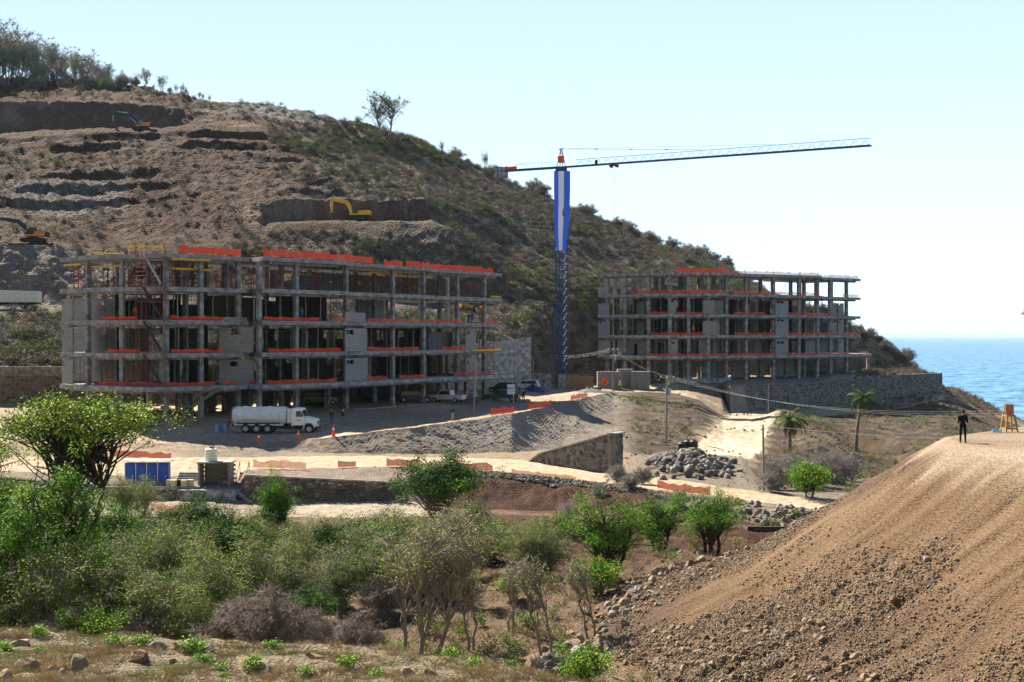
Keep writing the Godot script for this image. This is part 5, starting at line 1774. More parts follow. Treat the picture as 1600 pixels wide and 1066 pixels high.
func build_walls() -> void:
	var grey := [Color(0.20, 0.19, 0.18), Color(0.27, 0.26, 0.25), Color(0.15, 0.145, 0.14), Color(0.33, 0.31, 0.29)]
	var warm := [Color(0.17, 0.15, 0.13), Color(0.22, 0.18, 0.14), Color(0.13, 0.12, 0.11), Color(0.26, 0.22, 0.17)]
	var f := []
	var t := []
	for px in [1136, 1180, 1225, 1270]:
		var a := line_at(12, px)
		f.push_back(Vector3((px - 800.0) / FL * (a.x - 0.5), a.y - 0.4, -(a.x - 0.5)))
		t.push_back(Vector3((px - 800.0) / FL * (a.x - 0.5), EYE - (600.0 + 2.0 * sin(px * 0.3) - HOR) * a.x / FL, -(a.x - 0.5)))
	for px in [1335, 1400, 1470]:
		var a := line_at(12, px)
		f.push_back(Vector3((px - 800.0) / FL * (a.x - 0.5), a.y - 0.4, -(a.x - 0.5)))
		t.push_back(Vector3((px - 800.0) / FL * (a.x - 0.5), EYE - (lerpf(590, 583, (px - 1300.0) / 170.0) - HOR) * a.x / FL, -(a.x - 0.5)))
	var e: Vector3 = f[f.size() - 1] + Vector3(3.0, 0, -9.0)
	f.push_back(e)
	t.push_back(t[t.size() - 1] + Vector3(3.0, -0.1, -9.0))
	stone_wall("stone_retaining_wall", "long grey stone retaining wall under the concrete frame nearest the sea", f, t, 0.62, 0.5, grey, false, null, Color(0.34, 0.33, 0.31))
	# low wall with big stones beside the path
	f = []
	t = []
	for px in [382, 440, 500, 560, 632]:
		var d := 125.6
		f.push_back(P(px, 783, d) - Vector3(0, 0.2, 0))
		t.push_back(P(px, lerpf(742, 754, (px - 382) / 250.0), d + 0.5))
	stone_wall("low_stone_wall", "low wall of dark rounded stones in pale mortar beside the path", f, t, 0.62, 0.46, warm, true)
	# wing wall along the lower road
	f = []
	t = []
	for q in [[828, 723, 724, 152.5], [846, 726, 710, 150.5], [900, 733, 695, 146.0], [957, 742, 679, 142.5]]:
		f.push_back(P(q[0], q[1], q[3]) - Vector3(0, 0.3, 0))
		t.push_back(P(q[0], q[2], q[3]))
	f.push_back(f[3] + Vector3(1.2, 0, -2.0))
	t.push_back(t[3] + Vector3(1.2, 0, -2.0))
	stone_wall("wing_wall", "grey stone wing wall with sloping white coping beside the lower road", f, t, 0.5, 0.55, grey, false, M.concrete2)
	# tall wall behind the near block, with a plain band on top
	f = []
	t = []
	for px in [-420, -200, 0, 100, 184, 330, 405]:
		var a := line_at(14, px)
		f.push_back(Vector3((px - 800.0) / FL * (a.x - 0.3), a.y - 0.5, -(a.x - 0.3)))
		t.push_back(Vector3((px - 800.0) / FL * (a.x - 0.3), 34.6, -(a.x - 0.3)))
	var w := stone_wall("tall_stone_wall", "tall tan stone wall with plain concrete band behind the near frame", f, t, 0.6, 0.5, [Color(0.19, 0.15, 0.11), Color(0.25, 0.20, 0.14), Color(0.30, 0.235, 0.165)], false, null, Color(0.36, 0.28, 0.19))
	var mb := MB.new()
	for k in t.size() - 1:
		mb.beam(t[k] - f[0] + Vector3(0, 0.62, -0.25), t[k + 1] - f[0] + Vector3(0, 0.62, -0.25), 0.62, 1.24)
	obj("concrete_band", mb, textured(mat(Color(0.40, 0.33, 0.25), 0.9), M.concrete.albedo_texture, 0.1), w)
	# plain concrete wall past the end of the near block
	var cw := thing("concrete_retaining_wall", P(790, 606, 241), 0.0, "plain grey concrete retaining wall past the end of the near frame", "wall")
	var o := P(790, 606, 241)
	for q in [[690, 545, 228.0, 733, 538, 233.5], [733, 538, 233.5, 781, 533, 240.5], [781, 533, 240.5, 828, 527, 248.0]]:
		mb = MB.new()
		var a := P(q[0], q[1], q[2]) - o
		var b := P(q[3], q[4], q[5]) - o
		var bot := 29.0 - o.y
		var n := Vector3(0.5, 0, -0.86) * 0.5
		mb.quad(Vector3(a.x, bot, a.z), Vector3(b.x, bot, b.z), b, a)
		mb.quad(a, b, b + n, a + n)
		mb.quad(Vector3(b.x, bot, b.z), Vector3(b.x, bot, b.z) + n, b + n, b)
		mb.quad(Vector3(b.x, bot, b.z) + n, Vector3(a.x, bot, a.z) + n, a + n, b + n)
		obj("wall_panel", mb, M.concrete, cw)
	# dark block wall below the road, half buried by the mound
	var bw := thing("buried_block_wall", Vector3.ZERO, 0.0, "dark block wall half buried by the edge of the earth mound", "wall")
	var x0 := (1172.0 - 800.0) / FL * 113.0
	var x1 := (1240.0 - 800.0) / FL * 113.0
	var y0 := EYE - (862.0 - HOR) * 113.0 / FL
	for r in 5:
		for k in 9:
			var bx := x0 + (k + (0.5 if r % 2 else 0.0)) * 0.42
			if bx > x1: continue
			mb = MB.new()
			var g := rng.randf_range(0.8, 1.15)
			mb.col = Color(0.13 * g, 0.10 * g, 0.085 * g)
			mb.cbox(Vector3.ZERO, Vector3(0.40, 0.38, 0.3), 0.02)
			obj("block", mb, M.rock, bw).position = Vector3(bx, y0 + 0.2 + r * 0.4, -113.0)

# ------------------------------------------------------------------ site furniture
func build_cones() -> void:
	for c in [[404, 688, 150.6, "orange traffic cone at the low end of the graded bank"], [466, 682, 151.8, "orange traffic cone on the bank edge before the tanker's cab"], [521, 679, 152.6, "tallest orange traffic cone at the bank edge past the tanker"], [187, 686, 152, "orange traffic cone behind the flat-crowned tree"]]:
		var at := on_ground(c[0], c[2])
		var h := 1.25 if c[3].begins_with("tallest") else 0.9
		var t := thing("traffic_cone", at, 0.0, c[3], "traffic cone", "traffic cones along the road")
		var mb := MB.new()
		mb.lathe(Vector3(0, 0.04, 0), [[0.2, 0.0], [0.04, h], [0.0, h + 0.01]], 14)
		obj("cone", mb, M.orange, t)
		mb = MB.new()
		mb.lathe(Vector3(0, 0.04, 0), [[0.2 - 0.16 * 0.55 + 0.004, h * 0.55], [0.2 - 0.16 * 0.72 + 0.004, h * 0.72]], 14)
		obj("reflective_collar", mb, M.white, t)
		mb = MB.new()
		mb.cbox(Vector3(0, 0.025, 0), Vector3(0.5, 0.05, 0.5), 0.01)
		obj("base", mb, M.orange, t)

func wire(a: Vector3, b: Vector3, sag: float, label: String, group: String, r := 0.0055) -> void:
	var t := MB.new()
	var n := 16
	var p := Vector3.ZERO
	for k in n:
		var u := float(k + 1) / n
		var q := (b - a) * u - Vector3(0, sag * 4.0 * u * (1.0 - u), 0)
		t.tube(p, q, r, r, 4)
		p = q
	var o := obj("overhead_wire", t, M.wire)
	o.position = a
	tag(o, label, "wire", group)

func pole(px: float, d: float, h: float, r: float, lean: float, arm: bool, label: String) -> Vector3:
	var at := on_ground(px, d, 0.2)
	var t := thing("utility_pole", at, 0.0, label, "utility pole", "utility poles on the site")
	var mb := MB.new()
	mb.tube(Vector3.ZERO, Vector3(lean, h, 0), r, r * 0.7, 10, true)
	obj("pole", mb, M.pole, t)
	if arm:
		mb = MB.new()
		mb.beam(Vector3(lean - 0.9, h - 0.3, 0.14), Vector3(lean + 0.9, h - 0.3, 0.14), 0.1)
		obj("crossarm", mb, M.timber, t)
		for s in [-0.8, 0.0, 0.8]:
			mb = MB.new()
			mb.lathe(Vector3(lean + s, h - 0.25, 0.14), [[0.05, 0.0], [0.07, 0.08], [0.04, 0.2], [0.0, 0.22]], 8)
			obj("insulator", mb, M.white, t)
		mb = MB.new()
		mb.lathe(Vector3(lean * 0.8 + 0.3, h * 0.72, 0.1), [[0.0, 0.0], [0.24, 0.02], [0.24, 0.75], [0.0, 0.8]], 12)
		obj("transformer", mb, M.galv, t)
	return at + Vector3(lean, h - 0.1, 0.14)

func build_poles() -> void:
	var a := pole(1041, 180, 8.7, 0.17, 0.1, true, "utility pole with crossarm and transformer on the weedy slope")
	var b := pole(1194, 133, 6.4, 0.13, -0.1, false, "bare concrete pole beside the lower road near the green bush")
	var c := pole(739, 178, 7.0, 0.12, 0.55, false, "leaning bare pole standing before the end of the near frame")
	var d := pole(822, 236, 7.4, 0.07, 0.0, false, "thin grey pole near the blue tarpaulin")
	var e := pole(833, 246, 6.0, 0.11, 0.0, false, "short pale pole beside the crane's hoarding")
	var f := pole(958, 250, 7.8, 0.13, 0.0, true, "utility pole standing before the concrete block stacks")
	var h := pole(1201, 236, 5.6, 0.07, 0.0, false, "rusty thin pole against the long stone wall")
	var g := "overhead wires across the site"
	var far := [P(1660, 636, 118), P(1660, 641, 118.5), P(1660, 646, 119)]
	for k in 3:
		wire(a + Vector3(-0.8 + 0.8 * k, 0, 0), far[k], 1.9, "overhead wire slung from the crossarm pole towards the sea", g)
	for k in 3:
		wire(f + Vector3(-0.8 + 0.8 * k, 0, 0), P(838, 552 + k * 3, 262), 0.8, "overhead wire from the block-stack pole towards the crane", g, 0.011)
	wire(f, a, 0.6, "overhead wire between the two crossarm poles", g, 0.009)
	wire(P(1180, 664, 133), P(1700, 690, 110), 0.4, "single thin wire passing low behind the palms", g, 0.012)

func block_stack(at: Vector3, turn: float, w: float, h: float, dp: float, label: String) -> void:
	var t := thing("block_stack", at, turn, label, "block stack", "stacked concrete blocks by the far frame")
	var mb := MB.new()
	var y := 0.0
	while y < h:
		var x := 0.0
		while x < w - 0.1:
			var z := 0.0
			while z < dp - 0.05:
				if z > 0.01 and z < dp - 0.45 and x > 0.1 and x < w - 0.6 and y < h - 0.3:
					z += 0.42
					continue
				var g := rng.randf_range(0.9, 1.1)
				mb.col = Color(0.42 * g, 0.39 * g, 0.36 * g)
				var bc := Vector3(x - w / 2 + 0.19, y + 0.1, -z)
				if z < 0.1:      # front row lies with its open cells to the viewer's side
					mb.box(bc + Vector3(0, 0.075, 0), Vector3(0.39, 0.04, 0.40))
					mb.box(bc + Vector3(0, -0.075, 0), Vector3(0.39, 0.04, 0.40))
					for sx in [-0.145, 0.145]:
						mb.box(bc + Vector3(sx, 0, 0), Vector3(0.10, 0.11, 0.40))
				else:
					mb.box(bc, Vector3(0.39, 0.19, 0.40))
				z += 0.42
			x += 0.41
		y += 0.205
	obj("blocks", mb, M.block, t).set_meta("kind", "stuff")

func simple(called: String, mb: MB, m: Material, at: Vector3, turn: float, label: String, cat: String, group := "") -> MeshInstance3D:
	var o := obj(called, mb, m)
	o.position = at
	o.rotation.y = turn
	tag(o, label, cat, group)
	return o

func build_site() -> void:
	var mb: MB
	# diamond road sign
	var t := thing("road_works_sign", on_ground(945, 248), 0.1, "orange diamond road works sign on a post before the block stacks", "sign")
	mb = MB.new()
	mb.cbox(Vector3.ZERO, Vector3(1.0, 1.0, 0.03), 0.01, Basis(Vector3.BACK, PI / 4))
	var o := obj("sign_plate", mb, mat(Color(0.9, 0.10, 0.012), 0.5), t)
	o.position = Vector3(0, 1.55, 0)
	mb = MB.new()
	mb.prism(PackedVector2Array([Vector2(-0.06, -0.3), Vector2(0.0, -0.05), Vector2(0.08, -0.3), Vector2(0.14, -0.3), Vector2(0.07, 0.02), Vector2(0.16, 0.1), Vector2(0.1, 0.16), Vector2(0.02, 0.2), Vector2(-0.1, 0.05), Vector2(-0.05, 0.0), Vector2(-0.12, -0.3)]), 0.012, Vector3(0, 1.52, 0.025))
	mb.lathe(Vector3(0.02, 1.75, 0.025), [[0.0, -0.05], [0.055, 0.0], [0.0, 0.05]], 8)
	obj("worker_symbol", mb, M.black, t)
	mb = MB.new()
	mb.tube(Vector3(0, 0, -0.04), Vector3(0, 1.9, -0.04), 0.03, 0.03, 6)
	obj("post", mb, M.galv, t)
	# notice board
	t = thing("notice_board", on_ground(800, 210), 0.1, "white notice board with blue marks on a white post beside the pickup", "sign")
	mb = MB.new()
	mb.cbox(Vector3(-0.15, 2.55, 0), Vector3(1.15, 0.5, 0.04), 0.01)
	obj("upper_panel", mb, M.white, t)
	mb = MB.new()
	mb.cbox(Vector3(-0.1, 1.75, 0), Vector3(1.15, 0.85, 0.04), 0.01)
	var lp := obj("lower_panel", mb, M.white, t)
	mb = MB.new()
	for s in [-0.38, -0.02]:
		for k in 10:
			var a0 := TAU * k / 10
			var a1 := TAU * (k + 1) / 10
			mb.beam(Vector3(s + cos(a0) * 0.11, 1.85 + sin(a0) * 0.17, 0.026), Vector3(s + cos(a1) * 0.11, 1.85 + sin(a1) * 0.17, 0.026), 0.06, 0.012)
	mb.box(Vector3(0.28, 1.85, 0.026), Vector3(0.07, 0.36, 0.012))
	obj("blue_marks", mb, M.blue, lp)
	mb = MB.new()
	mb.beam(Vector3(0.22, 0, -0.04), Vector3(0.22, 2.8, -0.04), 0.08)
	obj("post", mb, M.white, t)
	# black water tanks on the slope foot
	for q in [[1066, 171, "black plastic water tank with rounded lid, outermost of the three"], [1075, 171.5, "black plastic water tank between two others"], [1084, 171, "black plastic water tank beside the pale track"]]:
		t = thing("water_tank", on_ground(q[0], q[1], 0.05), 0.0, q[2], "water tank", "black water tanks by the track")
		mb = MB.new()
		mb.lathe(Vector3.ZERO, [[0.0, 0.0], [0.5, 0.0], [0.52, 0.1], [0.5, 0.35], [0.53, 0.4], [0.5, 0.7], [0.52, 0.75], [0.5, 1.05], [0.3, 1.2], [0.0, 1.22]], 18)
		obj("tank", mb, M.black, t)
		mb = MB.new()
		mb.lathe(Vector3(0, 1.2, 0), [[0.2, 0.0], [0.2, 0.08], [0.0, 0.1]], 12)
		obj("lid", mb, M.black, t)
	build_kiosk()
	# timber stair to the first floor
	var q0 := front_at(FA, 300, -3.0)
	var gy := ground(q0[0].x, q0[0].y)
	t = thing("timber_stair", v3(q0[0], gy), 0.12, "timber site stair in two flights up to the first floor", "stair")
	for fl in [[Vector3(-0.2, 0, 1.6), Vector3(-1.9, 2.1, 0.2), 11], [Vector3(-0.6, 2.1, -0.1), Vector3(2.6, 34.0 - gy, -0.5), 10]]:
		var a: Vector3 = fl[0]
		var b: Vector3 = fl[1]
		var dir := Vector3(b.x - a.x, 0, b.z - a.z).normalized()
		var sd := dir.cross(Vector3.UP)
		for s in [-0.55, 0.55]:
			mb = MB.new()
			mb.beam(a + sd * s, b + sd * s, 0.06, 0.24)
			obj("stringer", mb, M.timber, t)
			mb = MB.new()
			mb.beam(a + sd * s + Vector3(0, 0.95, 0), b + sd * s + Vector3(0, 0.95, 0), 0.06, 0.09)
			mb.beam(a + sd * s, a + sd * s + Vector3(0, 0.95, 0), 0.07)
			mb.beam(b + sd * s, b + sd * s + Vector3(0, 0.95, 0), 0.07)
			obj("handrail", mb, M.timber, t)
		for k in fl[2]:
			mb = MB.new()
			mb.box(Vector3.ZERO, Vector3(0.28, 0.045, 1.1), Basis(dir, Vector3.UP, -sd))
			obj("tread", mb, M.timber, t).position = a.lerp(b, (k + 0.5) / fl[2])
	mb = MB.new()
	mb.box(Vector3(-1.6, 2.08, -0.4), Vector3(2.2, 0.08, 1.5))
	for s in [[-2.5, 0.2], [-0.7, 0.2], [-2.5, -1.0], [-0.7, -1.0]]:
		mb.beam(Vector3(s[0], -0.2, s[1]), Vector3(s[0], 2.05, s[1]), 0.1)
	obj("landing", mb, M.timber, t)
	# drums behind the tanker
	for k in 3:
		mb = MB.new()
		mb.lathe(Vector3.ZERO, [[0.0, 0.0], [0.29, 0.0], [0.3, 0.05], [0.29, 0.3], [0.305, 0.32], [0.29, 0.6], [0.305, 0.62], [0.29, 0.86], [0.0, 0.88]], 16)
		simple("plastic_drum", mb, M.barrelblue, on_ground(340 + k * 6.5, 160.5 + (k % 2) * 0.4), 0.0, ["pale blue drum behind the tanker, closest to the stair", "pale blue drum between two others behind the tanker", "pale blue drum touching the tanker's pump rack"][k], "drum", "pale blue drums behind the tanker")
	# hoarding round the crane foot
	t = thing("crane_hoarding", Vector3.ZERO, 0.0, "grey timber hoarding round the foot of the crane", "hoarding")
	for k in 9:
		if k == 3: continue
		mb = MB.new()
		var a := P(834 + k * 11, 605, 250 + absf(k - 3.0) * 0.5)
		a.y = ground(a.x, -a.z) - 0.1
		mb.cbox(Vector3.ZERO, Vector3(1.2, 2.6, 0.05), 0.01)
		obj("board", mb, M.concrete if k < 5 else M.timber, t).position = a + Vector3(0, 1.3, 0)
	mb = MB.new()
	var a2 := P(834, 605, 250.6)
	var b2 := P(925, 605, 252.8)
	a2.y = 33.3
	b2.y = 33.0
	mb.beam(a2, b2, 0.08, 0.12)
	obj("top_rail", mb, M.timber, t)
	# tarpaulin heap, sand heap, canopy
	for hsp in [[833, 240, 2.4, 1.3, M.tarp, "tarpaulin_heap", "dark blue tarpaulin heap between the thin poles", "tarpaulin"], [924, 240, 3.2, 1.0, textured(mat(Color(0.26, 0.25, 0.24), 0.95), M.concrete.albedo_texture, 1.0), "gravel_heap", "grey gravel heap behind the small orange fence", "gravel heap"], [1031, 254, 1.8, 0.8, textured(mat(Color(0.34, 0.32, 0.29), 0.95), M.concrete.albedo_texture, 1.0), "sand_heap", "pale sand heap beside the utility pole on the crest", "sand heap"]]:
		mb = MB.new()
		var sd := rng.randf() * 50.0
		var hp := func(i: int, j: int) -> Vector3:
			var an := TAU * i / 18.0
			var r := float(j) / 6.0
			var rr: float = r * hsp[2] * (1.0 + 0.25 * n2.get_noise_2d(cos(an) * 3.0 + sd, sin(an) * 3.0))
			return Vector3(cos(an) * rr, hsp[3] * pow(1.0 - r, 0.8) * (1.0 + 0.4 * n2.get_noise_2d(i * 2.0 + sd, j * 3.0)) - 0.15, -sin(an) * rr * 0.8)
		for i in 18:
			for j in 6:
				mb.quad(hp.call(i, j), hp.call(i, j + 1), hp.call(i + 1 if i < 17 else 0, j + 1), hp.call(i + 1 if i < 17 else 0, j))
		simple(hsp[5], mb, hsp[4], on_ground(hsp[0], hsp[1]), 0.0, hsp[6], hsp[7])
	t = thing("canopy_tent", on_ground(772, 236), 0.3, "small white canopy tent behind the parked cars", "tent")
	mb = MB.new()
	for s in [[-1, -1, 1, -1], [1, -1, 1, 1], [1, 1, -1, 1], [-1, 1, -1, -1]]:
		mb.tri(Vector3(s[0] * 1.6, 2.2, s[1] * 1.6), Vector3(0, 3.1, 0), Vector3(s[2] * 1.6, 2.2, s[3] * 1.6))
	obj("canopy", mb, M.white, t)
	for s in [[-1, -1], [1, -1], [1, 1], [-1, 1]]:
		mb = MB.new()
		mb.tube(Vector3(s[0] * 1.55, 0, s[1] * 1.55), Vector3(s[0] * 1.55, 2.2, s[1] * 1.55), 0.03, 0.03, 6)
		obj("leg", mb, M.galv, t)
	block_stack(on_ground(951, 256), 0.05, 4.0, 2.9, 1.2, "tall stack of hollow blocks behind the orange diamond sign")
	block_stack(on_ground(977, 258), 0.05, 2.8, 3.1, 1.2, "plain block stack between the two hollow ones")
	block_stack(on_ground(1000, 256), -0.15, 3.2, 3.2, 1.6, "block stack with stepped top, farthest from the diamond sign")
	mb = MB.new()
	mb.cbox(Vector3(0, 0.3, 0), Vector3(1.1, 0.6, 0.8), 0.04)
	simple("site_box", mb, mat(Color(0.02, 0.09, 0.14), 0.6), on_ground(934, 247), 0.1, "dark teal box on the ground beside the diamond sign", "box")
	# timber hopper stand on the plateau
	t = thing("timber_stand", on_ground(1577, 84.3), 0.12, "tall yellow timber stand with a slatted tub on top", "stand")
	for s in [[-1, 1], [1, 1], [-1, -1], [1, -1]]:
		mb = MB.new()
		mb.beam(Vector3(s[0] * 0.37, -0.05, s[1] * 0.37), Vector3(s[0] * 0.23, 1.02, s[1] * 0.23), 0.085)
		obj("leg", mb, M.plank, t)
	mb = MB.new()
	for y in [0.22, 0.98]:
		var w := lerpf(0.36, 0.24, y)
		for s in [-1, 1]:
			mb.beam(Vector3(-w, y, s * w), Vector3(w, y, s * w), 0.05, 0.09)
			mb.beam(Vector3(s * w, y, -w), Vector3(s * w, y, w), 0.05, 0.09)
	obj("rail", mb, M.plank, t)
	for k in 14:
		if k == 10: continue
		var an := TAU * k / 14
		mb = MB.new()
		mb.box(Vector3(0, 0, 0), Vector3(0.115, 0.62, 0.03), Basis(Vector3.UP, an))
		obj("slat", mb, M.plank, t).position = Vector3(sin(an) * 0.255, 1.34, cos(an) * 0.255)
	mb = MB.new()
	mb.lathe(Vector3(0, 1.03, 0), [[0.0, 0.0], [0.24, 0.0], [0.24, 0.06], [0.0, 0.06]], 14)
	obj("tub_floor", mb, M.plank, t)
	mb = MB.new()
	for k in 40:
		var a0 := k * 0.5
		var a1 := (k + 1) * 0.5
		mb.tube(Vector3(cos(a0) * (0.22 + 0.002 * k), 0.03 + 0.004 * k, sin(a0) * (0.22 + 0.002 * k)), Vector3(cos(a1) * (0.22 + 0.002 * k), 0.034 + 0.004 * k, sin(a1) * (0.22 + 0.002 * k)), 0.02, 0.02, 5)
	simple("hose_coil", mb, mat(Color(0.06, 0.25, 0.50), 0.5), on_ground(1558, 84.0), 0.0, "coil of blue hose on the ground beside the timber stand", "hose")

func build_kiosk() -> void:
	var d := 128.0
	var base := P(337, 761, d)
	var t := thing("block_kiosk", base, 0.0, "open-fronted concrete block kiosk with flat roof beside the steps", "kiosk")
	var mb := MB.new()
	var rows := [[Vector3(-1.35, 0, 0.9), Vector3(-1.35, 0, -0.9)], [Vector3(-1.35, 0, -0.9), Vector3(1.35, 0, -0.9)], [Vector3(1.35, 0, -0.9), Vector3(1.35, 0, 0.9)]]
	for w in rows:
		var wall := Node3D.new()
		wall.name = "side_wall"
		t.add_child(wall, true)
		var a: Vector3 = w[0]
		var b: Vector3 = w[1]
		var e := (b - a).normalized()
		var n := int(a.distance_to(b) / 0.4)
		for r in 11:
			for k in n + 1:
				var s := k * 0.4 + (0.2 if r % 2 else 0.0)
				if s > a.distance_to(b) - 0.1: continue
				mb = MB.new()
				var g := rng.randf_range(0.85, 1.1)
				mb.col = Color(0.33 * g, 0.30 * g, 0.26 * g)
				mb.box(Vector3.ZERO, Vector3(0.385, 0.185, 0.19), Basis(e, Vector3.UP, e.cross(Vector3.UP)))
				obj("block", mb, M.block, wall).position = a + e * (s + 0.15) + Vector3(0, 0.1 + r * 0.2, 0)
	mb = MB.new()
	mb.cbox(Vector3(0.05, 2.27, 0), Vector3(3.1, 0.12, 2.2), 0.02)
	obj("roof_slab", mb, M.concrete2, t)
	mb = MB.new()
	mb.cbox(Vector3(0.75, 1.0, -0.45), Vector3(0.9, 0.08, 0.7), 0.02)
	mb.cbox(Vector3(0.75, 0.3, -0.45), Vector3(1.1, 0.5, 0.7), 0.02)
	obj("wash_shelf", mb, M.concrete, t)
	# tank on the roof
	var w2 := thing("rooftop_tank", base + Vector3(-0.42, 2.33, 0), 0.0, "cream plastic water tank with domed lid on the kiosk roof", "water tank")
	mb = MB.new()
	mb.lathe(Vector3.ZERO, [[0.0, 0.0], [0.53, 0.0], [0.55, 0.05], [0.55, 1.0], [0.5, 1.1], [0.25, 1.18], [0.0, 1.2]], 24)
	obj("tank", mb, M.tankwhite, w2)
	mb = MB.new()
	mb.lathe(Vector3(0, 1.17, 0), [[0.24, 0.0], [0.26, 0.1], [0.2, 0.18], [0.0, 0.22]], 16)
	obj("lid", mb, M.concrete, w2)
	# platform and steps
	var pf := thing("concrete_platform", base, 0.0, "low concrete platform with front steps under the kiosk", "platform")
	mb = MB.new()
	mb.cbox(Vector3(-0.3, -0.5, 0.7), Vector3(5.2, 0.96, 3.6), 0.04)
	obj("slab", mb, M.concrete2, pf)
	for k in 5:
		mb = MB.new()
		mb.cbox(Vector3(2.5 + k * 0.3, -0.14 - k * 0.22, 1.4 + k * 0.12), Vector3(0.62, 0.24, 1.7), 0.02, Basis(Vector3.UP, -0.35))
		obj("step", mb, M.concrete2, pf)
	# stairs up to the road either side
	for s in [[-2.85, 1.9, 6, M.concrete2, "broad concrete stair between the drums and the road"], [2.15, 0.75, 6, M.timber, "narrow stair with rails beside the kiosk's open side"]]:
		var st := thing("site_steps", base + Vector3(s[0], 0, -0.6), 0.0, s[4], "stair", "stairs beside the kiosk")
		for k in s[2]:
			mb = MB.new()
			mb.cbox(Vector3(0, 0.1 + k * 0.2 - 0.1, -k * 0.32), Vector3(s[1], 0.2, 0.36), 0.02)
			obj("step", mb, s[3], st)
		if s[0] > 0:
			for sx in [-0.42, 0.42]:
				mb = MB.new()
				mb.beam(Vector3(sx, 0.9, 0.1), Vector3(sx, 2.1, -1.7), 0.06)
				mb.beam(Vector3(sx, 0, 0.1), Vector3(sx, 0.95, 0.1), 0.06)
				mb.beam(Vector3(sx, 0.9, -1.7), Vector3(sx, 2.1, -1.7), 0.06)
				obj("handrail", mb, M.timber, st)
	for k in 5:
		mb = MB.new()
		mb.lathe(Vector3.ZERO, [[0.0, 0.0], [0.29, 0.0], [0.3, 0.05], [0.29, 0.3], [0.31, 0.32], [0.29, 0.6], [0.31, 0.62], [0.29, 0.88], [0.0, 0.9]], 16)
		simple("oil_drum", mb, M.black if k == 2 else M.barrel, base + Vector3(-3.95 + k * 0.47, -0.12, 1.0 + (k % 2) * 0.35), 0.0, ["dull yellow drum at the end of the row by the kiosk", "dull yellow drum second in the row by the kiosk", "black drum in the middle of the yellow row", "dull yellow drum next to the black one, on the kiosk side", "dull yellow drum closest to the kiosk wall"][k], "drum", "drums beside the kiosk")
	# blue cabins
	for k in 4:
		var c := thing("blue_cabin", P(205 + k * 17, 761, 129.0), 0.0, ["blue site cabin farthest from the drums", "blue site cabin second from the far end of the row", "blue site cabin third in the row", "blue site cabin at the end of the row, beside the drums"][k], "cabin", "blue site cabins in a row")
		mb = MB.new()
		mb.cbox(Vector3(0, 1.1, 0), Vector3(0.95, 2.2, 1.0), 0.03)
		obj("cabin_box", mb, M.blue, c)
		mb = MB.new()
		mb.box(Vector3(0.02, 1.05, 0.51), Vector3(0.68, 1.9, 0.03))
		var dr := obj("door", mb, mat(Color(0.03, 0.10, 0.42), 0.5), c)
		mb = MB.new()
		mb.box(Vector3(0.28, 1.0, 0.535), Vector3(0.05, 0.16, 0.03))
		obj("handle", mb, M.white, dr)
		mb = MB.new()
		mb.box(Vector3(-0.46, 1.1, 0.52), Vector3(0.06, 2.2, 0.04))
		obj("corner_trim", mb, M.white, c)
	mb = MB.new()
	mb.box(Vector3.ZERO, Vector3(4.3, 0.08, 1.4))
	simple("cabin_roof", mb, M.white, P(230, 719, 129.0) , 0.0, "white sheet roof laid over the row of blue cabins", "roof sheet")
	mb = MB.new()
	var a := P(40, 690, 136)
	mb.beam(Vector3.ZERO, P(152, 717, 130) - a, 0.35, 0.3)
	simple("concrete_kerb", mb, M.concrete2, a, 0.0, "pale sloping concrete kerb behind the flat-crowned tree", "kerb")
	mb = MB.new()
	a = P(150, 763, 126.5)
	mb.beam(Vector3.ZERO, P(312, 763, 126.5) - a, 0.4, 0.3)
	simple("path_kerb", mb, M.concrete2, a, 0.0, "straight concrete kerb in front of the drums and cabins", "kerb")

func ground_net(list: Array, h: float, m: Material, label: String) -> void:
	var pts := []
	for q in list:
		pts.push_back(on_ground(q[0], q[1]))
	net_strip(pts, 0.05, h, m, label, "orange safety fences along the roads")

func build_fences() -> void:
	ground_net([[172, 141], [220, 140], [267, 139]], 0.65, M.net, "orange safety fence behind the flat-crowned tree")
	ground_net([[396, 132], [440, 131.7], [478, 131.6]], 0.75, M.netlight, "orange safety fence above the low wall of rounded stones")
	ground_net([[528, 133], [556, 133.2]], 0.65, M.net, "shortest orange fence above the low stone wall's far end")
	ground_net([[604, 134], [630, 134.4], [656, 134.6]], 0.75, M.net, "orange safety fence behind the dark round-crowned tree")
	ground_net([[710, 134.6], [740, 134.6], [770, 134.4]], 0.8, M.net, "orange safety fence on the lip of the brown cut")
	ground_net([[800, 134.2], [850, 133], [900, 132]], 0.4, M.netlight, "sagging faded orange fence opposite the wing wall")
	ground_net([[1028, 129.2], [1070, 127.5], [1110, 126]], 0.75, M.net, "orange safety fence below the pile of grey rocks")
	ground_net([[767, 173], [803, 177.5]], 0.9, M.net, "orange fence on the bank top nearest the leaning pole")
	ground_net([[826, 185], [843, 189.5], [861, 195]], 0.9, M.net, "orange fence on the bank top below the crane")
	ground_net([[892, 206], [918, 221]], 0.8, M.net, "small orange fence before the gravel heap")
	ground_net([[236, 121], [270, 120.5], [305, 121]], 0.55, M.netlight, "torn red-orange netting on the reddish soil below the kiosk")


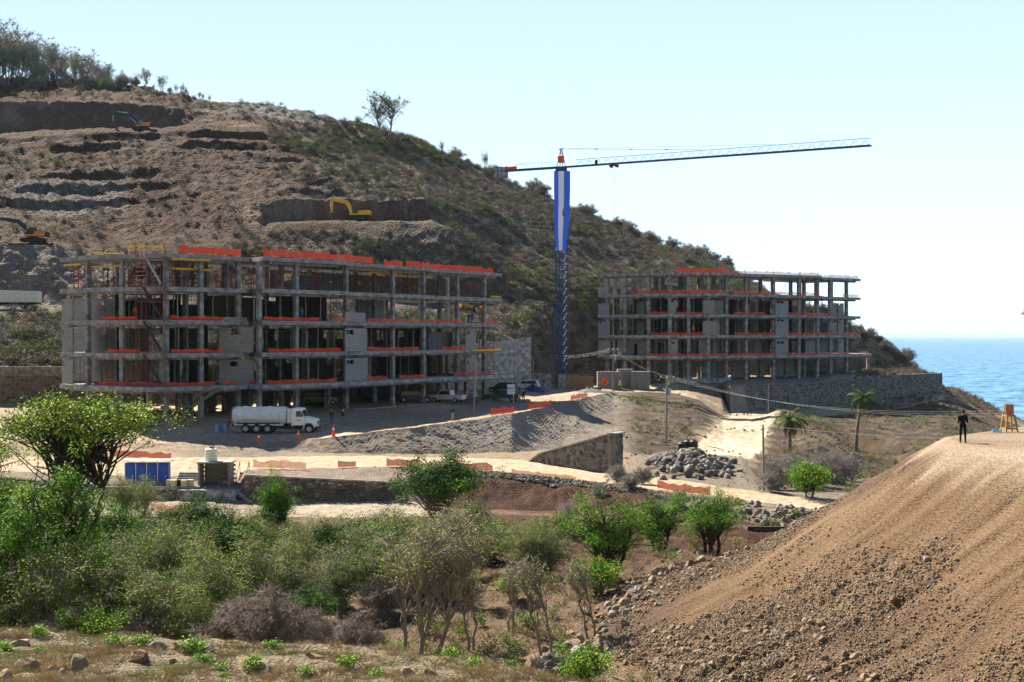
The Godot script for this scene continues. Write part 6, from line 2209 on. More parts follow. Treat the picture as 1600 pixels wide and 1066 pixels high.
# ------------------------------------------------------------------ rocks
func rock_mesh(sd: int, flat := 0.75) -> ArrayMesh:
	var v := [Vector3(1, 0, 0), Vector3(-1, 0, 0), Vector3(0, 1, 0), Vector3(0, -1, 0), Vector3(0, 0, 1), Vector3(0, 0, -1)]
	var f := [[0, 2, 4], [4, 2, 1], [1, 2, 5], [5, 2, 0], [4, 3, 0], [1, 3, 4], [5, 3, 1], [0, 3, 5]]
	for it in 2:
		var g := []
		for q in f:
			var a: Vector3 = v[q[0]]
			var b: Vector3 = v[q[1]]
			var c: Vector3 = v[q[2]]
			var i := v.size()
			v.append_array([((a + b) * 0.5).normalized(), ((b + c) * 0.5).normalized(), ((c + a) * 0.5).normalized()])
			g.append_array([[q[0], i, i + 2], [i, q[1], i + 1], [i + 2, i + 1, q[2]], [i, i + 1, i + 2]])
		f = g
	var r := RandomNumberGenerator.new()
	r.seed = sd
	var planes := []
	for k in 12:
		planes.push_back([Vector3(r.randf_range(-1, 1), r.randf_range(-1, 1), r.randf_range(-1, 1)).normalized(), r.randf_range(0.45, 0.82)])
	var p := []
	for q in v:
		var s: Vector3 = q
		for pl in planes:
			var e: float = s.dot(pl[0]) - pl[1]
			if e > 0: s -= pl[0] * e
		s *= 1.0 + n4.get_noise_3d(q.x * 1.4 + sd * 9.0, q.y * 1.4, q.z * 1.4) * 0.08
		p.push_back(Vector3(s.x, s.y * flat, s.z * 0.85) * 0.64)
	var mb := MB.new()
	for q in f:
		mb.tri(p[q[0]], p[q[1]], p[q[2]])
	return mb.mesh()

var rocks := []
var rock_mats := []

func one_rock(at: Vector3, size: float, tone: int, label: String, group: String, called := "rock") -> void:
	var o := MeshInstance3D.new()
	o.name = numbered(called)
	o.mesh = rocks[rng.randi() % rocks.size()]
	o.material_override = rock_mats[tone]
	add_child(o)
	o.transform = Transform3D(Basis.from_euler(Vector3(rng.randf_range(-0.4, 0.4), rng.randf() * TAU, rng.randf_range(-0.4, 0.4))).scaled(Vector3(size, size, size)), at)
	tag(o, label, "rock", group)

func multi(called: String, mesh: Mesh, m: Material, xf: Array, cols: Array, label: String, cat: String) -> void:
	var mm := MultiMesh.new()
	mm.transform_format = MultiMesh.TRANSFORM_3D
	mm.use_colors = true
	mm.mesh = mesh
	mm.instance_count = xf.size()
	for i in xf.size():
		mm.set_instance_transform(i, xf[i])
		mm.set_instance_color(i, cols[i])
	var o := MultiMeshInstance3D.new()
	o.name = numbered(called)
	o.multimesh = mm
	o.material_override = m
	add_child(o)
	tag(o, label, cat, "", "stuff")

func tone(c: Color, lo := 0.7, hi := 1.3) -> Color:
	var g := rng.randf_range(lo, hi)
	return Color(c.r * g, c.g * g, c.b * g)

func build_rocks() -> void:
	for k in 6: rocks.push_back(rock_mesh(k + 1))
	for c in [Color(0.42, 0.32, 0.22), Color(0.30, 0.22, 0.15), Color(0.27, 0.24, 0.21), Color(0.40, 0.38, 0.35), Color(0.16, 0.15, 0.145), Color(0.30, 0.17, 0.10)]:
		var m := textured(mat(c, 0.92), M.rock.albedo_texture, 0.5, M.rock.normal_texture, 0.7)
		rock_mats.push_back(m)
	# fill mound: many stones in bands, few on the smooth streaks
	var xs := [[], [], []]
	var cs := [[], [], []]
	var big := []
	var n := 0
	while n < 220000:
		n += 1
		var px := rng.randf_range(880.0, 1660.0)
		var d := rng.randf_range(47.0, 92.0)
		var x := (px - 800.0) / FL * d
		var r := mound_dist(Vector2(x, d))
		if r < 0.4 or r > 19.0: continue
		var k := x * 0.28 - d * 0.96
		var den := n1.get_noise_2d(x * 2.3 + 11.0, d * 2.3) * 1.5 + n2.get_noise_2d(k * 1.2, r * 0.2) * 0.7 + smoothstep(0.5, 11.0, r) * 1.15 - 0.62
		if rng.randf() > den: continue
		var y := mound_height(x, d)
		var g0 := raw_height(x, d)
		if y < g0 - 0.1: continue
		var s := 0.035 + (0.10 + 0.16 * smoothstep(3.0, 13.0, r)) * pow(rng.randf(), 5.5) + 0.05 * smoothstep(6.0, 14.0, r) * rng.randf()
		var c: Color = [Color(0.36, 0.265, 0.18), Color(0.29, 0.21, 0.14), Color(0.28, 0.235, 0.19), Color(0.43, 0.36, 0.28)][rng.randi() % 4]
		if s > 0.165:
			big.push_back([s, Vector3(x, y + s * 0.1, -d)])
			continue
		var q := rng.randi() % 3
		xs[q].push_back(Transform3D(Basis.from_euler(Vector3(rng.randf() * 6.0, rng.randf() * 6.0, rng.randf() * 6.0)).scaled(Vector3.ONE * s), Vector3(x, y + s * 0.12, -d)))
		cs[q].push_back(tone(c))
	for q in 3:
		multi("mound_gravel", rocks[q], M.rock, xs[q], cs[q], ["loose brown gravel and cobbles covering the earth mound", "loose tan gravel between the cobbles of the earth mound", "loose mixed stones rolled down the earth mound"][q], "gravel")
	big.sort_custom(func(a, b): return a[0] > b[0])
	for i in mini(290, big.size()):
		one_rock(big[i][1], big[i][0] * 1.1, [0, 1, 1, 0, 5, 1][i % 6], "rounded tan or grey stone lying on the slope of the earth mound", "stones on the earth mound", "mound_stone")
	for q in [[1448, 878, 3, 0.42, "pale grey stone alone on the smooth streak of the mound"], [1395, 943, 5, 0.4, "rusty brown stone alone on the smooth streak of the mound"]]:
		for d10 in range(500, 800):
			var d: float = d10 * 0.1
			var p := P(q[0], q[1], d)
			if mound_height(p.x, d) > p.y:
				one_rock(Vector3(p.x, mound_height(p.x, d) + 0.1, -d), q[3], q[2], q[4], "", "mound_stone")
				break
	# toe of the mound: larger angular stones
	for k in 150:
		var a := rng.randf()
		var px := lerpf(845.0, 1085.0, a) + rng.randf_range(-30, 35)
		var d := lerpf(62.0, 98.0, a) + rng.randf_range(-4, 4)
		one_rock(on_ground(px, d) + Vector3(0, 0.06, 0), 0.25 + 0.6 * pow(rng.randf(), 2.0), [0, 0, 1, 2, 5, 3][k % 6], "angular tan or grey stone in the scatter at the foot of the mound", "stones at the foot of the mound", "toe_stone")
	for q in [[862, 64.5, 1.3, 4], [876, 64, 1.0, 4], [868, 63, 1.1, 2], [896, 72, 1.2, 1]]:
		one_rock(on_ground(q[0], q[1]), q[2], q[3], "large dark boulder in the small heap at the foot of the mound", "dark boulders at the foot of the mound", "boulder")
	# pile of quarried rock by the road
	for k in 260:
		var u := rng.randf() + rng.randf() - 1.0
		var w := rng.randf() + rng.randf() - 1.0
		var px := 1078.0 + u * 84.0
		var d := 150.0 + w * 12.0
		var h := 2.2 * maxf(0.0, 1.0 - absf(u) * 0.95) * maxf(0.0, 1.0 - absf(w))
		var p := on_ground(px, d)
		one_rock(p + Vector3(0, h * rng.randf_range(0.75, 1.0), 0), rng.randf_range(0.45, 1.05), [2, 3, 4, 2, 3, 4][k % 6], "grey angular rock in the quarried pile beside the lower road", "quarried rock pile", "pile_rock")
	# rock fill under the road edge
	for k in 170:
		var px := rng.randf_range(1090, 1285)
		var t := rng.randf()
		var a := line_at(6, px)
		var b := line_at(7, px)
		var d := lerpf(a.x - 2.0, b.x, t)
		var p := on_ground(px, d)
		one_rock(p + Vector3(0, 0.1, 0.1), rng.randf_range(0.3, 0.75), [2, 2, 3, 0, 2, 1][k % 6], "grey rounded boulder in the rock fill under the lower road", "rock fill under the road", "fill_rock")
	# dark rubble lip along the brown cut
	xs = [[], []]
	cs = [[], []]
	for k in 2600:
		var px := rng.randf_range(640, 1130)
		var a := line_at(7, px)
		var d := a.x + rng.randf_range(-1.4, 0.7)
		xs[k % 2].push_back(Transform3D(Basis.from_euler(Vector3(rng.randf() * 6, rng.randf() * 6, 0)).scaled(Vector3.ONE * rng.randf_range(0.1, 0.42)), on_ground(px, d)))
		cs[k % 2].push_back(tone([Color(0.16, 0.15, 0.145), Color(0.26, 0.25, 0.24)][k % 2], 0.6, 1.4))
	multi("edge_rubble", rocks[3], M.rock, xs[0], cs[0], "dark rubble spilled over the lip of the brown cut", "rubble")
	multi("edge_rubble", rocks[4], M.rock, xs[1], cs[1], "grey rubble spilled over the lip of the brown cut", "rubble")
	# stony ground everywhere on the slopes
	xs = [[], []]
	cs = [[], []]
	for k in 26000:
		var px := rng.randf_range(-40, 1640)
		var d := rng.randf_range(62, 400)
		if d > 118 and d < 140 and rng.randf() < 0.7: continue
		var x := (px - 800.0) / FL * d
		if n1.get_noise_2d(x * 1.7, d * 1.7) < 0.12: continue
		if px < 960 and px > 250 and d > 138 and d < 262: continue
		var s := rng.randf_range(0.06, 0.24) if d < 160 else rng.randf_range(0.12, 0.5)
		xs[k % 2].push_back(Transform3D(Basis.from_euler(Vector3(rng.randf() * 6, rng.randf() * 6, 0)).scaled(Vector3.ONE * s), Vector3(x, raw_height(x, d), -d)))
		cs[k % 2].push_back(tone([Color(0.24, 0.19, 0.15), Color(0.20, 0.17, 0.15)][k % 2], 0.7, 1.25))
	multi("scattered_stones", rocks[1], M.rock, xs[0], cs[0], "tan stones scattered over the slopes and the ravine", "stones")
	multi("scattered_stones", rocks[5], M.rock, xs[1], cs[1], "grey stones scattered over the slopes and the ravine", "stones")
	# boulders of the near bank
	var i := 0
	for q in [[122, 1040, 1.15, 1], [98, 1052, 0.5, 2], [40, 1045, 1.0, 1], [30, 1010, 1.1, 0], [76, 1048, 0.5, 2], [248, 1014, 0.9, 2], [272, 1014, 0.7, 0], [213, 1033, 0.95, 5], [268, 1036, 0.5, 1], [490, 1030, 0.9, 1], [420, 1050, 0.5, 1], [405, 1042, 0.45, 0], [326, 1016, 0.6, 4], [675, 1056, 0.9, 1], [637, 1052, 0.6, 0], [340, 1045, 0.5, 4], [10, 1060, 0.9, 0]]:
		for d10 in range(480, 620):
			var d: float = d10 * 0.1
			var p := P(q[0], q[1], d)
			if raw_height(p.x, d) > p.y:
				one_rock(Vector3(p.x, raw_height(p.x, d) - 0.02 * q[2], -d), q[2] * 0.85, q[3], ["large rounded boulder", "small rounded boulder", "half-sunk boulder"][0 if q[2] > 0.85 else (1 if q[2] < 0.55 else 2)] + " on the dry grassy bank", "boulders on the dry grassy bank", "boulder")
				break

# ------------------------------------------------------------------ plants
func bent(mb: MB, a: Vector3, b: Vector3, r0: float, r1: float, seg: int, wob: float, k := 5) -> void:
	var p := a
	var l := a.distance_to(b)
	for i in seg:
		var t := float(i + 1) / seg
		var q := a.lerp(b, t) + Vector3(0, sin(t * PI) * l * 0.08, 0)
		if i < seg - 1:
			q += Vector3(rng.randf_range(-1, 1), rng.randf_range(-0.6, 0.6), rng.randf_range(-1, 1)) * wob * l
		mb.tube(p, q, lerpf(r0, r1, float(i) / seg), lerpf(r0, r1, t), k)
		p = q

func leaf(mb: MB, p: Vector3, dir: Vector3, up: Vector3, l: float, w: float) -> void:
	var s := dir.cross(up).normalized() * w * 0.5
	var m := p + dir * l * 0.5 + up * w * 0.12
	mb.tri(p, m + s, p + dir * l)
	mb.tri(p, p + dir * l, m - s)

# s: h, crown (radii), cy (centre height), clumps, leaves, cr (clump radius), ll, lw (leaf), cols, bark, r (trunk), stems, twigs, lean, hollow, droop
func plant(s: Dictionary) -> Node3D:
	var t := Node3D.new()
	t.name = "plant"
	var wood := MB.new()
	var lv := MB.new()
	wood.col = s.bark
	var R: Vector3 = s.crown
	var cy: float = s.cy
	var lean: Vector3 = s.get("lean", Vector3.ZERO)
	var sd0 := rng.randf() * 300.0
	var stems := []
	for k in s.stems:
		var an = TAU * k / s.stems + rng.randf()
		var sp := 0.0 if s.stems == 1 else 1.0
		var b = Vector3(cos(an), 0, sin(an)) * sp * s.r * 2.5
		var e := Vector3(cos(an) * R.x, 0, sin(an) * R.z) * sp * 0.45 + Vector3(0, cy + R.y * rng.randf_range(0.1, 0.5), 0) + lean
		var pts := [b - Vector3(0, 0.3, 0)]
		var seg := 6
		for i in seg:
			var u := float(i + 1) / seg
			var q = b.lerp(e, u) + Vector3(rng.randf_range(-1, 1), 0, rng.randf_range(-1, 1)) * s.h * 0.03
			q -= lean * (u - u * u) * 0.5
			pts.push_back(q)
		for i in seg:
			wood.tube(pts[i], pts[i + 1], s.r * lerpf(1.0, 0.25, float(i) / seg), s.r * lerpf(1.0, 0.25, float(i + 1) / seg), 7)
		stems.push_back(pts)
	for k in s.clumps:
		var c := Vector3(rng.randf_range(-1, 1), rng.randf_range(-1, 1), rng.randf_range(-1, 1))
		while c.length() > 1.0 or c.length() < s.get("hollow", 0.35):
			c = Vector3(rng.randf_range(-1, 1), rng.randf_range(-1, 1), rng.randf_range(-1, 1))
		if s.get("flat", false): c.y = absf(c.y) * 0.9 - 0.3 * c.length()
		var lob := clampf(0.78 + 0.9 * n2.get_noise_3d(c.normalized().x * 5.0 + sd0, c.normalized().y * 5.0, c.normalized().z * 5.0), 0.3, 1.3)
		c *= lob
		var ce := Vector3(c.x * R.x, cy + c.y * R.y, c.z * R.z) + lean * clampf((cy + c.y * R.y) / (cy + R.y), 0.0, 1.0)
		if ce.y < s.get("miny", 0.25): ce.y = s.get("miny", 0.25) + rng.randf() * 0.4
		var st: Array = stems[rng.randi() % stems.size()]
		var j := clampi(int(remap(ce.y, 0.0, cy + R.y, 0.0, 6.0)) - 1 + rng.randi() % 2, 1, 5)
		var br: float = s.r * rng.randf_range(0.22, 0.4)
		bent(wood, st[j], ce, br, br * 0.25, 4, 0.07, 4)
		for w in s.twigs:
			var dv := Vector3(rng.randf_range(-1, 1), rng.randf_range(-0.5, 1), rng.randf_range(-1, 1)).normalized()
			var q = ce + dv * s.cr * rng.randf_range(0.7, 1.5)
			bent(wood, ce - dv * s.cr * 0.3, q, s.get("tr", 0.012), 0.004, 2, 0.12, 3)
		var base: Color = s.cols[rng.randi() % s.cols.size()]
		for w in s.leaves:
			var off = Vector3(rng.randfn(), rng.randfn() * 0.75, rng.randfn()) * s.cr * 0.55
			var dir = (off.normalized() + Vector3(rng.randf_range(-0.7, 0.7), rng.randf_range(-0.7, 0.7) - s.get("droop", 0.2), rng.randf_range(-0.7, 0.7))).normalized()
			var up := Vector3(rng.randf_range(-0.7, 0.7), 1, rng.randf_range(-0.7, 0.7)).normalized()
			up = (up - dir * up.dot(dir)).normalized()
			lv.col = tone(base, 0.75, 1.2)
			var g: float = rng.randf_range(0.7, 1.25)
			leaf(lv, ce + off, dir, up, s.ll * g, s.lw * g)
	var o := obj("trunk", wood, M.bark, t)
	if lv.v.size():
		obj("crown", lv, M.leaf, t)
	return t

func plant_at(proto: Node3D, called: String, px: float, d: float, sc: float, label: String, cat: String, group: String, turn := -1.0) -> Node3D:
	var at := on_ground(px, d, 0.05)
	var o := copy(proto, called, at, turn if turn >= 0.0 else rng.randf() * TAU, sc, label, group)
	o.set_meta("category", cat)
	return o

const LIME := Color(0.30, 0.39, 0.05)
const MID := Color(0.085, 0.19, 0.02)
const DARK := Color(0.032, 0.085, 0.018)
const OLIVE := Color(0.17, 0.20, 0.075)
const PALE := Color(0.26, 0.30, 0.12)
const GREYTWIG := Color(0.36, 0.32, 0.285)
const DARKBARK := Color(0.085, 0.065, 0.05)

func palm(at: Vector3, h: float, lean: float, sd: int, label: String) -> void:
	var t := thing("coconut_palm", at, 0.0, label, "palm tree", "palms below the long stone wall")
	var mb := MB.new()
	mb.col = Color(0.24, 0.20, 0.165)
	var top := Vector3(lean, h, 0)
	var p := Vector3(0, -0.3, 0)
	for i in 8:
		var u := (i + 1) / 8.0
		var q := Vector3(lean * u * u, h * u, 0)
		mb.tube(p, q, lerpf(0.28, 0.13, i / 8.0), lerpf(0.28, 0.13, u), 8)
		p = q
	obj("trunk", mb, M.bark, t)
	for k in 26:
		var an := k * 2.4 + sd
		var el := lerpf(1.2, -1.1, pow(k / 25.0, 0.8))
		var dry := k > 20
		var fm := MB.new()
		fm.col = tone(Color(0.20, 0.145, 0.08) if dry else [Color(0.05, 0.10, 0.02), Color(0.035, 0.075, 0.018), Color(0.075, 0.12, 0.035)][k % 3], 0.8, 1.2)
		var L := rng.randf_range(2.3, 2.9) * (0.85 if dry else 1.0)
		var q := Vector3.ZERO
		var hd := Vector3(cos(an), 0, sin(an))
		var nseg := 12
		for i in nseg:
			var u := float(i + 1) / nseg
			var e2 := el - u * u * 1.35
			var nx := q + (hd * cos(e2) + Vector3(0, sin(e2), 0)) * L / nseg
			fm.tube(q, nx, 0.03 * (1.0 - u * 0.7), 0.03 * (1.0 - u), 3)
			var sd2 := hd.cross(Vector3.UP)
			var dirn := (nx - q).normalized()
			var ln := 0.75 * sin(clampf(u * 1.1, 0.12, 1.0) * PI * 0.9) + 0.12
			for s in [-1.0, 1.0]:
				for m in 2:
					var b := q.lerp(nx, m * 0.5)
					var ld: Vector3 = (sd2 * s * 0.75 + dirn * 0.45 + Vector3(0, -0.55, 0)).normalized()
					leaf(fm, b, ld, Vector3.UP, ln, 0.085)
			q = nx
		var o := obj("frond", fm, M.leaf, t)
		o.position = top + (Vector3(0, -0.3, 0) if dry else Vector3.ZERO)

func build_plants() -> void:
	var flat := plant({h = 11.0, crown = Vector3(6.2, 3.4, 4.5), cy = 8.6, clumps = 250, leaves = 34, cr = 0.6, ll = 0.21, lw = 0.12, cols = [LIME, Color(0.32, 0.44, 0.07), Color(0.22, 0.34, 0.05)], bark = DARKBARK, r = 0.2, stems = 4, twigs = 3, hollow = 0.25, flat = true, miny = 3.0, tr = 0.02})
	var mango := plant({h = 8.5, crown = Vector3(2.6, 4.0, 2.4), cy = 4.6, clumps = 200, leaves = 90, cr = 0.46, ll = 0.22, lw = 0.055, cols = [Color(0.11, 0.24, 0.025), DARK, Color(0.14, 0.29, 0.03), Color(0.24, 0.37, 0.045)], bark = DARKBARK, r = 0.2, stems = 2, twigs = 1, droop = 0.5})
	var round_ := plant({h = 5.6, crown = Vector3(3.0, 1.9, 2.6), cy = 3.7, clumps = 180, leaves = 90, cr = 0.42, ll = 0.2, lw = 0.06, cols = [MID, DARK, Color(0.05, 0.13, 0.02)], bark = GREYTWIG, r = 0.17, stems = 2, twigs = 1, miny = 1.6, droop = 0.4})
	var bright := plant({h = 5.6, crown = Vector3(3.7, 2.3, 3.0), cy = 3.3, clumps = 150, leaves = 110, cr = 0.45, ll = 0.12, lw = 0.055, cols = [Color(0.12, 0.27, 0.025), Color(0.16, 0.32, 0.035), MID, Color(0.07, 0.17, 0.02)], bark = DARKBARK, r = 0.15, stems = 4, twigs = 2, hollow = 0.5, miny = 1.3})
	var low := plant({h = 2.6, crown = Vector3(1.6, 1.2, 1.5), cy = 1.35, clumps = 75, leaves = 80, cr = 0.36, ll = 0.13, lw = 0.06, cols = [Color(0.12, 0.29, 0.025), MID, LIME], bark = DARKBARK, r = 0.06, stems = 4, twigs = 2})
	var shr := []
	for k in 4:
		shr.push_back(plant({h = 4.5, crown = Vector3(2.1, 2.0, 2.0), cy = 2.2, clumps = 130, leaves = 58, cr = 0.46, ll = 0.10, lw = 0.05, reach = 1.5, cols = [[Color(0.26, 0.31, 0.075), Color(0.19, 0.23, 0.055)], [Color(0.16, 0.27, 0.035), Color(0.09, 0.17, 0.02)], [Color(0.24, 0.32, 0.05), Color(0.15, 0.22, 0.035)], [Color(0.05, 0.12, 0.014), Color(0.10, 0.19, 0.025)]][k], bark = Color(0.40, 0.35, 0.305), r = 0.05, stems = 6, twigs = 4, hollow = 0.2, tr = 0.013}))
	var bare := []
	for k in 2:
		bare.push_back(plant({h = 3.0, crown = Vector3(2.0, 1.4, 1.8), cy = 1.4, clumps = 190, leaves = 2, cr = 0.55, ll = 0.09, lw = 0.05, cols = [OLIVE], bark = [Color(0.33, 0.275, 0.25), Color(0.38, 0.345, 0.315)][k], r = 0.04, stems = 8, twigs = 16, hollow = 0.2, tr = 0.012}))
	var leaner := plant({h = 8.0, crown = Vector3(3.4, 2.3, 2.6), cy = 5.6, clumps = 110, leaves = 30, cr = 0.62, ll = 0.11, lw = 0.06, cols = [PALE, LIME, OLIVE], bark = Color(0.34, 0.29, 0.24), r = 0.13, stems = 2, twigs = 8, lean = Vector3(1.7, 0, 0), miny = 2.6, tr = 0.014})
	var thin := plant({h = 5.0, crown = Vector3(1.2, 1.3, 1.0), cy = 3.9, clumps = 45, leaves = 18, cr = 0.45, ll = 0.10, lw = 0.055, cols = [PALE, OLIVE], bark = Color(0.33, 0.28, 0.24), r = 0.085, stems = 2, twigs = 7, lean = Vector3(-0.9, 0, 0), miny = 2.2, tr = 0.013})
	plant_at(flat, "flat_crowned_tree", 122, 96, 1.1, "flat-crowned tree with bright sparse leaves before the near frame's corner", "tree", "", 0.3)
	plant_at(flat, "flat_crowned_tree", -60, 100, 0.85, "smaller flat-crowned tree leaning into view beside the first one", "tree", "", 2.2)
	plant_at(mango, "mango_tree", 88, 74, 1.12, "tall dense mango tree with glossy drooping leaves in the thicket", "tree", "", 0.0)
	plant_at(mango, "mango_tree", -15, 82, 1.05, "dark mango tree partly cut off beside the tall mango", "tree", "", 2.0)
	plant_at(mango, "mango_tree", 432, 104, 0.66, "small mango tree below the low wall of rounded stones", "tree", "", 1.0)
	plant_at(round_, "round_crowned_tree", 688, 108, 1.2, "dark green round-crowned tree below the orange road fence", "tree", "", 0.0)
	plant_at(round_, "round_crowned_tree", 300, 98, 0.85, "dark leafy tree below the torn red netting", "tree", "", 1.0)
	plant_at(round_, "round_crowned_tree", 365, 88, 0.95, "low dark-leaved tree amid the grey thicket", "tree", "", 2.6)
	plant_at(bright, "bright_green_tree", 952, 93, 1.05, "bright green spreading tree with slender pale stems", "tree", "", 0.0)
	plant_at(bright, "bright_green_tree", 1112, 99, 0.9, "bright green tree with a dark leaning limb at the mound's edge", "tree", "", 1.7)
	plant_at(bright, "bright_green_tree", 1030, 104, 0.8, "bright green tree between two taller bright ones", "tree", "", 3.1)
	plant_at(bright, "bright_green_tree", 165, 88, 0.95, "bright green tree behind the tall mango", "tree", "", 2.0)
	plant_at(mango, "mango_tree", 30, 71, 0.9, "dense mango tree at the thicket's edge beside the bank", "tree", "", 4.0)
	plant_at(bright, "bright_green_tree", 245, 78, 0.7, "low bright green tree amid the pale shrubs", "tree", "", 5.0)
	plant_at(low, "leafy_bush", 935, 86, 1.0, "bright leafy bush under the spreading bright tree", "bush", "")
	plant_at(low, "leafy_bush", 1264, 128.5, 1.45, "dark green bush beside the lower road and bare pole", "bush", "")
	plant_at(low, "leafy_bush", 145, 66, 0.95, "bright leafy bush at the foot of the tall mango", "bush", "")
	plant_at(low, "leafy_bush", 800, 84, 0.75, "small bright bush in the clearing by the thin trees", "bush", "")
	plant_at(low, "leafy_bush", 915, 60, 0.8, "light green bush at the mound's foot beside the dark boulders", "bush", "")
	plant_at(leaner, "leaning_tree", 662, 67, 1.0, "pale-barked tree leaning across the ravine with twisted limbs", "tree", "", 0.0)
	plant_at(leaner, "leaning_tree", 640, 69, 0.85, "darker leaning tree just behind the pale-barked one", "tree", "", 0.5)
	for q in [[855, 68.5, 1.0, 0.3, "thin grey tree with forked stem in the clearing"], [925, 74, 0.85, 0.0, "thin leaning sapling before the spreading bright tree"], [735, 70, 0.9, 1.4, "thin tree between the leaning trees and the clearing"], [795, 74, 0.8, 2.4, "thin twiggy tree at the back of the clearing"], [700, 84, 1.0, 4.0, "thin tree below the dark round-crowned tree"]]:
		plant_at(thin, "thin_tree", q[0], q[1], q[2], q[4], "tree", "", q[3])
	plant_at(shr[0], "thicket_shrub", 222, 116, 0.9, "pale twiggy shrub in front of the blue cabins", "shrub", "")
	plant_at(shr[2], "thicket_shrub", 190, 112, 1.0, "pale twiggy shrub between the flat-crowned tree and the cabins", "shrub", "")
	var g := "sparse shrubs in the ravine thicket"
	for k in 92:
		var px: float
		var d: float
		px = rng.randf_range(-40, 640)
		d = rng.randf_range(66, 106)
		if k >= 66:
			px = rng.randf_range(540, 880); d = rng.randf_range(80, 112)
		if px > 560 and d < 80: d += 18
		if px > 700 and d < 92: d += 10
		var sc := rng.randf_range(0.85, 1.35) * lerpf(1.0, 0.5, smoothstep(80.0, 104.0, d))
		plant_at(shr[k % 4], "thicket_shrub", px, d, sc, "pale twiggy shrub with sparse small leaves in the ravine thicket", "shrub", g)
	g = "bare brushwood"
	for q in [[345, 78, 0.62, "dark leafy tree beside the grey tangled bush"], [520, 92, 0.6, "dark leafy tree deep in the thicket before the low stone wall"], [205, 70, 0.6, "dark leafy tree beside the tall mango's foot"], [585, 100, 0.6, "dark leafy tree under the low wall's far end"], [480, 72, 0.5, "low dark tree at the thicket's edge on the bank"]]:
		plant_at(round_, "dark_leafy_tree", q[0], q[1], q[2], q[3], "tree", "")
	for q in [[418, 63.5, 1.05], [140, 76, 0.9], [285, 72, 0.9], [440, 80, 0.9], [560, 88, 0.9], [640, 90, 0.8], [500, 68, 0.8], [100, 66, 0.7], [372, 66, 0.9], [462, 66, 0.85], [250, 68, 0.85], [555, 67, 0.75], [330, 84, 0.8], [600, 78, 0.8], [520, 82, 0.8], [830, 92, 0.7], [200, 80, 0.9], [760, 98, 0.7]]:
		plant_at(bare[0], "bare_bush", q[0], q[1], q[2], "tangled leafless grey-brown bush at the edge of the ravine", "bush", "tangled leafless bushes in the ravine")
	for q in [[1215, 137, 1.1], [1240, 141, 1.2], [1262, 138, 1.0], [1285, 143, 1.2], [1305, 148, 1.2], [1225, 150, 1.0], [1322, 156, 1.0], [1270, 152, 1.1], [1205, 131, 0.7]]:
		plant_at(bare[1], "dry_brush", q[0], q[1], q[2], "dry grey brush on the gully side below the palms", "bush", "dry brush below the palms")
	for q in [[965, 131, 1.0], [1005, 133, 0.9], [985, 128, 0.8], [935, 127, 0.7], [1060, 122, 0.8], [1030, 119, 0.8], [890, 118, 0.8], [1000, 112, 0.9], [1120, 116, 0.7]]:
		plant_at(bare[1], "dry_brush", q[0], q[1], q[2] * 0.65, "dry grey brush on the road bank near the wing wall", "bush", "dry brush on the road bank")
	palm(on_ground(1234, 178, 0.2), 4.6, 0.2, 1, "shorter coconut palm on the spur beside the pale track")
	palm(on_ground(1338, 199, 0.2), 8.0, 1.0, 4, "taller coconut palm with leaning trunk beyond the spur")
	# tree just outside the view; one twig of it hangs into the picture
	var nt := thing("overhanging_tree", on_ground(1760, 11.0, 0.1), 0.0, "slender tree beside the viewpoint with a leafy twig against the sky", "tree")
	var wood := MB.new()
	wood.col = GREYTWIG
	var org := nt.position
	var fork := P(1720, 300, 11.0) - org
	bent(wood, Vector3.ZERO, fork, 0.06, 0.03, 5, 0.02, 7)
	obj("trunk", wood, M.bark, nt)
	var tw := MB.new()
	tw.col = GREYTWIG
	var tip := P(1606, 452, 11.0) - org
	bent(tw, fork, tip, 0.02, 0.006, 5, 0.03, 5)
	bent(tw, tip, P(1599, 492, 11.0) - org, 0.005, 0.002, 3, 0.03, 4)
	obj("branch", tw, M.bark, nt)
	for k in 26:
		var lm := MB.new()
		lm.col = tone(Color(0.12, 0.22, 0.03), 0.7, 1.3)
		var u := rng.randf()
		var p := (P(1603, 450, 11.0) - org).lerp(P(1599, 494, 11.0) - org, u) if k < 12 else fork.lerp(tip, 0.3 + 0.7 * u)
		var dv := Vector3(rng.randf_range(-1, 0.8), rng.randf_range(-1.0, 0.2), rng.randf_range(-0.8, 0.8)).normalized()
		leaf(lm, Vector3.ZERO, dv, Vector3(rng.randf_range(-1, 1), 1, rng.randf_range(-1, 1)).normalized(), rng.randf_range(0.03, 0.055), 0.02)
		obj("leaf", lm, M.leaf, nt).position = p
	# ridge trees and the lone hill tree
	var lone := plant({h = 15.0, crown = Vector3(7.2, 4.0, 6.0), cy = 9.5, clumps = 120, leaves = 10, cr = 1.0, ll = 0.32, lw = 0.24, cols = [OLIVE, PALE], bark = Color(0.30, 0.26, 0.235), r = 0.3, stems = 2, twigs = 6, lean = Vector3(-0.6, 0, 0), hollow = 0.45, miny = 5.0, tr = 0.05})
	plant_at(lone, "hillside_tree", 602, 385, 1.0, "lone sparse tree standing on the bare hillside skyline", "tree", "", 0.0)
	var ridge := []
	for k in 4:
		ridge.push_back(plant({h = 12.0, crown = Vector3(4.0, 4.6, 3.6), cy = 7.4, hollow = 0.3, clumps = 60, leaves = [5, 8, 2, 15][k], cr = 1.1, ll = 0.34, lw = 0.2, cols = [[Color(0.28, 0.29, 0.17)], [Color(0.22, 0.28, 0.11), PALE], [PALE], [Color(0.27, 0.37, 0.11)]][k], bark = Color(0.40, 0.37, 0.35), r = 0.17, stems = 2, twigs = 9, miny = 2.0, tr = 0.045}))
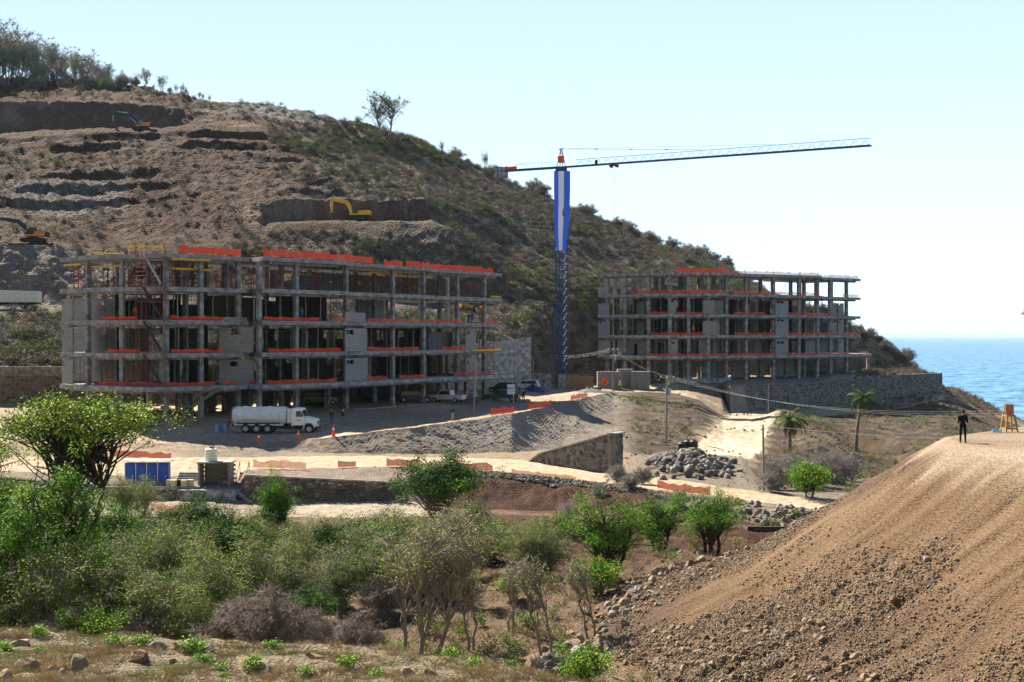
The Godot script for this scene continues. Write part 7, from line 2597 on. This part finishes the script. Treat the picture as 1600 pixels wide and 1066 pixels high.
	for k in 52:
		var px := lerpf(-60, 172, (k + rng.randf() * 2.0) / 52.0)
		var hgt := lerpf(1.4, 0.5, clampf((px + 10.0) / 190.0, 0.0, 1.0))
		plant_at(ridge[k % 4], "ridge_tree", px, rng.randf_range(402, 432), hgt * rng.randf_range(0.6, 1.2), "grey-green tree in the dry wood on the hill crest", "tree", "dry wood on the hill crest")
	for k in 40:
		var px := rng.randf_range(-50, 215)
		plant_at(shr[k % 4] if k % 3 == 0 else bare[k % 2], "crest_brush", px, rng.randf_range(396, 418), rng.randf_range(0.6, 1.25), "dark brush under the dry wood on the hill crest", "brush", "brush under the dry wood")
	for k in 26:
		var px := rng.randf_range(150, 330)
		plant_at(ridge[k % 4], "crest_tree", px, rng.randf_range(400, 416), rng.randf_range(0.14, 0.42) * lerpf(1.1, 0.55, (px - 150) / 180.0), "small scrubby tree on the crest below the dry wood", "tree", "scrubby trees along the crest")
	for q in [[228, 410, 0.55], [252, 410, 0.5]]:
		plant_at(ridge[3], "crest_tree", q[0], q[1], q[2], "greener small tree standing up from the crest scrub", "tree", "greener trees on the crest")
	for k in 44:
		var px := rng.randf_range(640, 1150)
		if k < 24: px = rng.randf_range(960, 1150)
		plant_at(bare[k % 2], "crest_bush", px, rng.randf_range(402, 412), rng.randf_range(0.6, 1.6), "leafless bush on the skyline of the descending ridge", "bush", "leafless bushes on the ridge skyline")
	for k in 16:
		plant_at(bare[k % 2], "headland_bush", rng.randf_range(1340, 1425), rng.randf_range(334, 342), rng.randf_range(0.5, 1.0), "dry bush on the rocky headland above the sea", "bush", "dry bushes on the headland")
	for q in [[758, 405, 0.8], [690, 395, 0.6]]:
		plant_at(ridge[2], "bare_tree", q[0], q[1], q[2] * 0.6, "leafless tree on the skyline near the crane's counterweights", "tree", "leafless trees near the counterweights")
	# scrub of the hillside: shrubs and grass by the thousand
	var sm := []
	for k in 3:
		var p := plant({h = 1.4, crown = Vector3(0.8, 0.55, 0.8), cy = 0.6, clumps = 26, leaves = 14, cr = 0.28, ll = 0.15, lw = 0.08, cols = [Color(1, 1, 1)], bark = Color(0.8, 0.75, 0.7), r = 0.03, stems = 3, twigs = 1, tr = 0.02})
		sm.push_back(p.get_node("crown").mesh)
		p.free()
	var tuft := MB.new()
	for k in 34:
		var an := rng.randf() * TAU
		var b := Vector3(cos(an), 0, sin(an)) * rng.randf() * 0.4
		var dv := Vector3(cos(an) * 0.5, rng.randf_range(0.7, 1.2), sin(an) * 0.5).normalized()
		tuft.col = Color(1, 1, 1)
		leaf(tuft, b, dv, Vector3(cos(an + 1.5), 0.1, sin(an + 1.5)), rng.randf_range(0.3, 0.75), 0.035)
	var tm := tuft.mesh()
	var xs := [[], [], [], []]
	var cs := [[], [], [], []]
	for k in 60000:
		var px := rng.randf_range(-60, 1560)
		var d := rng.randf_range(190, 425)
		var u := px
		if d < 300 and px > 1000 and px < 1330: continue
		var x := (px - 800.0) / FL * d
		var a := n1.get_noise_2d(x + 300.0, d)
		var b := n3.get_noise_2d(x, d + 500.0)
		var worked := smoothstep(700.0, 380.0, u + b * 260.0 + a * 120.0) * smoothstep(246.0, 262.0, d)
		if rng.randf() < worked * 0.9: continue
		if px < 830 and d < line_at(15, px).x + 1.0: continue
		if px >= 830 and px < 1340 and d < line_at(14, px).x + 3.0: continue
		if px >= 1340 and d < line_at(11, px).x: continue
		var l1 := line_at(16, px).x
		if d > l1 - 2.0 and d < l1 + 14.0 and px < 700: continue
		if px > 380 and px < 700 and d > 286 and d < 303: continue
		if px < 420 and d > 354 and d < 378: continue
		var y := raw_height(x, d)
		var green := a * 2.4 + n2.get_noise_2d(x - 200.0, d) * 0.8 - 0.35 + (0.35 if d < 240 else 0.0)
		var q := k % 3 if rng.randf() < 0.3 + clampf(green, 0.0, 0.5) else 3
		var c: Color
		if q == 3:
			c = tone([Color(0.25, 0.22, 0.168), Color(0.215, 0.188, 0.147), Color(0.18, 0.158, 0.13)][k % 3], 0.85, 1.15)
		elif rng.randf() < clampf(green + 0.1, 0.05, 0.75):
			c = tone([Color(0.12, 0.17, 0.045), Color(0.075, 0.115, 0.035), Color(0.16, 0.18, 0.07)][k % 3], 0.7, 1.3)
		else:
			c = tone([Color(0.155, 0.128, 0.108), Color(0.19, 0.16, 0.125), Color(0.12, 0.104, 0.092)][k % 3], 0.7, 1.3)
		var sc := rng.randf_range(0.5, 1.0) if q == 3 else rng.randf_range(0.5, 1.5)
		if px > 1340: sc *= 0.6
		xs[q].push_back(Transform3D(Basis(Vector3.UP, rng.randf() * TAU).scaled(Vector3(sc, sc * rng.randf_range(0.7, 1.1), sc)), Vector3(x, y - 0.05, -d)))
		cs[q].push_back(c)
	for q in 3:
		multi("hillside_scrub", sm[q], M.leaf, xs[q], cs[q], ["low dry scrub spread over the hillside", "low mixed green and grey scrub on the hillside", "low brown brush growing over the hillside"][q], "scrub")
	multi("hillside_grass", tm, M.dry, xs[3], cs[3], "dry straw-coloured grass tufts over the hillside", "grass")
	# weeds and dry grass on the slopes below the far frame, and the ravine floor
	xs = [[], []]
	cs = [[], []]
	for k in 15000:
		var px := rng.randf_range(-40, 1600)
		var d := rng.randf_range(63, 300)
		var l := line_at(10, px).x
		var ok := (d < 117.0) or (px > 985 and px < 1090 and d > l and d < 240) or (px > 1225 and d > 134 and d < line_at(11, px).x - 1.0) or (px > 1480 and d > 250)
		if not ok: continue
		var x := (px - 800.0) / FL * d
		if x > 0.0 and d < 100 and mound_height(x, d) > raw_height(x, d) - 0.2: continue
		var a := n1.get_noise_2d(x * 2.0, d * 2.0)
		if a + rng.randf_range(-0.3, 0.3) < 0.0: continue
		var q := 0 if rng.randf() < 0.35 else 1
		var sc := rng.randf_range(0.3, 0.8) if q == 0 else rng.randf_range(0.4, 0.9)
		xs[q].push_back(Transform3D(Basis(Vector3.UP, rng.randf() * TAU).scaled(Vector3.ONE * sc), Vector3(x, raw_height(x, d) - 0.03, -d)))
		cs[q].push_back(tone([Color(0.13, 0.20, 0.04), Color(0.20, 0.20, 0.08)][k % 2] if q == 0 else [Color(0.36, 0.29, 0.18), Color(0.28, 0.22, 0.14)][k % 2]))
	multi("slope_weeds", sm[1], M.leaf, xs[0], cs[0], "green weeds dotted over the lower slopes", "weeds")
	multi("slope_grass", tm, M.dry, xs[1], cs[1], "dry grass tufts dotted over the lower slopes", "grass")
	# near bank: straw, dead stalks, green herbs
	var gx := []
	var gc := []
	for k in 7000:
		var px := rng.randf_range(-60, 960)
		var d := rng.randf_range(48, 62)
		var x := (px - 800.0) / FL * d
		var y := raw_height(x, d)
		if n2.get_noise_2d(x * 1.3 + 50.0, d * 1.3) + rng.randf_range(-0.25, 0.25) < -0.05: continue
		var sc := rng.randf_range(0.25, 0.6)
		gx.push_back(Transform3D(Basis(Vector3.UP, rng.randf() * TAU).scaled(Vector3(sc * 1.4, sc * rng.randf_range(0.4, 0.9), sc * 1.4)), Vector3(x, y - 0.03, -d)))
		gc.push_back(tone([Color(0.46, 0.38, 0.26), Color(0.38, 0.30, 0.18), Color(0.34, 0.225, 0.12), Color(0.22, 0.26, 0.07), Color(0.44, 0.39, 0.30)][k % 5], 0.7, 1.25))
	multi("bank_grass", tm, M.dry, gx, gc, "dry straw and short grass on the near bank", "grass")
	var herb := plant({h = 0.7, crown = Vector3(0.5, 0.3, 0.5), cy = 0.32, clumps = 16, leaves = 22, cr = 0.16, ll = 0.13, lw = 0.08, cols = [Color(0.15, 0.30, 0.04), Color(0.19, 0.33, 0.06)], bark = MID, r = 0.015, stems = 5, twigs = 0, miny = 0.1})
	for q in [[60, 55, 0.9], [178, 57, 1.2], [222, 57, 1.3], [300, 56, 1.5], [318, 54.5, 1.1], [345, 53.5, 1.0], [395, 54, 1.3], [8, 55, 1.0], [60, 58.5, 1.2], [480, 53, 0.9], [350, 52, 0.6], [545, 55, 1.2], [590, 54, 1.0], [740, 58, 1.2], [700, 60, 1.2], [800, 61, 1.0], [425, 57, 1.0]]:
		plant_at(herb, "green_herb", q[0], q[1], q[2] * 0.7, "fresh green leafy herb amid the straw of the near bank", "plant", "green herbs on the near bank")
	for p in [flat, mango, round_, bright, low, leaner, thin, lone, herb] + shr + bare + ridge:
		p.free()


func build_all() -> void:
	build_terrain()
	build_a()
	build_b()
	build_crane()
	build_walls()
	build_vehicles()
	build_site()
	build_cones()
	build_poles()
	build_fences()
	build_people()
	build_rocks()
	build_plants()
